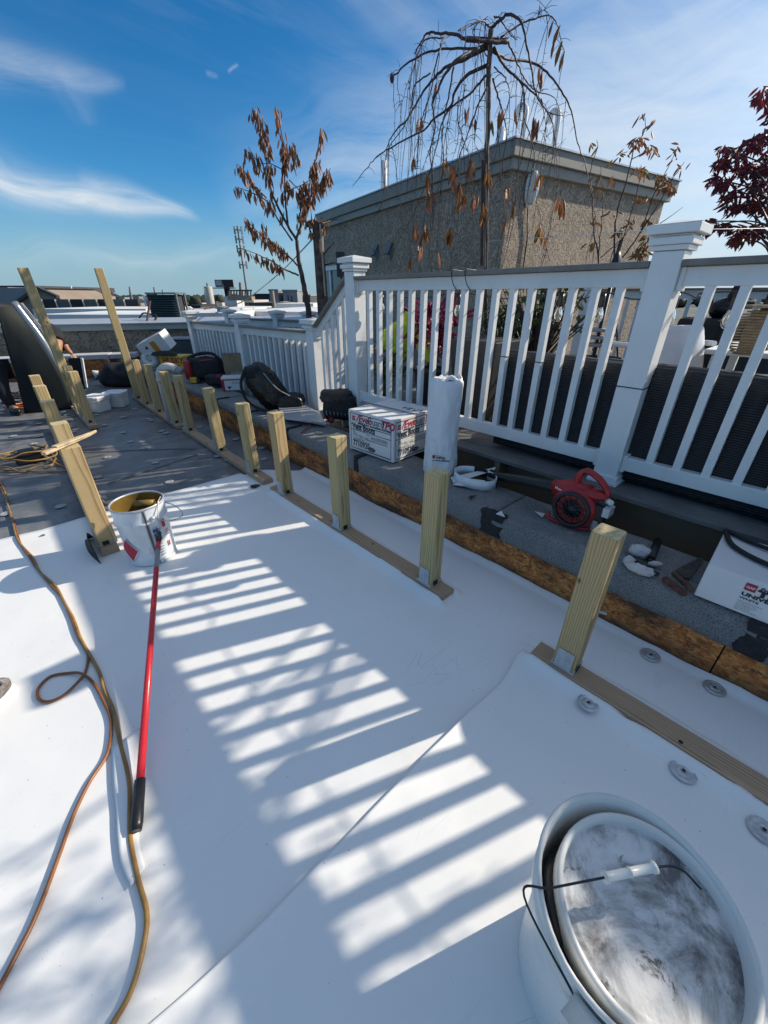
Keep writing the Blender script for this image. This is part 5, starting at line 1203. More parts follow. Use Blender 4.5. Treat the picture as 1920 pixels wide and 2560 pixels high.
# trash bag and wrappers in the corner
tgp=FD(322,885,9.4); tgp.z=.36
tg=thing('black_trash_bag','black plastic bag at the far corner of the parapet behind the tall board','bag',tgp)
blob(tg,'bag_body',tgp+Vector((0,0,.16))-RV*.16,(.26,.2,.22),'blackbag',seed=11,amp=.25)
tw=thing('white_wrapper_pile','pile of crumpled white and black wrappings beside the black plastic bag','wrapping',tgp+RV*.2)
for k in range(9):
    blob(tw,'crumpled_wrapper',tgp+RV*(.05+.06*k*.6+rnd.uniform(-.05,.05))+Vector((0,0,.30-.035*k+rnd.uniform(-.04,.04))),(.07,.06,.035),'card' if k%3 else 'blackbag',rot=rnd.random()*3,seed=20+k,amp=.6,fr=2,seg=14)
# pry bars leaning
for (a,b_,m_,lab) in (((358,870),(375,752),'red','long red bar leaning up behind the wrappings'),((362,862),(392,790),'black','black bar leaning up beside the red one')):
    P0=FD(*a,9.3);P1=FD(*b_,9.7); mb=MB(); mb.bar(P0,P1,.035,.03); tag(mb.build('pry_bar',M['darkmetal'] if m_=='black' else simple('rusty_red_paint',(.12,.03,.03),.6)),lab,'pry bar',group='bars leaning in the far corner')
mb=MB(); mb.tube(catmull([FD(348,795,9.7),FD(358,783,9.7),FD(375,785,9.7),FD(390,788,9.7)],5),.016,8); tag(mb.build('hooked_bar',M['darkmetal']),'curved black hook across the leaning bars','pry bar')
# black bag on the membrane
kb=G(312,962)
kt=thing('black_canvas_bag','slumped black canvas bag on the membrane behind the tall right board','bag',kb)
blob(kt,'bag_body',kb+Vector((0,0,.14))-RV*.02,(.34,.24,.25),'blackcloth',rot=-AZ,seed=5,amp=.22,flat=.56)
blob(kt,'bag_flap',kb+Vector((0,0,.10))-RV*.34,(.16,.1,.08),'blackcloth',rot=-AZ,seed=15,amp=.4)
# white elbow pipe
ep=G(431,1058); ep.z=0; pv=thing('elbow_vent_pipe','dirty white vent pipe with a bend on top, rising behind the right row of posts','pipe',ep)
ed=RV*1.0
eh=VZ(ep,395,906).z-.165; pts=[ep,ep+Vector((0,0,eh))]+[ep+Vector((0,0,eh))+ed*(.125*(1-math.cos(a)))+Vector((0,0,.115*math.sin(a))) for a in [math.pi*k/14 for k in range(1,11)]]
pts.append(pts[-1]+(pts[-1]-pts[-2])*1.2)
mb=MB(); mb.tube(pts,[.048]*(len(pts)),18,cap=False); mb.build('pipe_bend',M['pvc'],pv,solid=.004)
mb=MB(); mb.tube([ep+Vector((0,0,eh-.06)),ep+Vector((0,0,eh-.01))],.054,18); mb.build('coupling',M['pvc'],pv)
mb=MB(); e=pts[-1]; d=(pts[-1]-pts[-2]).normalized(); mb.tube([e-d*.02,e+d*.05],.050,16); mb.build('rubber_end',M['strap'],pv)
# square tubs on the dark membrane
def sqtub(c,rz,lab):
    r=thing('square_tub',lab,'tub',c,rz,'square white tubs on the dark membrane'); r.rotation_euler=(0,0,0); r.location=c
    Mx=Matrix.Translation(c)@Matrix.Rotation(rz,4,'Z')
    def ring(a,z,e=.03): return [Mx@Vector(q) for q in ((-a+e,-a,z),(a-e,-a,z),(a,-a+e,z),(a,a-e,z),(a-e,a,z),(-a+e,a,z),(-a,a-e,z),(-a,-a+e,z))]
    mb=MB(); rows=[mb.addv(ring(a,z)) for a,z in ((.115,0),(.125,.15),(.132,.151),(.132,.18))]
    for p,q in zip(rows[:-1],rows[1:]):
        for j in range(8): mb.face((p+j,p+(j+1)%8,q+(j+1)%8,q+j))
    mb.face([rows[0]+j for j in range(8)][::-1]); mb.build('tub_body',M['tubwhite'],r,bevel=.004)
    mb=MB(); rows=[mb.addv(ring(a,z)) for a,z in ((.137,.181),(.140,.20),(.133,.208),(.12,.202))]
    for p,q in zip(rows[:-1],rows[1:]):
        for j in range(8): mb.face((p+j,p+(j+1)%8,q+(j+1)%8,q+j))
    mb.face([rows[-1]+j for j in range(8)]); mb.build('tub_lid',M['print_white'],r,bevel=.003)
    mb=MB(); mb.tube([Mx@Vector((-.1,-.14,.15)),Mx@Vector((-.05,-.15,.12)),Mx@Vector((.05,-.15,.12)),Mx@Vector((.1,-.14,.15))],.003,6); mb.build('bail_handle',M['galv'],r)
sqtub(Vector((.83,6.85,0)),-.95,'front left white square tub with lid beside the middle post row')
sqtub(Vector((1.10,6.98,0)),-.62,'right white square tub with lid, touching the other one')
# dark leaning sheet (folded rubber with shiny rolled edge)
shd=thing('leaning_rubber_sheet','big dark rubber sheet standing like a sail, with a shiny rolled grey edge','membrane sheet',G(120,1030))
A0=G(62,1033);A1=G(183,1022)
T0=VZ(G(62,1033),-14,757)
PA=[VZ(A0,-14,757),VZ(A0,20,880),VZ(A0,45,960),A0]              # left edge top->bottom
PB_=[VZ(A1,28,757),VZ(A1,100,850),VZ(A1,155,945),A1]
LA=catmull(PA,8); LB=catmull(PB_,8)
def shf(u,v):
    k=v*(len(LA)-1); i=min(int(k),len(LA)-2); f=k-i; a=LA[i].lerp(LA[i+1],f); b=LB[i].lerp(LB[i+1],f)
    p=a.lerp(b,u); return p-FH*(.10*math.sin(math.pi*u)*.3)+FH*.01*fbm(u*2,v*3)
mb=MB(); mb.grid(shf,14,30); mb.build('sheet_face',M['rubber'],shd,solid=.01)
mb=MB(); rp_=[p+FH*.03 for p in LB]; mb.tube(rp_,[.055-.035*k/len(rp_) for k in range(len(rp_))],12); mb.build('rolled_edge',simple('shiny_grey_edge',(.36,.38,.40),.22,.6,var=.1,vs=2),shd)
mb=MB(); e1=VZ(A1,34,757); mb.grid(lambda u,v:VZ(A1,28,758).lerp(VZ(A1,44,757),u)+(LB[int(v*18)]-LB[0])+FH*.08,3,16); mb.build('back_fold',M['copinggrey'],shd,solid=.006)
# small board held by the worker
w0=G(176,1000);w1=G(216,1002)
hb_=thing('held_insulation_board','dark board with one white edge, held upright by the bending worker','board',w1)
q=[VZ(w0,170,896),VZ(w1,204,894),VZ(w1,216,968),VZ(w0,190,990)]
mb=MB(); mb.prism([q[3],q[2],q[1],q[0]],FH*.03); mb.build('board_face',M['rubber'],hb_)
mb=MB(); mb.bar(VZ(w1,205,895)-FH*.005,VZ(w1,217,968)-FH*.005,.022,.03); mb.build('white_edge',M['print_white'],hb_)
# ================================================================ ON THE UPPER DECK
ZD=.456
ws=thing('wicker_sofa','long dark wicker sofa with its back to the railing','sofa',(2.8,.3,ZD))
for (a,b_) in ((-2.3,-.42),(-.40,1.50)):
    mb=MB(); mb.grid(lambda u,v,a=a,b_=b_:((2.50+.0*v+ (.02*math.sin(u*math.pi*7))*0 + (0 if v<.8 else .05*(v-.8)*5)), a+(b_-a)*u, ZD+.02+.60*min(1,v/.9)+ .012*noise.noise(Vector((u*9,v*3,a)))),40,18); mb.build('back_panel',M['wicker'],ws,solid=.03)
    mb=MB(); mb.box(2.54,2.66,a+.01,b_-.01,ZD+.30,ZD+.615); mb.build('backrest_frame',M['wicker'],ws,bevel=.03)
    mb=MB(); mb.tube([Vector((2.585+.008*math.sin(k*1.3),a+(b_-a)*k/24,ZD+.605+.005*math.sin(k*2.1))) for k in range(25)],.045,10); mb.build('top_roll',M['wicker'],ws)
    mb=MB(); mb.box(2.67,3.3,a+.02,b_-.02,ZD+.30,ZD+.40); mb.build('seat_cushion',M['strap'],ws,bevel=.03)
    mb=MB(); mb.box(2.55,3.3,a,b_,ZD+.03,ZD+.295); mb.build('sofa_base',M['wicker'],ws,bevel=.01)
# white table + lantern behind
tbn=thing('white_table','white table top with lantern, behind the wicker sofa at the right edge','table',(3.1,-.1,ZD))
mb=MB(); mb.box(3.45,4.25,-1.1,.62,1.085,1.115); mb.build('table_top',M['tablewhite'],tbn,bevel=.006)
for (x,y) in ((3.5,-1.05),(3.5,.55),(4.2,-1.05),(4.2,.55)):
    mb=MB(); mb.box(x-.025,x+.025,y-.025,y+.025,ZD,1.084); mb.build('table_leg',M['tablewhite'],tbn)
lc=FD(1850,915,2.45); lc.z=1.117
LD=(lc-CP).dot(FH)
ln=thing('rattan_lantern','round slatted bamboo lantern on the white table','lantern',lc)
for k in range(16):
    z=.01+.0145*k; r=.125*math.sin(math.pi*(k+1.6)/18.5)**.6
    mb=MB(); mb.tube([lc+Vector((r*math.cos(2*math.pi*j/28),r*math.sin(2*math.pi*j/28),z)) for j in range(28)],.0042,6,closed=True); mb.build('slat_ring',M['rattan'],ln)
mb=MB(); mb.lathe([(.045,.005),(.05,.12),(.045,.235)],12,M=Matrix.Translation(lc)); mb.build('lantern_core',M['rattan'],ln)
mb=MB(); mb.box(-.13,.12,-.07,.07,.248,.262,M=Matrix.Translation(lc)@Matrix.Rotation(.3,4,'Z')); mb.build('top_slat',M['rattan'],ln,bevel=.003)
# white moulded chair
chp=FD(1648,900,3.0); chp.z=ZD
ch=thing('white_chair','white moulded armchair behind the near railing post','chair',chp)
CM=Matrix.Translation(chp)@Matrix.Rotation(-AZ+.25,4,'Z')
mb=MB(); mb.grid(lambda u,v:CM@Vector(((u-.5)*(.54-.12*v*v),-.20+.06*((u-.5)*2)**2+.05*v,.43+(.37-.05*((u-.5)*2)**4)*v)),14,12); mb.build('chair_back',M['chairplastic'],ch,solid=.008)
mb=MB(); mb.grid(lambda u,v:CM@Vector(((u-.5)*.5,-.2+.46*v,.43-.015*math.sin(u*3.14))),8,6); mb.build('seat',M['chairplastic'],ch,solid=.01)
for sx_ in (-1,1):
    mb=MB(); mb.tube(catmull([CM@Vector((sx_*.26,-.15,.68)),CM@Vector((sx_*.31,.0,.67)),CM@Vector((sx_*.31,.22,.64)),CM@Vector((sx_*.28,.24,.45))],6),.018,8); mb.build('arm',M['chairplastic'],ch)
    for sy_ in (-.18,.24):
        mb=MB(); mb.tube([CM@Vector((sx_*.23,sy_,.43)),CM@Vector((sx_*.27,sy_*1.15,0))],.018,8); mb.build('leg',M['chairplastic'],ch)
# dark screen / covered grill behind
gr=FD(1870,860,4.2); gr.z=ZD
gl=thing('covered_grill','black covered grill behind the lantern at the right','grill',gr)
mb=MB(); mb.box(-.55,.6,-.3,.35,0,.78,M=Matrix.Translation(gr)@MB2); mb.build('cover_body',M['blackcloth'],gl,bevel=.05)
mb=MB(); mb.bar(gr+Vector((0,0,.7))-RV*.42,gr+Vector((0,0,1.25))-RV*.22,.07,.05); mb.build('side_strut',M['darkmetal'],gl)
mb=MB(); mb.ell(gr+Vector((0,0,.86))-RV*.35,(.13,.13,.10),20,12); mb.build('kettle_lid',M['blackbag'],gl)
# pots
def pot(c,w,h,mat,lab,cat='planter',square=False,name='planter'):
    c=Vector(c); r=thing(name,lab,cat,c)
    mb=MB()
    if square:
        a=w*.36;b_=w*.5
        mb.hexa([c+Vector(q) for q in ((-a,-a,0),(a,-a,0),(a,a,0),(-a,a,0),(-b_,-b_,h),(b_,-b_,h),(b_,b_,h),(-b_,b_,h))])
    else: mb.lathe([(0,0),(w*.36,0),(w*.5,h*.9),(w*.53,h*.9),(w*.53,h),(w*.47,h),(w*.46,h-.03)],28,M=Matrix.Translation(c))
    mb.build('pot_body',M[mat],r,bevel=.006)
    mb=MB(); mb.disc(w*.46,h-.025 if not square else h+.002,20,M=Matrix.Translation(c)); mb.build('potting_soil',M['soil'],r); return r
pot((2.98,1.98,ZD),.44,.66,'terracotta','tall black square planter behind the railing, right of the magenta plant',square=True)
pot((3.15,2.72,ZD),.34,.34,'terracotta','low dark planter holding the magenta plant behind the railing')
pp_=FD(1500,905,3.3); pot((pp_.x,pp_.y,.80),.30,.20,'blueglaze','blue glazed bowl planter behind the railing near the wide post')
mb=MB(); mb.box(pp_.x-.2,pp_.x+.2,pp_.y-.2,pp_.y+.2,ZD,.798); tag(mb.build('pot_stand',M['darkmetal'],bevel=.01),'dark square stand under the blue glazed bowl','stand')
LEAF={}
def leafmesh(kind):
    if kind in LEAF: return LEAF[kind]
    mb=MB(); spec={'long':(1.0,.30,.10),'drop':(1.0,.26,.16),'round':(1,.55,.1),'tiny':(1,.5,.05),'blade':(1,.16,.12)}[kind]
    L,w,cv=spec; n=4; rows=[]
    for k in range(n+1):
        t_=k/n; hw=w/2*math.sin(math.pi*min(1,(t_*.96+.03)))**.8
        rows.append(mb.addv([(-hw,cv*.35*math.sin(t_*3),-L*t_),(0,-.03-cv*.5*math.sin(t_*3),-L*t_),(hw,cv*.35*math.sin(t_*3),-L*t_)]))
    for a,b_ in zip(rows[:-1],rows[1:]): mb.face((a,a+1,b_+1,b_),True); mb.face((a+1,a+2,b_+2,b_+1),True)
    me=bpy.data.meshes.new('leaf'); me.from_pydata(mb.v,[],mb.f); me.polygons.foreach_set('use_smooth',[True]*len(mb.f)); LEAF[kind]=me; return me
LM={}
def leaf(root,p,size,kind,mat,rz=0,tilt=0,roll=0,name='leaf'):
    key=(kind,mat)
    if key not in LM:
        m_=leafmesh(kind).copy(); m_.materials.clear(); m_.materials.append(M[mat]); m_.name='leaf'; LM[key]=m_
    o=bpy.data.objects.new(name,LM[key]); COL.objects.link(o)
    setpar(o,root); o.location=p; o.rotation_euler=(tilt,roll,rz); o.scale=(size,size,size); return o
def joinleaves(root,items,kind,mat,name='foliage'):
    base=leafmesh(kind); bv=np.array([v.co[:] for v in base.vertices]); bf=[tuple(p.vertices) for p in base.polygons]
    V=[];F_=[]
    for (p,size,rz,ti,ro) in items:
        R3=np.array(Matrix.Rotation(rz,3,'Z')@Matrix.Rotation(ro,3,'Y')@Matrix.Rotation(ti,3,'X')); i=len(V)*0+sum(1 for _ in ())
        V.append((bv*size)@R3.T+np.array(p[:]))
    n=len(bv); F_=[tuple(q+n*k for q in f) for k in range(len(items)) for f in bf]
    me=bpy.data.meshes.new(name); me.from_pydata(np.concatenate(V).tolist(),[],F_); me.polygons.foreach_set('use_smooth',[True]*len(F_)); me.materials.append(M[mat]); me.update()
    o=bpy.data.objects.new(name,me); COL.objects.link(o); setpar(o,root); o['kind']='stuff'; return o
# small plants behind the rails
def tuft(root,c,n,hgt,spread,kind,mat,size,seed=0,stem='leafgreen',objs=True):
    rr=random.Random(seed); c=Vector(c)
    mb=MB(); its=[]
    for k in range(n):
        a=rr.random()*6.28; s_=spread*rr.random(); top=c+Vector((s_*math.cos(a),s_*math.sin(a),hgt*rr.uniform(.45,1)))
        if k%3==0: mb.tube([c+Vector((rr.uniform(-.02,.02),rr.uniform(-.02,.02),0)),(c+top)/2+Vector((0,0,.05)),top],.004,5)
        its.append((top,size*rr.uniform(.7,1.2),rr.random()*6.28,rr.uniform(-2.9,-.6),rr.uniform(-.5,.5)))
    mb.build('stem',M[stem],root)
    if objs:
        for (p,s_,rz,ti,ro) in its: leaf(root,p,s_,kind,mat,rz,ti,ro)
    else: joinleaves(root,its,kind,mat)
pm=thing('magenta_plant','magenta leaved plant in the dark planter behind the railing','plant',(3.15,2.72,.78))
tuft(pm,(3.15,2.72,.78),140,.52,.26,'blade','leafmagenta',.21,1,'leafmagenta')
py_=thing('lime_leaf_plant','plant with big lime yellow leaves behind the railing, left of the magenta one','plant',(2.95,3.02,ZD))
lq=AX(1022,838,2.95)
for k,(dx,dz,s_,ti) in enumerate(((0,.22,.42,.15),(-.08,.12,.32,.6),(.09,.04,.34,-.5),(.02,-.08,.30,.9))): leaf(py_,lq+RV*dx+Vector((0,0,dz)),s_,'round','leaflime',-AZ,ti*.4,ti,'large_leaf')
mb=MB(); mb.tube([(lq.x,lq.y,ZD),lq+Vector((0,0,.1))],.008,6); mb.build('stem',M['leafgreen'],py_)
tuft(py_,(lq.x-.1,lq.y+.15,ZD+.1),30,.35,.22,'round','leafgreen',.10,5)
pr_=thing('red_flower_plant','bushy plant with small red flowers behind the railing near the left post','plant',(2.85,3.0,ZD))
fq=AX(965,900,2.8); tuft(pr_,(fq.x,fq.y,ZD),55,.50,.22,'round','leafgreen',.09,7)
for k in range(9):
    p=fq+Vector((rnd.uniform(-.1,.1),rnd.uniform(-.2,.2),rnd.uniform(-.12,.08))); mb=MB(); mb.ell(p,(.022,.022,.016),8,6,fn=lambda q:1+.3*math.sin(q.x*9)); mb.build('flower',M['red'],pr_)
pgn=thing('dark_leafy_shrub','dark twiggy shrub with tiny leaves behind the railing in front of the rough wall','shrub',(3.6,2.0,ZD))
sq=FD(1350,812,4.4); tuft(pgn,(sq.x,sq.y,ZD+.2),620,.95,.52,'round','leafgreen',.07,9,'twig',objs=False)
sq2=FD(1255,835,4.3); tuft(pgn,(sq2.x,sq2.y,ZD+.3),240,.55,.3,'round','leafgreen',.06,19,'twig',objs=False)
pb_=thing('bowl_plant','small red flowered plant in the blue glazed bowl','plant',(pp_.x,pp_.y,1.0)); tuft(pb_,(pp_.x,pp_.y,.98),26,.16,.12,'round','leafolive',.06,12)
bdp=FD(1525,720,3.2)
bf=thing('bird_feeder_pole','black ornamental pole behind the railing left of the wide post','pole',(bdp.x,bdp.y,ZD))
mb=MB(); mb.tube([(bdp.x,bdp.y,ZD),(bdp.x,bdp.y,bdp.z+.02)],.014,8); mb.build('pole_shaft',M['darkmetal'],bf)
mb=MB(); mb.ell(bdp+Vector((0,0,.12)),(.05,.03,.10),14,8); mb.build('finial',M['darkmetal'],bf)
for k in range(3):
    mb=MB(); mb.lathe([(.0,.0),(.07,.0),(.07,.02),(.0,.02)],16,M=Matrix.Translation(bdp+Vector((0,0,-.28-.05*k)))); mb.build('disc_tray',M['strap'],bf)
# big tree-tub for weeping tree
WT=FD(1213,680,4.7); WT.z=0
pot((WT.x,WT.y,ZD),.5,.45,'terracotta','black pot under the weeping tree behind the railing')
# string lights
slt=thing('string_lights','black string light cable with clear bulbs under the cap board of the railing','string lights',(2.53,1.8,1.43))
pts=[AX(930,742,2.56)]
bulbs=[(955,760),(1147,742),(1405,735),(1510,730),(1690,745),(1842,742)]
allp=[]
for k,q in enumerate(bulbs):
    p=AX(*q,2.62); p.z=1.405; allp.append(p)
path=[]
for a,b_ in zip(allp[:-1],allp[1:]): path+= [a+Vector((0,0,.035)),(a+b_)/2+Vector((0,0,.0))]
path.append(allp[-1]+Vector((0,0,.035))); path.append(Vector((2.58,-1.2,1.42)))
mb=MB(); mb.tube(catmull(path,6),.004,6); mb.build('cable',M['cordblack'],slt)
for p in allp:
    mb=MB(); mb.lathe([(0,.03),(.014,.03),(.017,.0),(.017,-.035),(.013,-.04)],14,M=Matrix.Translation(p)); mb.build('lamp_holder',M['black'],slt)
    mb=MB(); mb.lathe([(.012,-.041),(.020,-.060),(.026,-.085),(.022,-.108),(.010,-.122),(0,-.124)],18,M=Matrix.Translation(p)); b2_=mb.build('bulb',M['bulbglass'],slt)
for (px) in (1128,1162):
    a=AX(px,676,2.37); mb=MB(); mb.tube(catmull([(2.52,a.y,1.57),(2.45,a.y,1.570),(2.376,a.y,1.567),(2.395,a.y,1.50),(2.42,a.y-.02,1.452)],5),.0028,6); tag(mb.build('cable_tie',M['cordblack']),'thin black tie looped over the cap board, '+('left' if px<1150 else 'right')+' of the two','cable tie',group='black ties on the railing')
mb=MB(); mb.tube([AX(1264,905,2.425),AX(1264,905,2.425)+Vector((0,0,0.0005))],.001,4)
for (py,z) in ((0,0),): pass
def band(y,z,w,d,lab,x=XR):
    mb=MB(); mb.tube([(x-d,y-w,z),(x-d,y+w,z),(x+d,y+w,z),(x+d,y-w,z)],.0028,6,closed=True); tag(mb.build('cable_tie',M['cordblack']),lab,'cable tie',group='black ties on the railing')
L_=(YP0-YP1-.127); 
def baly(px,py): y=AX(px,py,XR-.02).y; k=round((y-YP1-.0635)/(L_/18)); return YP1+.0635+k*L_/18
band(baly(1270,905),1.075,.0205,.0205,'thin black tie round a baluster, left of the lone bulb'); band(baly(1352,916),1.065,.0205,.0205,'thin black tie round a baluster, two balusters left of the wide post group'); band(YP1,1.00,.066,.066,'thin black tie round the wide railing post')
# thin wire line from the house to the railing post
mb=MB(); mb.tube([onR(1190,605,.03),FD(1640,575,3.2),FD(1990,570,3.4)],.0022,5); tag(mb.build('clothes_line',M['print_white']),'thin pale line strung across above the railing','line')
spk=VZ((2.45,3.3,1.6),853,662)
sk=thing('wall_speaker','small black box speaker seen beside the tall left railing post','speaker',spk+FH*1.2)
spc=FD(853,662,(spk-CP).dot(FH)+.9)
mb=MB(); mb.box(-.047,.047,-.05,.05,-.115,.115,M=Matrix.Translation(spc)@MB2); mb.build('speaker_body',M['black'],sk,bevel=.006)
mb=MB(); mb.tube([spc+Vector((0,0,-.11)),Vector((spc.x,spc.y,ZD-.3))],.012,8); mb.build('stand_pole',M['darkmetal'],sk)
# ================================================================ TREES
def F1c(X,Y): return (560+X/3.77,240+Y/3.77)
def F2c(X,Y): return (920+X/2.86,Y/2.86)
def F3c(X,Y): return (1400+X/3.19,180+Y/3.19)
def branchset(root,conv,lines,D,r0,mat,depth=.18,seed=0,name='branch',taper=.25):
    rr=random.Random(seed); out=[]
    for k,(pts,ra_,rb_) in enumerate(lines):
        sgn=rr.uniform(-1,1); P=[]; x0=conv(*pts[0])
        for j,q in enumerate(pts):
            px,py=conv(*q); dx=abs(px-x0[0])+.5*abs(py-x0[1]); P.append(FD(px,py,D+ (root.get('dz',0)) + sgn*depth*min(1,dx/90)*D/4))
        P=catmull(P,5); n=len(P)
        P=[p+Vector((rr.uniform(-1,1),rr.uniform(-1,1),rr.uniform(-1,1)))*.004 for p in P]
        mb=MB(); mb.tube(P,[ra_+(rb_-ra_)*i/(n-1) for i in range(n)],7); mb.build(name if k else 'trunk',M[mat],root); out.append(P)
    return out
def twigs(root,P,rr,n,l,mat,mb):
    for _ in range(n):
        k=rr.randrange(2,len(P)-1); p=P[k]; d=Vector((rr.uniform(-1,1),rr.uniform(-1,1),rr.uniform(-.9,.5))).normalized()
        e=p+d*l*rr.uniform(.4,1.2); mb.tube([p,(p+e)/2+Vector((0,0,.01)),e],[.0022,.0018,.001],5)
# left tree with dry brown leaves
D1=6.2; b0_=FD(798,770,D1)
lt=thing('dry_leaf_tree','young tree with drooping dry brown leaves, left of the penthouse','tree',(b0_.x,b0_.y,.15))
L1=[([(805,2350),(800,2050),(770,1880),(740,1720),(705,1550),(685,1360)],.045,.022),([(685,1360),(600,1220),(490,1010),(420,780),(400,600)],.018,.009),([(400,600),(430,540),(390,400),(340,220),(270,110)],.009,.003),
([(600,1220),(580,1000),(572,800),(580,600),(560,450),(500,120)],.014,.004),([(680,1350),(730,1200),(770,1000),(850,900),(830,700),(880,550),(910,300)],.017,.004),([(850,900),(930,800),(1000,680)],.008,.003),
([(645,1365),(500,1150),(420,1010),(360,960),(240,900),(130,860)],.012,.003),([(400,960),(300,860),(220,740),(130,640)],.008,.003),([(360,720),(300,600),(230,480)],.006,.003),([(695,1600),(600,1500),(480,1400),(330,1290),(190,1140)],.013,.003),
([(705,1690),(560,1630),(440,1550),(350,1510),(160,1430)],.012,.003),([(590,900),(680,860),(840,780)],.006,.003),([(610,790),(720,900),(760,1000)],.006,.004),([(640,700),(680,560),(640,440)],.006,.003),([(560,700),(440,640),(340,640)],.006,.003),([(690,1350),(700,1180),(720,1100),(760,1130)],.007,.003),([(480,1400),(420,1340),(360,1180)],.005,.002)]
B=branchset(lt,F1c,L1,D1,0,'bark',.12,3)
rr=random.Random(5); cnt=0
for k,P in enumerate(B):
    if k==0: continue
    n=len(P); m_={1:24,2:26,3:40,4:40,5:26,6:22,7:24,8:14,9:34,10:20,11:14,12:12,13:20,14:16,15:10,16:6}.get(k,10)
    for j in range(m_):
        if cnt>=300: break
        i=rr.randrange(int(n*.3),n); p=P[i]+Vector((rr.uniform(-.05,.05),rr.uniform(-.05,.05),rr.uniform(-.03,.02)))
        leaf(lt,p,rr.uniform(.085,.14),'long','leafbrown',rr.random()*6.28,rr.uniform(-.35,.35),rr.uniform(-.35,.35)); cnt+=1
its=[]
for k,P in enumerate(B):
    if k in (0,1): continue
    n=len(P)
    for _ in range(34 if k in (2,3,4,9) else 15):
        i=rr.randrange(int(n*.35),n); its.append((P[i]+Vector((rr.uniform(-.06,.06),rr.uniform(-.06,.06),rr.uniform(-.05,.02))),rr.uniform(.075,.125),rr.random()*6.28,rr.uniform(-.4,.4),rr.uniform(-.4,.4)))
joinleaves(lt,its,'long','leafbrown','foliage')
# stout cut post beside it
q=FD(806,780,5.9); tpz=FD(792,560,5.9)
cs=thing('cut_trunk','stout dark cut trunk with a stub of twigs at the left corner of the penthouse','tree',(q.x,q.y,.15))
mb=MB(); mb.tube([Vector((q.x,q.y,.15)),FD(803,700,5.9),tpz],[.075,.07,.058],14); mb.build('trunk',M['bark'],cs)
mb=MB(); mb.bar(FD(813,740,5.83),FD(800,560,5.83),.018,.018); mb.build('pale_stake',M['twiglight'],cs)
mb=MB(); mb.tube(catmull([FD(765,562,5.9),FD(785,556,5.9),FD(810,566,5.85)],4),.03,8); mb.build('stub',M['bark'],cs)
mb=MB()
for (x0,y0,x1,y1) in ((780,560,778,532),(785,558,790,535),(800,562,806,540),(806,640,838,604),(806,640,830,612),(806,664,860,655),(772,558,752,552)): mb.tube([FD(x0,y0,5.9),FD((x0+x1)/2,(y0+y1)/2-2,5.88),FD(x1,y1,5.85)],[.010,.007,.004],6)
mb.build('twig',M['twig'],cs)
for k in range(26): leaf(cs,FD(792+rr.uniform(-34,22),556+rr.uniform(-10,24),5.85),rr.uniform(.07,.12),'long','leafolive' if k%2 else 'leafbrown',rr.random()*6,rr.uniform(-.6,.6),rr.uniform(-.6,.6))
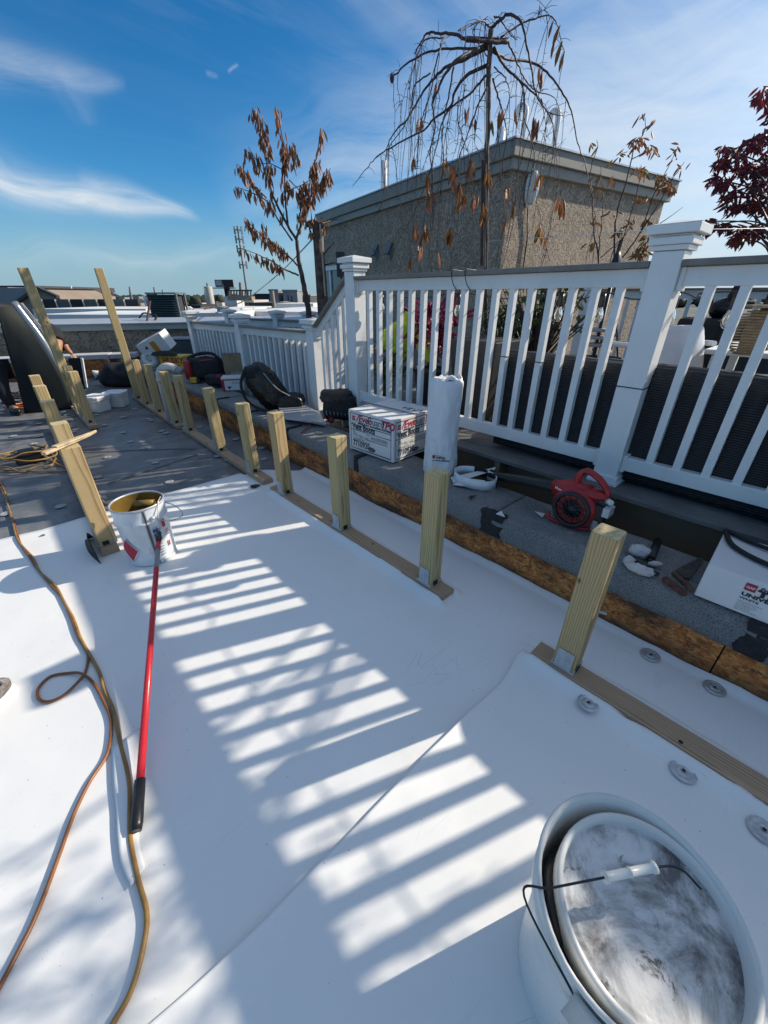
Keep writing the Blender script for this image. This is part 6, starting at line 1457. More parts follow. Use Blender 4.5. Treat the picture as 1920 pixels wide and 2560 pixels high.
# weeping tree
DW=4.7
wt=thing('weeping_tree','weeping cherry with bare drooping branches and a few olive leaves, in front of the penthouse','tree',(WT.x,WT.y,ZD+.4))
L2=[([(842,2350),(842,1900),(846,1400),(852,1000),(862,600),(872,330),(885,210)],.026,.018),
([(1000,295),(870,300),(700,275),(600,240),(500,240),(430,235),(380,300),(330,390)],.020,.003),([(860,330),(700,420),(560,480),(470,560),(380,680),(280,850),(180,960),(130,1100),(110,1400)],.020,.002),([(850,470),(700,545),(620,660),(590,760),(470,850),(400,930),(210,1030),(90,1100),(0,1190),(-110,1330)],.018,.002),
([(860,310),(650,420),(560,520),(500,640),(460,750),(480,900),(440,1100),(460,1300),(410,1500),(395,1680)],.016,.0015),([(860,350),(640,345),(450,370),(300,440),(200,530),(165,545)],.013,.004),([(880,210),(950,140),(1010,100),(1080,140),(1110,200),(1140,350),(1170,500),(1210,700),(1300,830),(1340,1000),(1350,1200),(1380,1400)],.016,.0015),
([(950,270),(1080,180),(1200,130),(1290,110),(1350,170),(1385,300),(1405,380)],.009,.002),([(900,370),(1000,420),(1180,450),(1300,540),(1400,680),(1460,820),(1500,1020),(1560,1200),(1600,1400),(1650,1700)],.015,.0015),([(895,350),(1000,500),(1100,600),(1115,800),(1090,1000),(1060,1400),(1030,1650)],.013,.0015),
([(900,330),(980,480),(1110,600),(1220,700),(1290,800),(1400,830)],.013,.002),([(860,520),(720,680),(600,760),(530,880),(500,1000),(450,1200),(380,1400),(290,1600),(170,1800)],.012,.0012),([(870,600),(800,720),(740,880),(700,1000),(655,1110),(650,1250),(640,1450),(555,1620)],.010,.0012),([(890,560),(940,720),(960,800),(990,960),(960,1200),(972,1500),(955,1720)],.010,.0012),
([(600,240),(540,280),(500,400),(450,650),(400,800),(365,920),(360,1070),(310,1250)],.010,.0012),([(880,200),(800,150),(700,200),(640,220)],.008,.003),([(610,480),(575,700),(540,850),(530,1000),(540,1200),(470,1470),(440,1600)],.010,.0012),([(900,480),(980,560),(1010,700),(930,950),(880,1150)],.007,.0012),([(1115,850),(1150,950),(1190,1100),(1190,1300),(1240,1600),(1305,1880)],.006,.0012),
([(650,690),(640,850),(700,1050),(730,1150),(745,1400)],.006,.0012),([(850,400),(800,330),(750,210),(860,120)],.006,.002),([(1000,300),(1060,430),(1120,560),(1200,650),(1330,700),(1400,850)],.010,.0015),([(540,270),(400,290),(330,470),(270,640),(235,760)],.007,.001),([(450,520),(330,620),(310,760),(260,900),(150,1050),(130,1200),(90,1480),(-20,1620)],.008,.001),
([(900,120),(940,130),(1000,220),(1060,290)],.008,.002),([(700,600),(660,800),(640,1000),(600,1150)],.006,.001),([(1240,700),(1270,900),(1270,1080),(1250,1240)],.005,.001),([(590,780),(560,950),(560,1150),(520,1350),(560,1600)],.005,.001),([(1220,110),(1240,80),(1275,60)],.004,.0015),([(500,1000),(450,1050),(400,1180),(370,1320)],.005,.001),([(800,600),(790,800),(760,1000),(830,1150)],.005,.001)]
B2=branchset(wt,F2c,[(a,r0*.78,r1*1.2) for a,r0,r1 in L2],DW,0,'twig',.35,11)
wt.children
for o in [o for o in bpy.data.objects if o.parent==wt and o.name.startswith('trunk')]: o.data.materials[0]=M['bark']
mb=MB(); rr=random.Random(9)
for P in B2[1:]: twigs(wt,P,rr,18,.10,'twig',mb)
for P in B2[1:24]:      # thin hanging shoots
    for _ in range(4):
        k=rr.randrange(len(P)//5,len(P)-1); p=P[k]; L_n=rr.uniform(.25,.95); q=[p]; d=Vector((rr.uniform(-.3,.3),rr.uniform(-.3,.3),.05))
        for j in range(1,8): q.append(q[-1]+d*(L_n/7)*math.exp(-j*.25)*1.2+Vector((rr.uniform(-.012,.012),rr.uniform(-.012,.012),-L_n/7)))
        mb.tube(q,[.0034-.0003*j for j in range(8)],5)
        for j in range(2,8,1): 
            if rr.random()<.6: e=Vector((rr.uniform(-.04,.04),rr.uniform(-.04,.04),rr.uniform(-.03,.01))); mb.tube([q[j],q[j]+e],[.0018,.001],4)
tag(mb.build('twig',M['twig'],wt),kind='stuff')
mb=MB(); mb.bar(FD(*F2c(838,1915),DW-.05),FD(*F2c(852,620),DW-.05),.016,.012); mb.build('pale_stake',M['twiglight'],wt)
mb=MB(); mb.bar(FD(*F2c(812,1900),DW+.03),FD(*F2c(822,1150),DW+.03),.035,.02); mb.build('dark_stake',M['bark'],wt)
mb=MB(); mb.bar(FD(*F2c(700,280),DW),FD(*F2c(1000,296),DW),.028,.028); mb.build('cut_branch',M['bark'],wt)
mb=MB(); mb.ell(FD(*F2c(172,560),DW),(.02,.02,.03),10,8); mb.build('bud_clump',M['twig'],wt)
lcl=[(430,1290,9,'leafolive'),(450,1400,8,'leafbrown'),(325,1650,5,'leafbrown'),(405,1660,9,'leafolive'),(575,1680,9,'leafolive'),(370,1760,4,'leafbrown'),(640,1330,9,'leafbrown'),(735,1180,9,'leafbrown'),(680,1420,9,'leafolive'),(770,1430,5,'leafbrown'),(865,1260,9,'leafolive'),(840,1500,12,'leafolive'),(610,1220,6,'leafbrown'),(540,1180,3,'leafolive'),(1200,890,9,'leafbrown'),(1390,1460,9,'leafbrown'),(1240,1250,4,'leafolive'),(1220,1630,4,'leafolive'),(1270,1680,3,'leafolive'),(715,800,2,'leafbrown'),(775,870,2,'leafbrown'),(870,860,3,'leafolive'),(950,830,4,'leafbrown'),(380,850,3,'leafbrown'),(1070,790,1,'leafbrown'),(1230,530,4,'leafbrown'),(1005,1350,2,'leafolive'),(1040,1500,2,'leafolive'),(300,1870,3,'leafbrown'),(490,1800,1,'leafolive'),(340,1160,2,'leafbrown'),(480,620,3,'leafbrown'),(1005,1590,2,'leafbrown')]
rr=random.Random(4)
for (X,Y,n,mt) in lcl:
    for _ in range(n):
        px,py=F2c(X+rr.uniform(-22,22),Y+rr.uniform(-45,25)); leaf(wt,FD(px,py-4,DW+rr.uniform(-.15,.1)),rr.uniform(.085,.135),'drop',mt,rr.random()*6.28,rr.uniform(-.3,.3),rr.uniform(-.3,.3))
for (X,Y,s_,ro) in ((1325,150,.105,.25),(1375,180,.14,.35),(1390,295,.16,.25),(1405,370,.13,.2),(1335,290,.11,.1)): leaf(wt,FD(*F2c(X,Y),DW),s_,'drop','leafolive' if Y>200 else 'leafbrown',-AZ+.4,.0,ro)
# right shrub against rough wall
DS=4.3; sb0=FD(1505,660,DS)
rs=thing('thin_stemmed_shrub','tall shrub with many thin stems and few leaves, before the rough sunlit wall','shrub',(sb0.x,sb0.y,ZD))
L3=[([(330,2300),(305,1500),(270,1300),(260,1000),(240,800),(300,600),(290,540)],.008,.002),([(305,1500),(330,1200),(350,960)],.005,.002),([(460,2300),(430,1500),(450,1150),(520,900),(570,700),(600,600),(680,450),(670,330)],.009,.002),([(480,1400),(560,1150),(640,850),(650,740)],.005,.002),([(500,1480),(640,1280),(740,1000),(840,800),(930,620)],.007,.002),([(320,1480),(450,1370),(560,1250)],.005,.002),([(570,700),(680,640),(760,600)],.004,.002),([(640,1280),(800,1030),(900,850),(990,720)],.006,.002),([(780,1220),(980,1080)],.004,.0015),([(240,1000),(320,820),(330,740)],.003,.001),([(700,450),(760,400)],.003,.001),([(540,640),(500,640)],.003,.001),([(450,1900),(400,1500),(520,1300),(600,1150)],.005,.002)]
B3=branchset(rs,F3c,L3,DS,0,'twig',.1,2)
rr=random.Random(12)
for (X,Y,n,mt) in ((660,320,4,'leafbrown'),(690,440,4,'leafbrown'),(760,400,4,'leafbrown'),(500,630,4,'leafolive'),(590,560,14,'leafbrown'),(640,540,10,'leafbrown'),(740,610,16,'leafbrown'),(900,600,5,'leafolive'),(930,680,3,'leafbrown'),(1010,720,1,'leafbrown'),(940,760,4,'leafolive'),(650,780,16,'leafolive'),(820,840,22,'leafolive'),(850,900,18,'leafbrown'),(880,930,10,'leafolive'),(320,840,6,'leafolive'),(430,850,4,'leafolive'),(340,960,4,'leafolive'),(430,1120,4,'leafolive'),(250,1180,4,'leafolive'),(250,1360,6,'leafolive'),(470,1270,8,'leafolive'),(660,1420,22,'leafolive'),(620,1460,14,'leafbrown'),(700,1330,10,'leafolive'),(560,1200,6,'leafolive'),(640,1000,6,'leafolive'),(720,1000,6,'leafolive'),(270,590,5,'leafolive'),(450,680,3,'leafolive'),(690,1200,8,'leafolive')):
    for _ in range(n):
        px,py=F3c(X+rr.uniform(-38,38),Y+rr.uniform(-32,32)); leaf(rs,FD(px,py,DS+rr.uniform(-.12,.12)),rr.uniform(.045,.085),'drop',mt,rr.random()*6.28,rr.uniform(-1.2,1.2),rr.uniform(-1,1))
mb=MB(); mb.bar(FD(*F3c(440,1500),DS),FD(*F3c(490,1340),DS),.03,.02); mb.build('dark_stake',M['bark'],rs)
# red maple, mostly out of frame to the right
DM=4.8
mt_=thing('red_maple','dark red maple crown reaching in at the right edge','tree',(3.6,.1,ZD))
MT0=Vector((5.2,.55,ZD)); rr=random.Random(21)
mb=MB(); mb.tube(catmull([MT0,MT0+Vector((.02,.05,.6)),MT0+Vector((-.03,.02,1.2)),MT0+Vector((.0,.05,2.0))],5),[.045]*10+[.03]*6,10); mb.build('trunk',M['bark'],mt_)
cls=[(1640,150,30,70,60),(1600,215,20,70,40),(1400,640,45,110,60),(1330,720,40,90,50),(1290,860,60,100,55),(1500,760,60,120,60),(1400,960,45,120,50),(1600,900,60,110,80),(1560,560,60,110,60),(1650,480,40,70,50),(1400,1060,50,90,50),(1560,1050,60,110,60),(1190,1190,18,50,30),(1160,1240,16,50,22),(1300,1220,40,90,35),(1450,1270,60,110,50),(1420,1340,24,50,30),(1600,1250,50,90,60),(1620,760,50,60,100),(1320,600,16,50,30),(1700,650,120,120,160),(1750,1000,140,140,200),(1800,300,90,150,140),(1900,700,160,160,250),(1900,1150,120,160,150),(2050,900,120,160,200)]
items=[]; objs=[]
for (X,Y,n,wx,wy) in cls:
    for _ in range(n):
        px,py=F3c(X+rr.gauss(0,.45)*wx,Y+rr.gauss(0,.45)*wy); d=DM+rr.uniform(-.4,.4)
        items.append((FD(px,py,d),rr.uniform(.07,.105),rr.random()*6.28,rr.uniform(-1.4,.6),rr.uniform(-1,1),px))
vis=[q for q in items if q[5]<1925]; rr.shuffle(vis); big=vis[:290]; ids=set(map(id,big))
for q in big: leaf(mt_,q[0],q[1],'long','leafred',q[2],q[3],q[4])
rest=[q[:5] for q in items if id(q) not in ids]
# the part of the crown beyond the frame
for k_ in range(52):
    a=rr.random()*6.28; r=.55*math.sqrt(rr.random()); c0=Vector((3.42+r*math.cos(a),-1.0+r*1.15*math.sin(a),rr.uniform(2.3,2.85)))
    for j_ in range(20):
        c=c0+Vector((rr.gauss(0,.10),rr.gauss(0,.10),rr.gauss(0,.06)))
        rest.append((c,rr.uniform(.05,.08),rr.random()*6.28,rr.uniform(-1.4,.6),rr.uniform(-1,1)))
joinleaves(mt_,rest,'long','leafred','foliage')
mb=MB()
for (X,Y,n,wx,wy) in cls[:20]:
    e=FD(*F3c(X,Y),DM); s_=MT0+Vector((0,.05,1.3+rr.uniform(-.2,.3))); m2=(e+s_)/2+Vector((0,0,.08)); mb.tube(catmull([s_,m2,e],5),[.012]*4+[.006]*7,6)
for k_ in range(7): mb.tube(catmull([MT0+Vector((0,0,1.2+.1*k_)),MT0+Vector((-.6,-.6-.05*k_,1.8)),Vector((3.5+.25*math.sin(k_*2.1),-1.0+.5*math.cos(k_*1.7),2.3+.08*k_))],5),[.018]*5+[.010]*6,6)
mb.build('branch',M['twig'],mt_)
# ================================================================ CITY BEYOND THE ROOF
def bld(name,lab,cat,px0,px1,py,D,depth,mat,roofmat=None,rot=0.0,zb=-9.4,wins=None,winmat='f_black',lip=.25,D1=None,group=None,py1=None):
    a=FD(px0,py,D); b_=FD(px1,py if py1 is None else py1,D1 or D)
    b_.z=a.z if py1 is None else b_.z
    z=a.z; x=(b_-a); x.z=0; L=x.length; x.normalize(); y=Vector((-x.y,x.x,0))
    r=thing(name,lab,cat,(a.x,a.y,zb),0,group)
    def P(u,v,zz): q=a+x*u+y*v; return Vector((q.x,q.y,zz))
    mb=MB(); mb.hexa([P(0,0,zb),P(L,0,zb),P(L,depth,zb),P(0,depth,zb),P(0,0,z-lip),P(L,0,z-lip),P(L,depth,z-lip),P(0,depth,z-lip)]); mb.build('wall',M[mat],r)
    e=lip*.4; mb=MB(); mb.hexa([P(-e,-e,z-lip+.005),P(L+e,-e,z-lip+.005),P(L+e,depth+e,z-lip+.005),P(-e,depth+e,z-lip+.005),P(-e,-e,z),P(L+e,-e,z),P(L+e,depth+e,z),P(-e,depth+e,z)]); mb.build('roof',M[roofmat or mat],r)
    for (u0,u1,z0,z1) in (wins or []):
        mb=MB(); mb.hexa([P(L*u0,-.04,z-z1),P(L*u1,-.04,z-z1),P(L*u1,.03,z-z1),P(L*u0,.03,z-z1),P(L*u0,-.04,z-z0),P(L*u1,-.04,z-z0),P(L*u1,.03,z-z0),P(L*u0,.03,z-z0)]); w_=mb.build('window',M[winmat],r)
    return r,P,L,z
# neighbouring white roofs
bld('neighbour_roof','nearest white coated roof with upstand just past the stucco wall','roof',96,395,786,19,5,'f_white',lip=.3)
bld('neighbour_roof','white coated roof beside the louvred vent, behind the first fence cap','roof',398,560,782,19,4,'f_white',lip=.3)
bld('neighbour_roof','second pale roof upstand below the row of dark panels','roof',95,360,772,27,6,'f_white','f_white',lip=.5)
bld('neighbour_roof','wide bright white roof behind the far fence caps','roof',545,800,777,24,10,'f_white',lip=.25,D1=22)
bld('neighbour_roof','pale roof box between the vent and the small white cylinder','roof',452,550,779,25,5,'f_white',lip=.4)
bld('neighbour_roof','bright white roof lying behind the grey roof vent cylinder','roof',520,600,772,36,10,'f_white',lip=.3)
for k,(px,py0,py1,D) in enumerate(((561,792,766,20),(478,782,768,22),(606,782,770,26))):
    p=FD(px,py0,D); t_=FD(px,py1,D); v=thing('roof_vent','squat pale roof vent, '+['with domed cap behind the second fence cap','thin one just right of the louvred box','small one right of the domed vent'][k],'vent',p)
    mb=MB(); w=.26 if k==0 else .08; mb.lathe([(w,0),(w,(t_.z-p.z)*.8),(w*1.3,(t_.z-p.z)*.8),(w*.9,(t_.z-p.z)),(0,(t_.z-p.z)*1.05)],18,M=Matrix.Translation(p)); mb.build('vent_body',M['f_grey' if k==0 else 'f_white'],v)
# louvred box
a=FD(380,793,13.5); b_=FD(452,793,13.0); tl=FD(379,735,13.5)
lv=thing('louvred_screen','grey green louvred rooftop unit screen above the stucco wall','vent',a)
x=(b_-a); x.z=0; L=x.length; x.normalize(); y=Vector((-x.y,x.x,0)); H_=tl.z-a.z
def PLV(u,v,z): q=a+x*u+y*v; return Vector((q.x,q.y,a.z+z))
for (u0,u1,v0,v1) in ((0,.04,0,.04),(L-.05,L,0,.04),(0,.04,.30,.34),(L-.05,L,.30,.34)):
    mb=MB(); mb.hexa([PLV(u0,v0,0),PLV(u1,v0,0),PLV(u1,v1,0),PLV(u0,v1,0),PLV(u0,v0,H_),PLV(u1,v0,H_),PLV(u1,v1,H_),PLV(u0,v1,H_)]); mb.build('corner_post',M['louvre'],lv)
n=10
for k in range(n):
    z0=H_*k/n
    mb=MB(); mb.hexa([PLV(.045,.0,z0),PLV(L-.055,.0,z0),PLV(L-.055,.03,z0+H_/n*.35),PLV(.045,.03,z0+H_/n*.35),PLV(.045,-.03,z0+.008),PLV(L-.055,-.03,z0+.008),PLV(L-.055,.06,z0+H_/n*.75),PLV(.045,.06,z0+H_/n*.75)]); mb.build('louvre_slat',M['louvre'],lv)
    mb=MB(); mb.hexa([PLV(-.0,.05,z0),PLV(.03,.05,z0),PLV(.03,.30,z0),PLV(0,.30,z0),PLV(-.03,.05,z0+.06),PLV(.0,.05,z0+.06),PLV(.0,.30,z0+.06),PLV(-.03,.30,z0+.06)]); mb.build('louvre_slat',M['louvre'],lv)
mb=MB(); mb.hexa([PLV(.05,.10,0),PLV(L-.06,.10,0),PLV(L-.06,.29,0),PLV(.05,.29,0),PLV(.05,.10,H_-.02),PLV(L-.06,.10,H_-.02),PLV(L-.06,.29,H_-.02),PLV(.05,.29,H_-.02)]); mb.build('inner_box',M['f_dark'],lv)
mb=MB(); mb.hexa([PLV(-.02,-.03,H_+.001),PLV(L+.02,-.03,H_+.001),PLV(L+.02,.36,H_+.001),PLV(-.02,.36,H_+.001),PLV(-.02,-.03,H_+.04),PLV(L+.02,-.03,H_+.04),PLV(L+.02,.36,H_+.04),PLV(-.02,.36,H_+.04)]); mb.build('top_frame',M['louvre'],lv)
# row of dark panels
pn=thing('dark_panel_screen','long row of dark glazed panels with pale posts on a distant roof','screen',FD(90,770,34))
for k in range(7):
    u0=112+k*34; a=FD(u0,770,34);b_=FD(u0+33,770,34);zt=FD(u0,748,34).z
    mb=MB(); mb.hexa([a,b_,b_+FH*.3,a+FH*.3]+[Vector((q.x,q.y,zt)) for q in (a,b_,b_+FH*.3,a+FH*.3)]); mb.build('panel',M['glass'] if k%2 else M['f_black'],pn)
    mb=MB(); mb.bar(a-FH*.05,Vector((a.x,a.y,zt))-FH*.05,.10,.1); mb.build('panel_post',M['f_cream'],pn)
# gabled tan house, maroon and grey buildings left
a=FD(20,778,42);b_=FD(130,772,42);pk=FD(100,724,42)
gh=thing('gabled_house','tan gabled house end with dark roof edge, partly behind the tall board','house',a)
L_0=FD(44,762,42);R0_=FD(150,745,42)
mb=MB(); mb.prism([Vector((L_0.x,L_0.y,-9)),Vector((R0_.x,R0_.y,-9)),R0_,pk,L_0],FH*8); mb.build('gable_wall',M['f_tanroof'],gh)
mb=MB(); mb.bar(L_0-FH*.2+Vector((0,0,.1)),pk-FH*.2+Vector((0,0,.15)),.4,.22); mb.bar(pk-FH*.2+Vector((0,0,.15)),R0_-FH*.2+Vector((0,0,.1)),.4,.22); mb.build('roof_edge',M['f_dark'],gh)
mb=MB(); mb.prism([L_0+Vector((0,0,.1)),pk+Vector((0,0,.15)),pk+Vector((0,0,.15))-RV*9,L_0-RV*9+Vector((0,0,.1))],FH*8); mb.build('roof',M['f_grey'],gh)
bld('maroon_building','distant maroon clad building at the left edge of the skyline','building',-60,82,714,70,20,'f_maroon','f_dark',lip=.8)
bld('grey_building','small pale grey block standing in front of the maroon building','building',-60,18,718,62,4,'f_grey','f_grey',lip=.5)
bld('flat_roof_building','low block with grey and white parapet below the maroon building','building',-60,42,730,55,10,'f_white','f_white',lip=.6)
bld('flat_roof_building','long dark grey shingled roof band at the left edge','building',-60,60,741,46,14,'f_grey','f_grey',lip=1.5)
# red billboard
a=FD(207,741,150);b_=FD(241,741,150);zt=FD(207,727,150).z
rb2=thing('red_billboard','small red billboard with white print on the left skyline','billboard',a)
mb=MB(); mb.hexa([a,b_,b_+FH,a+FH]+[Vector((q.x,q.y,zt)) for q in (a,b_,b_+FH,a+FH)]); mb.build('red_face',M['f_red'],rb2)
mb=MB(); c=(a+b_)/2; mb.hexa([Vector((a.lerp(b_,f).x,a.lerp(b_,f).y,zt-dz))-FH*o_ for (f,dz,o_) in ((.3,.9,.02),(.7,.9,.02),(.7,.9,.1),(.3,.9,.1),(.3,.55,.02),(.7,.55,.02),(.7,.55,.1),(.3,.55,.1))]); mb.build('white_print',M['f_white'],rb2)
for f in (.2,.8): 
    q=a.lerp(b_,f); mb=MB(); mb.bar(q+FH*1.2,Vector((q.x,q.y,-9))+FH*1.2,.5,.5); mb.build('pole',M['f_dark'],rb2)
# poles and masts
for k,(px,y0,y1,D,w,m_,lab) in enumerate(((178,752,715,60,.12,'f_white','thin pale satellite mast on the left roofs'),(186,752,738,60,.15,'f_white','short pale mast just right of the tall thin one'),(325,745,717,90,.5,'f_grey','grey pipe stack on the skyline above the white caps'),(384,738,718,20,.05,'f_dark','thin dark rod sticking up left of the louvred screen'),(405,738,724,25,.05,'f_dark','short dark rod behind the louvred screen'),(511,745,721,180,.4,'f_grey','thin grey chimney left of the silo'),(600,742,706,60,.3,'f_brown','brown utility pole above the wooden railing'),(275,742,720,110,.3,'f_white','pale light pole on the skyline, between the tall boards'),(150,742,722,100,.2,'f_grey','thin grey light pole just left of the satellite mast'))):
    a=FD(px,y0,D);b_=FD(px,y1,D); mb=MB(); mb.tube([Vector((a.x,a.y,a.z-1)),b_],w/2,6); tag(mb.build('mast',M[m_]),lab,'mast',group='masts and poles on the skyline')
# billboard on a column
a=FD(539,718,85);b_=FD(585,718,85);zt=FD(539,699,85).z
bb2=thing('billboard','dark billboard with grey print on a thick column, left of the cell mast','billboard',FD(563,760,85))
mb=MB(); mb.hexa([a,b_,b_+FH*.8,a+FH*.8]+[Vector((q.x,q.y,zt)) for q in (a,b_,b_+FH*.8,a+FH*.8)]); mb.build('billboard_face',M['f_grey'],bb2)
mb=MB(); o_=-FH*.06; mid=a.lerp(b_,.52); mb.prism([mid+o_,b_+o_,Vector((b_.x,b_.y,zt))+o_,Vector((a.lerp(b_,.38).x,a.lerp(b_,.38).y,zt))+o_],o_); mb.build('dark_image',M['f_black'],bb2)
mb=MB()
for k in range(3):
    z_=a.z+(zt-a.z)*(.35+.18*k); p=a.lerp(b_,.08);q=a.lerp(b_,.36); mb.bar(Vector((p.x,p.y,z_))-FH*.1,Vector((q.x,q.y,z_))-FH*.1,.1,.12)
mb.build('printed_line',M['f_white'],bb2)
mb=MB(); mb.bar(a+Vector((0,0,-.15))-FH*.4-RV*.3,b_+Vector((0,0,-.15))-FH*.4+RV*.3,.8,.15); mb.build('catwalk',M['f_dark'],bb2)
q=a.lerp(b_,.55)+FH*.5; mb=MB(); mb.tube([q,Vector((q.x,q.y,-9))],.55,14); mb.build('column',M['f_black'],bb2)
# white chimney block, wooden railing, silos, buildings right of billboard
bld('white_roof_block','white painted chimney-like block under the billboard','block',559,590,741,58,3,'f_white','f_white',lip=.15)
wr=thing('wooden_roof_railing','dark timber roof deck railing to the right of the billboard','railing',FD(590,745,50))
for k in range(9):
    p=FD(571+7*k,748,50);q=FD(571+7*k,726,50); mb=MB(); mb.bar(p,q,.12,.12); mb.build('post',M['f_brown'],wr)
mb=MB(); mb.bar(FD(570,726,50),FD(630,726,50),.14,.14); mb.build('top_rail',M['f_brown'],wr); mb=MB(); mb.bar(FD(570,745,50),FD(630,745,50),.3,.5); mb.build('platform',M['f_tanroof'],wr)
a=FD(525,748,220); zt=FD(525,718,220).z
sl2=thing('concrete_silo','round pale concrete silo on the horizon left of the billboard','silo',a)
mb=MB(); mb.lathe([(1.9,-9),(1.9,zt-.0),(1.7,zt+.3),(0,zt+.4)],24,M=Matrix.Translation((a.x,a.y,0))); mb.build('silo_wall',M['f_cream'],sl2)
mb=MB(); mb.tube([(a.x,a.y,zt),(a.x,a.y,zt+1.8)],.5,8); mb.build('roof_stack',M['f_grey'],sl2)
W_=[(.25,.4,.9,1.6),(.6,.75,.9,1.6)]
bld('grey_flats','dark grey modern block behind the bare cable, right of the mast','building',636,680,734,95,12,'f_dark','f_dark',lip=.3,wins=[(.4,.55,1.2,1.9)])
bld('grey_flats','narrow pale grey block with one window slit, middle of the skyline group','building',672,694,723,92,10,'f_grey','f_grey',lip=.3,wins=[(.45,.6,.8,1.8)])
bld('grey_flats','low dark block joining the two pale grey blocks','building',693,712,733,96,10,'f_dark','f_grey',lip=.3)
bld('grey_flats','wide pale grey block with four window slits left of the tree','building',706,742,724,92,14,'f_grey','f_grey',lip=.3,wins=[(.3,.38,1.,2.0),(.55,.63,1.2,2.2),(.3,.38,3.6,4.4),(.55,.63,3.8,4.6)])
bld('grey_flats','dark block right of the wide pale grey one behind the tree trunk','building',744,775,736,98,12,'f_dark','f_grey',lip=.3)
bld('row_house','red brick row with white topped windows left of the young tree trunk','house',690,780,759,46,8,'brick','f_white',lip=.35,wins=[(.22,.29,.55,1.5),(.38,.45,.6,1.5),(.54,.61,.6,1.5),(.72,.79,.6,1.5)],winmat='f_cream')
bld('row_house','dark row house roof edge between mast and brick row','house',625,692,757,50,8,'f_black','f_dark',lip=.3)
bld('row_house','short brick house front behind the white chimney block','house',590,632,750,62,8,'brick','f_cream',lip=.3,wins=[(.1,.2,.6,1.4),(.4,.5,.6,1.4)],winmat='f_cream')
# middle-distance roofscape
rr=random.Random(33)
mats=['f_brown','f_black','brick','f_dark','f_grey','f_tanroof']
labs={}
cols={'f_brown':'brown','f_black':'black','brick':'brick','f_dark':'charcoal','f_grey':'grey','f_tanroof':'tan'}
for k in range(54):
    px=rr.uniform(60,780); D=rr.uniform(60,190); w=rr.uniform(12,34); m_=mats[k%6]
    py=741+ (CAMH+rr.uniform(0.4,2.6))/D*1280*1.0
    r,_,_,_=bld('distant_row_house','small distant '+cols[m_]+' flat roofed row house on the skyline','house',px,px+w,py,D,rr.uniform(8,16),m_,rr.choice(['f_white','f_black','f_grey','f_brown']),lip=.35,wins=[(.2,.35,.9,2.2),(.6,.75,.9,2.2)],group='distant '+cols[m_]+' row houses'); labs.setdefault(cols[m_],[]).append((px,r))
for k in range(90):
    px=rr.uniform(60,780); D=rr.uniform(190,520); w=rr.uniform(6,26); py=741+(CAMH-rr.uniform(-3.5,1.8))/D*1280
    mb=MB(); a=FD(px,py,D); b_=FD(px+w,py,D); b_.z=a.z; mb.hexa([Vector((q.x,q.y,-9)) for q in (a,b_,b_+FH*12,a+FH*12)]+[a,b_,b_+FH*12,a+FH*12])
    m_=rr.choice(['f_brown','f_grey','f_white','f_dark','f_cream','f_tanroof']); tag(mb.build('far_building',M[m_]),'tiny far building near the horizon','building',group='tiny far buildings near the horizon')
ORD=['leftmost','second from left','third from left','fourth from left','fifth from left','sixth from left','seventh from left','eighth from left','ninth from left','tenth from left']
for c_,lst in labs.items():
    lst.sort(key=lambda q:q[0])
    for i,(px,r) in enumerate(lst): r['label']='small distant '+c_+' flat roofed row house on the skyline, '+ORD[min(i,9)]
# small roof clutter: chimneys and stacks
for k in range(40):
    px=rr.uniform(200,770); D=rr.uniform(35,110); z=741+(CAMH+rr.uniform(.2,1.4))/D*1280; a=FD(px,z,D); h=rr.uniform(.5,1.3); w=rr.uniform(.2,.45)
    mb=MB(); mb.box(a.x-w,a.x+w,a.y-w,a.y+w,-6,a.z+h*.8); mb.box(a.x-w*1.2,a.x+w*1.2,a.y-w*1.2,a.y+w*1.2,a.z+h*.8+.005,a.z+h); tag(mb.build('chimney',M[rr.choice(['brick','f_white','f_brown','f_grey'])]),'small chimney on the distant roofs','chimney',group='small chimneys on the distant roofs')
# far tree line
mb=MB()
for k in range(900):
    px=rr.uniform(-300,2400); D=rr.uniform(420,900); a=FD(px,741,D); r=rr.uniform(5,10); h=rr.uniform(6,11)
    mb.ell((a.x,a.y,-9+h*.5),(r,r,h*.6),7,5,fn=lambda q:1+.25*math.sin(q.x*9+q.z*7))
tag(mb.build('distant_treeline',M['f_tree']),'low dark line of trees along the horizon','trees',kind='stuff')
for k,px in enumerate((452,487,548)):
    a=FD(px,741,240); mb=MB(); mb.ell((a.x,a.y,-3.2+.6*k),(3.2,3.2,4.2),16,10,fn=lambda q:1+.3*fbm(q.x*2,q.y*2,q.z*2+k)); tg2=thing('round_tree','round dark tree crown on the horizon, '+['left one of three','middle one of three','right one beside the billboard'][k],'tree',(a.x,a.y,-9)); mb.build('crown',M['f_tree'],tg2)
    mb=MB(); mb.tube([(a.x,a.y,-9),(a.x,a.y,-5)],.4,8); mb.build('trunk',M['f_brown'],tg2)
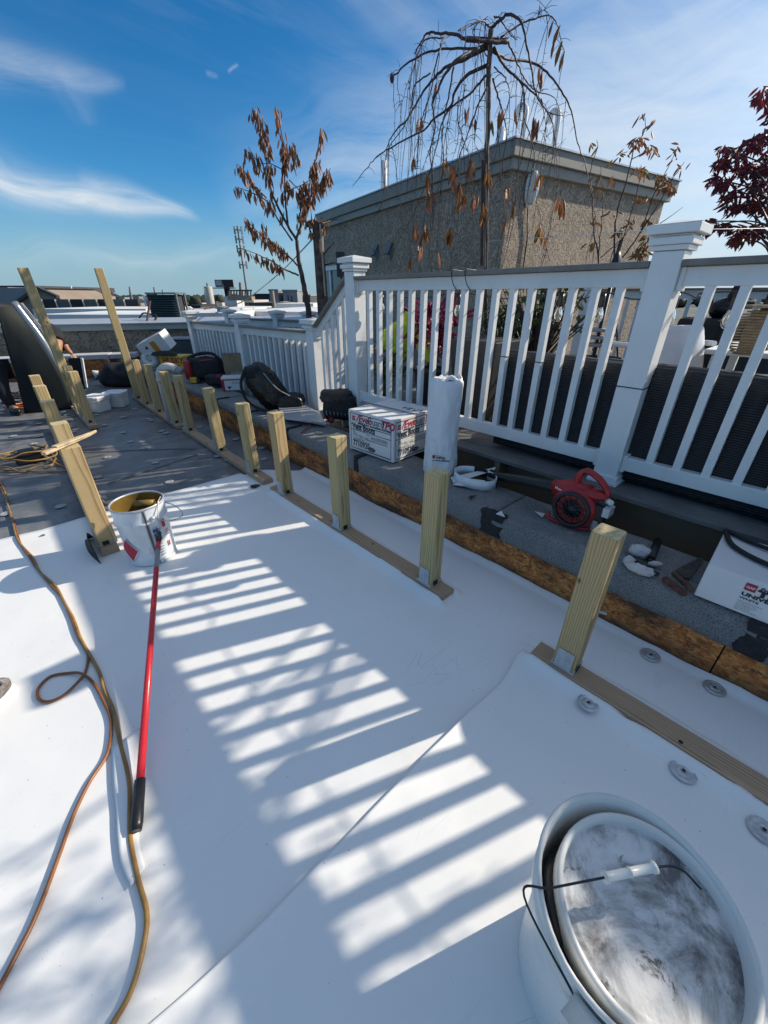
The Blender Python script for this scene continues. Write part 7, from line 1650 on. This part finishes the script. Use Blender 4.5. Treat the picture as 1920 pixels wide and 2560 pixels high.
# cell mast
mbase=FD(622,760,75); ct=thing('cell_mast','tall thin cell phone mast with antenna clusters, partly behind the dry leaf tree','mast',mbase)
tp2=FD(600,568,75)
ax_=Vector((mbase.x,mbase.y,0)); ztop=VZ(ax_,600,566).z
mb=MB(); mb.tube([(ax_.x,ax_.y,-9),(ax_.x,ax_.y,ztop)],[.30,.12],10); mb.build('mast_pole',M['f_grey'],ct)
for zi,py in enumerate((575,598,622,662)):
    z_=VZ(ax_,600,py).z
    for j in range(6):
        a=j*math.pi/3; p=ax_+Vector((.6*math.cos(a),.6*math.sin(a),z_)); mb=MB(); mb.box(p.x-.08,p.x+.08,p.y-.08,p.y+.08,z_-.55,z_+.45); mb.build('antenna',M['f_grey' if j%2 else 'f_dark'],ct)
    mb=MB(); mb.tube([ax_+Vector((0.58*math.cos(q),0.58*math.sin(q),z_)) for q in [2*math.pi*j/10 for j in range(10)]],.06,5,closed=True); mb.build('antenna_ring',M['f_grey'],ct)
up2=FD(690,772,40); mb=MB(); mb.tube([(up2.x,up2.y,-9),FD(681,727,40)],.14,8); tag(mb.build('utility_pole',M['f_tanroof']),'pale wooden utility pole in front of the grey flats','pole')
# sagging cable
mb=MB(); mb.tube(catmull([FD(500,806,10.5),FD(560,772,14),FD(620,746,18),FD(700,682,20),FD(770,610,12),FD(793,572,6.2)],8),.018,5); tag(mb.build('service_cable',M['cordblack']),'dark cable rising from the far fence to the penthouse','cable')
mb=MB(); mb.tube([FD(792,562,6.0),onL(840,548,.05),onL(885,500,.06)],.008,5); tag(mb.build('wall_cable',M['cordblack']),'thin dark cable along the penthouse coping','cable')
# ================================================================ PEOPLE
def skin_body(name,nodes,edges,mat,root,sub=2):
    me=bpy.data.meshes.new(name); me.from_pydata([n[0] for n in nodes],edges,[]); o=bpy.data.objects.new(name,me); COL.objects.link(o)
    md=o.modifiers.new('skin','SKIN'); md.use_smooth_shade=True
    for i,n in enumerate(nodes):
        r=n[1]; me.skin_vertices[0].data[i].radius=(r,r) if not isinstance(r,tuple) else r
    me.skin_vertices[0].data[0].use_root=True
    s=o.modifiers.new('sub','SUBSURF'); s.levels=sub; s.render_levels=sub
    dg=bpy.context.evaluated_depsgraph_get(); m2=bpy.data.meshes.new_from_object(o.evaluated_get(dg)); bpy.data.objects.remove(o)
    m2.materials.clear(); m2.materials.append(M[mat] if isinstance(mat,str) else mat)
    for p in m2.polygons: p.material_index=0; p.use_smooth=True
    o=bpy.data.objects.new(name,m2); COL.objects.link(o); setpar(o,root); return o
def person(lab,base,nodes):
    r=thing('person',lab,'person',base); return r
M['shirt']=simple('black_tshirt',(.012,.012,.014),.85,var=.2,vs=12,bs=30,bd=.01)
M['hair']=simple('dark_hair',(.02,.014,.01),.7)
def mkperson(lab,base,J,hand=None,sleeve=.5):
    # J: joints in local frame (r=image right, d=away, z up)
    base=Vector(base); W2=lambda q: base+RV*q[0]+FH*q[1]+Vector((0,0,q[2]))
    r=thing('person',lab,'person',base)
    N=[];E_=[];idx={}
    def add(k,rad): idx[k]=len(N); N.append((W2(J[k]),rad))
    for k,rad in (('pelvis',(.14,.12)),('waist',(.13,.11)),('chest',(.165,.13)),('neck',.065),('head',.085),('crown',.075)): add(k,rad)
    for s_ in 'LR':
        for k,rad in (('sh',.055),('el',.036),('wr',.029),('hip',.10),('kn',.062),('an',.042),('toe',.038)): add(s_+k,rad)
    L_e=[('pelvis','waist'),('waist','chest'),('chest','neck'),('neck','head'),('head','crown')]
    for s_ in 'LR': L_e+=[('chest',s_+'sh'),(s_+'sh',s_+'el'),(s_+'el',s_+'wr'),('pelvis',s_+'hip'),(s_+'hip',s_+'kn'),(s_+'kn',s_+'an'),(s_+'an',s_+'toe')]
    skin_body('body',N,[(idx[a],idx[b]) for a,b in L_e],'skin',r)
    # shirt
    c=[('waist0',J['pelvis'],(.215,.185)),('w',J['waist'],(.205,.18)),('c',J['chest'],(.235,.19)),('n',tuple(J['chest'][i]*.4+J['neck'][i]*.6 for i in range(3)),.09)]
    N2=[(W2(q[1]),q[2]) for q in c]; E2=[(0,1),(1,2),(2,3)]
    for s_ in 'LR':
        a=len(N2); N2.append((W2(J[s_+'sh']),.105)); N2.append((W2(tuple(J[s_+'sh'][i]*(1-sleeve)+J[s_+'el'][i]*sleeve for i in range(3))),.078)); E2+=[(2,a),(a,a+1)]
    skin_body('shirt',N2,E2,'shirt',r)
    # trousers
    N3=[(W2(J['pelvis']),(.155,.135))];E3=[]
    for s_ in 'LR':
        a=len(N3); N3+=[(W2(J[s_+'hip']),.115),(W2(J[s_+'kn']),.083),(W2(J[s_+'an']),.068)]; E3+=[(0,a),(a,a+1),(a+1,a+2)]
    skin_body('trousers',N3,E3,'jean',r)
    for s_ in 'LR':
        an=W2(J[s_+'an']); to=W2(J[s_+'toe']); d=(to-an); d.z=0; d.normalize(); sd2=d.cross(Vector((0,0,1)))
        BM=Matrix(((d.x,sd2.x,0,0),(d.y,sd2.y,0,0),(0,0,1,0),(0,0,0,1)))
        mb=MB(); mb.ell(Vector((an.x+d.x*.07,an.y+d.y*.07,.055)),(.16,.055,.055),20,12,M=BM,fn=lambda q:1+.1*q.z*(q.x<0)); mb.ell(Vector((an.x,an.y,.13)),(.062,.058,.10),16,10,M=BM); mb.build('boot',M['black'],r)
        mb=MB(); mb.ell(Vector((an.x+d.x*.07,an.y+d.y*.07,.018)),(.165,.058,.018),20,6,M=BM); mb.build('sole',M['blackcloth'],r)
    # hands with fingers
    for s_ in 'LR':
        el=W2(J[s_+'el']); wr=W2(J[s_+'wr']); d=(wr-el).normalized(); sd_=d.cross(Vector((0,0,1)))
        if sd_.length<.2: sd_=RV.copy()
        sd_.normalize(); nn=d.cross(sd_).normalized(); sg=1 if s_=='R' else -1
        N4=[(wr,(.024,.018)),(wr+d*.05,(.036,.018)),(wr+d*.085,(.036,.015))]; E4=[(0,1),(1,2)]
        skin_body('hand',N4,E4,'skin',r)
        for f_ in range(4):
            o_=(f_-1.5)*.019; L1_=(.068,.078,.073,.058)[f_]; b0=wr+d*.075+sd_*o_; 
            mb=MB(); mb.tube(catmull([b0,b0+d*L1_*.5-nn*.006,b0+d*L1_-nn*.022],4),[.009]*4+[.0085]*4+[.006],8); mb.build('finger',M['skin'],r)
        t0=wr+d*.025+sd_*sg*.025; mb=MB(); mb.tube([t0,t0+d*.03+sd_*sg*.02,t0+d*.055+sd_*sg*.022],[.011,.010,.007],8); mb.build('thumb',M['skin'],r)
    hd=W2(J['head']); cr=W2(J['crown']); up_=(cr-hd).normalized(); fr_=Vector((0,0,-1)) if abs(up_.z)<.6 else -FH
    fr_=(fr_-up_*fr_.dot(up_)).normalized(); si=up_.cross(fr_)
    hm=Matrix((( si.x,fr_.x,up_.x,0),(si.y,fr_.y,up_.y,0),(si.z,fr_.z,up_.z,0),(0,0,0,1)))
    hc=hd+up_*.05
    mb=MB(); mb.ell(hc+up_*.025-fr_*.012,(.083,.095,.10),18,12,M=hm); mb.build('hair',M['hair'],r)
    mb=MB(); mb.ell(hc-up_*.02+fr_*.028,(.066,.078,.098),18,12,M=hm); fc=mb.build('face',M['skin'],r)
    mb=MB(); mb.ell(hc-up_*.03+fr_*.108,(.012,.016,.022),8,6,M=hm); mb.build('nose',M['skin'],fc)
    for q in (-1,1):
        mb=MB(); mb.ell(hc+si*q*.027+fr_*.097,(.011,.006,.006),8,6,M=hm); mb.build('eye',M['black'],fc)
        mb=MB(); mb.ell(hc+si*q*.074-up_*.01,(.008,.016,.028),8,6,M=hm); mb.build('ear',M['skin'],fc)
    mb=MB(); mb.ell(hc-up_*.075+fr_*.092,(.024,.006,.006),8,6,M=hm); mb.build('mouth',M['print_red'],fc)
    return r
p1b=G(118,988); p1b.z=0
# heights read off the photograph at this distance
D_=(p1b-CP).dot(FH)
def loc(px,py,d=0): q=FD(px,py,D_+d)-p1b; return (q.dot(RV),q.dot(FH),q.z)
J1=dict(pelvis=loc(92,834,.18),waist=loc(108,826,.08),chest=loc(138,836,-.02),neck=loc(144,862,-.16),head=loc(138,884,-.24),crown=loc(132,906,-.30),
 Lsh=loc(118,846,-.16),Lel=loc(104,885,-.22),Lwr=loc(96,915,-.25),Rsh=loc(154,846,.03),Rel=loc(168,872,-.05),Rwr=loc(180,886,-.08),
 Lhip=loc(84,850,.08),Lkn=loc(88,905,-.05),Lan=(-.22,.0,.10),Ltoe=(-.16,-.16,.04),Rhip=loc(100,850,.28),Rkn=loc(104,905,.12),Ran=(.05,.25,.10),Rtoe=(.11,.10,.04))
mkperson('person in black T-shirt bending over behind the dark sheet, one bare arm reaching down',p1b,J1,sleeve=.8)
p2b=G(20,1032); D_=(p2b-CP).dot(FH)
def loc(px,py,d=0): q=FD(px,py,D_+d)-p2b; return (q.dot(RV),q.dot(FH),q.z)
J2=dict(pelvis=loc(-12,915,.1),waist=loc(-40,900,.05),chest=loc(-72,902,0),neck=loc(-95,915,-.05),head=loc(-108,925,-.06),crown=loc(-122,935,-.06),
 Lsh=loc(-80,905,-.16),Lel=loc(-84,950,-.22),Lwr=loc(-78,985,-.25),Rsh=loc(-78,905,.16),Rel=loc(-82,950,.2),Rwr=loc(-72,985,.2),
 Lhip=loc(-8,925,.0),Lkn=loc(6,975,-.06),Lan=loc(28,1015,-.02),Ltoe=loc(44,1025,-.12),Rhip=loc(-22,925,.18),Rkn=loc(-26,975,.2),Ran=loc(-40,1016,.18),Rtoe=loc(-28,1024,.05))
mkperson('person bending at the left edge, only dark trouser leg, hip and boot in view',p2b,J2,sleeve=.6)
# white cup on the far membrane and odds by the end curb
q=G(237,932); mb=MB(); mb.lathe([(.0,0),(.04,0),(.055,.14),(.05,.14),(.037,.01)],16,M=Matrix.Translation(EP(.15,-.12,0))); tag(mb.build('white_cup',M['card']),'small white cup standing at the foot of the end parapet','cup')
sh2=thing('red_crate_scrap','crooked timber scraps stacked at the left end by the end parapet','lumber',EP(-2.3,-.4,0))
for (a,b_) in (((0,905),(40,870)),((-10,872),(30,900)),((5,890),(28,862))):
    mb=MB(); mb.bar(FD(a[0],a[1],8.9),FD(b_[0],b_[1],9.0),.05,.02); mb.build('lath',M['rawwood' if a[0]==5 else 'strap'],sh2)
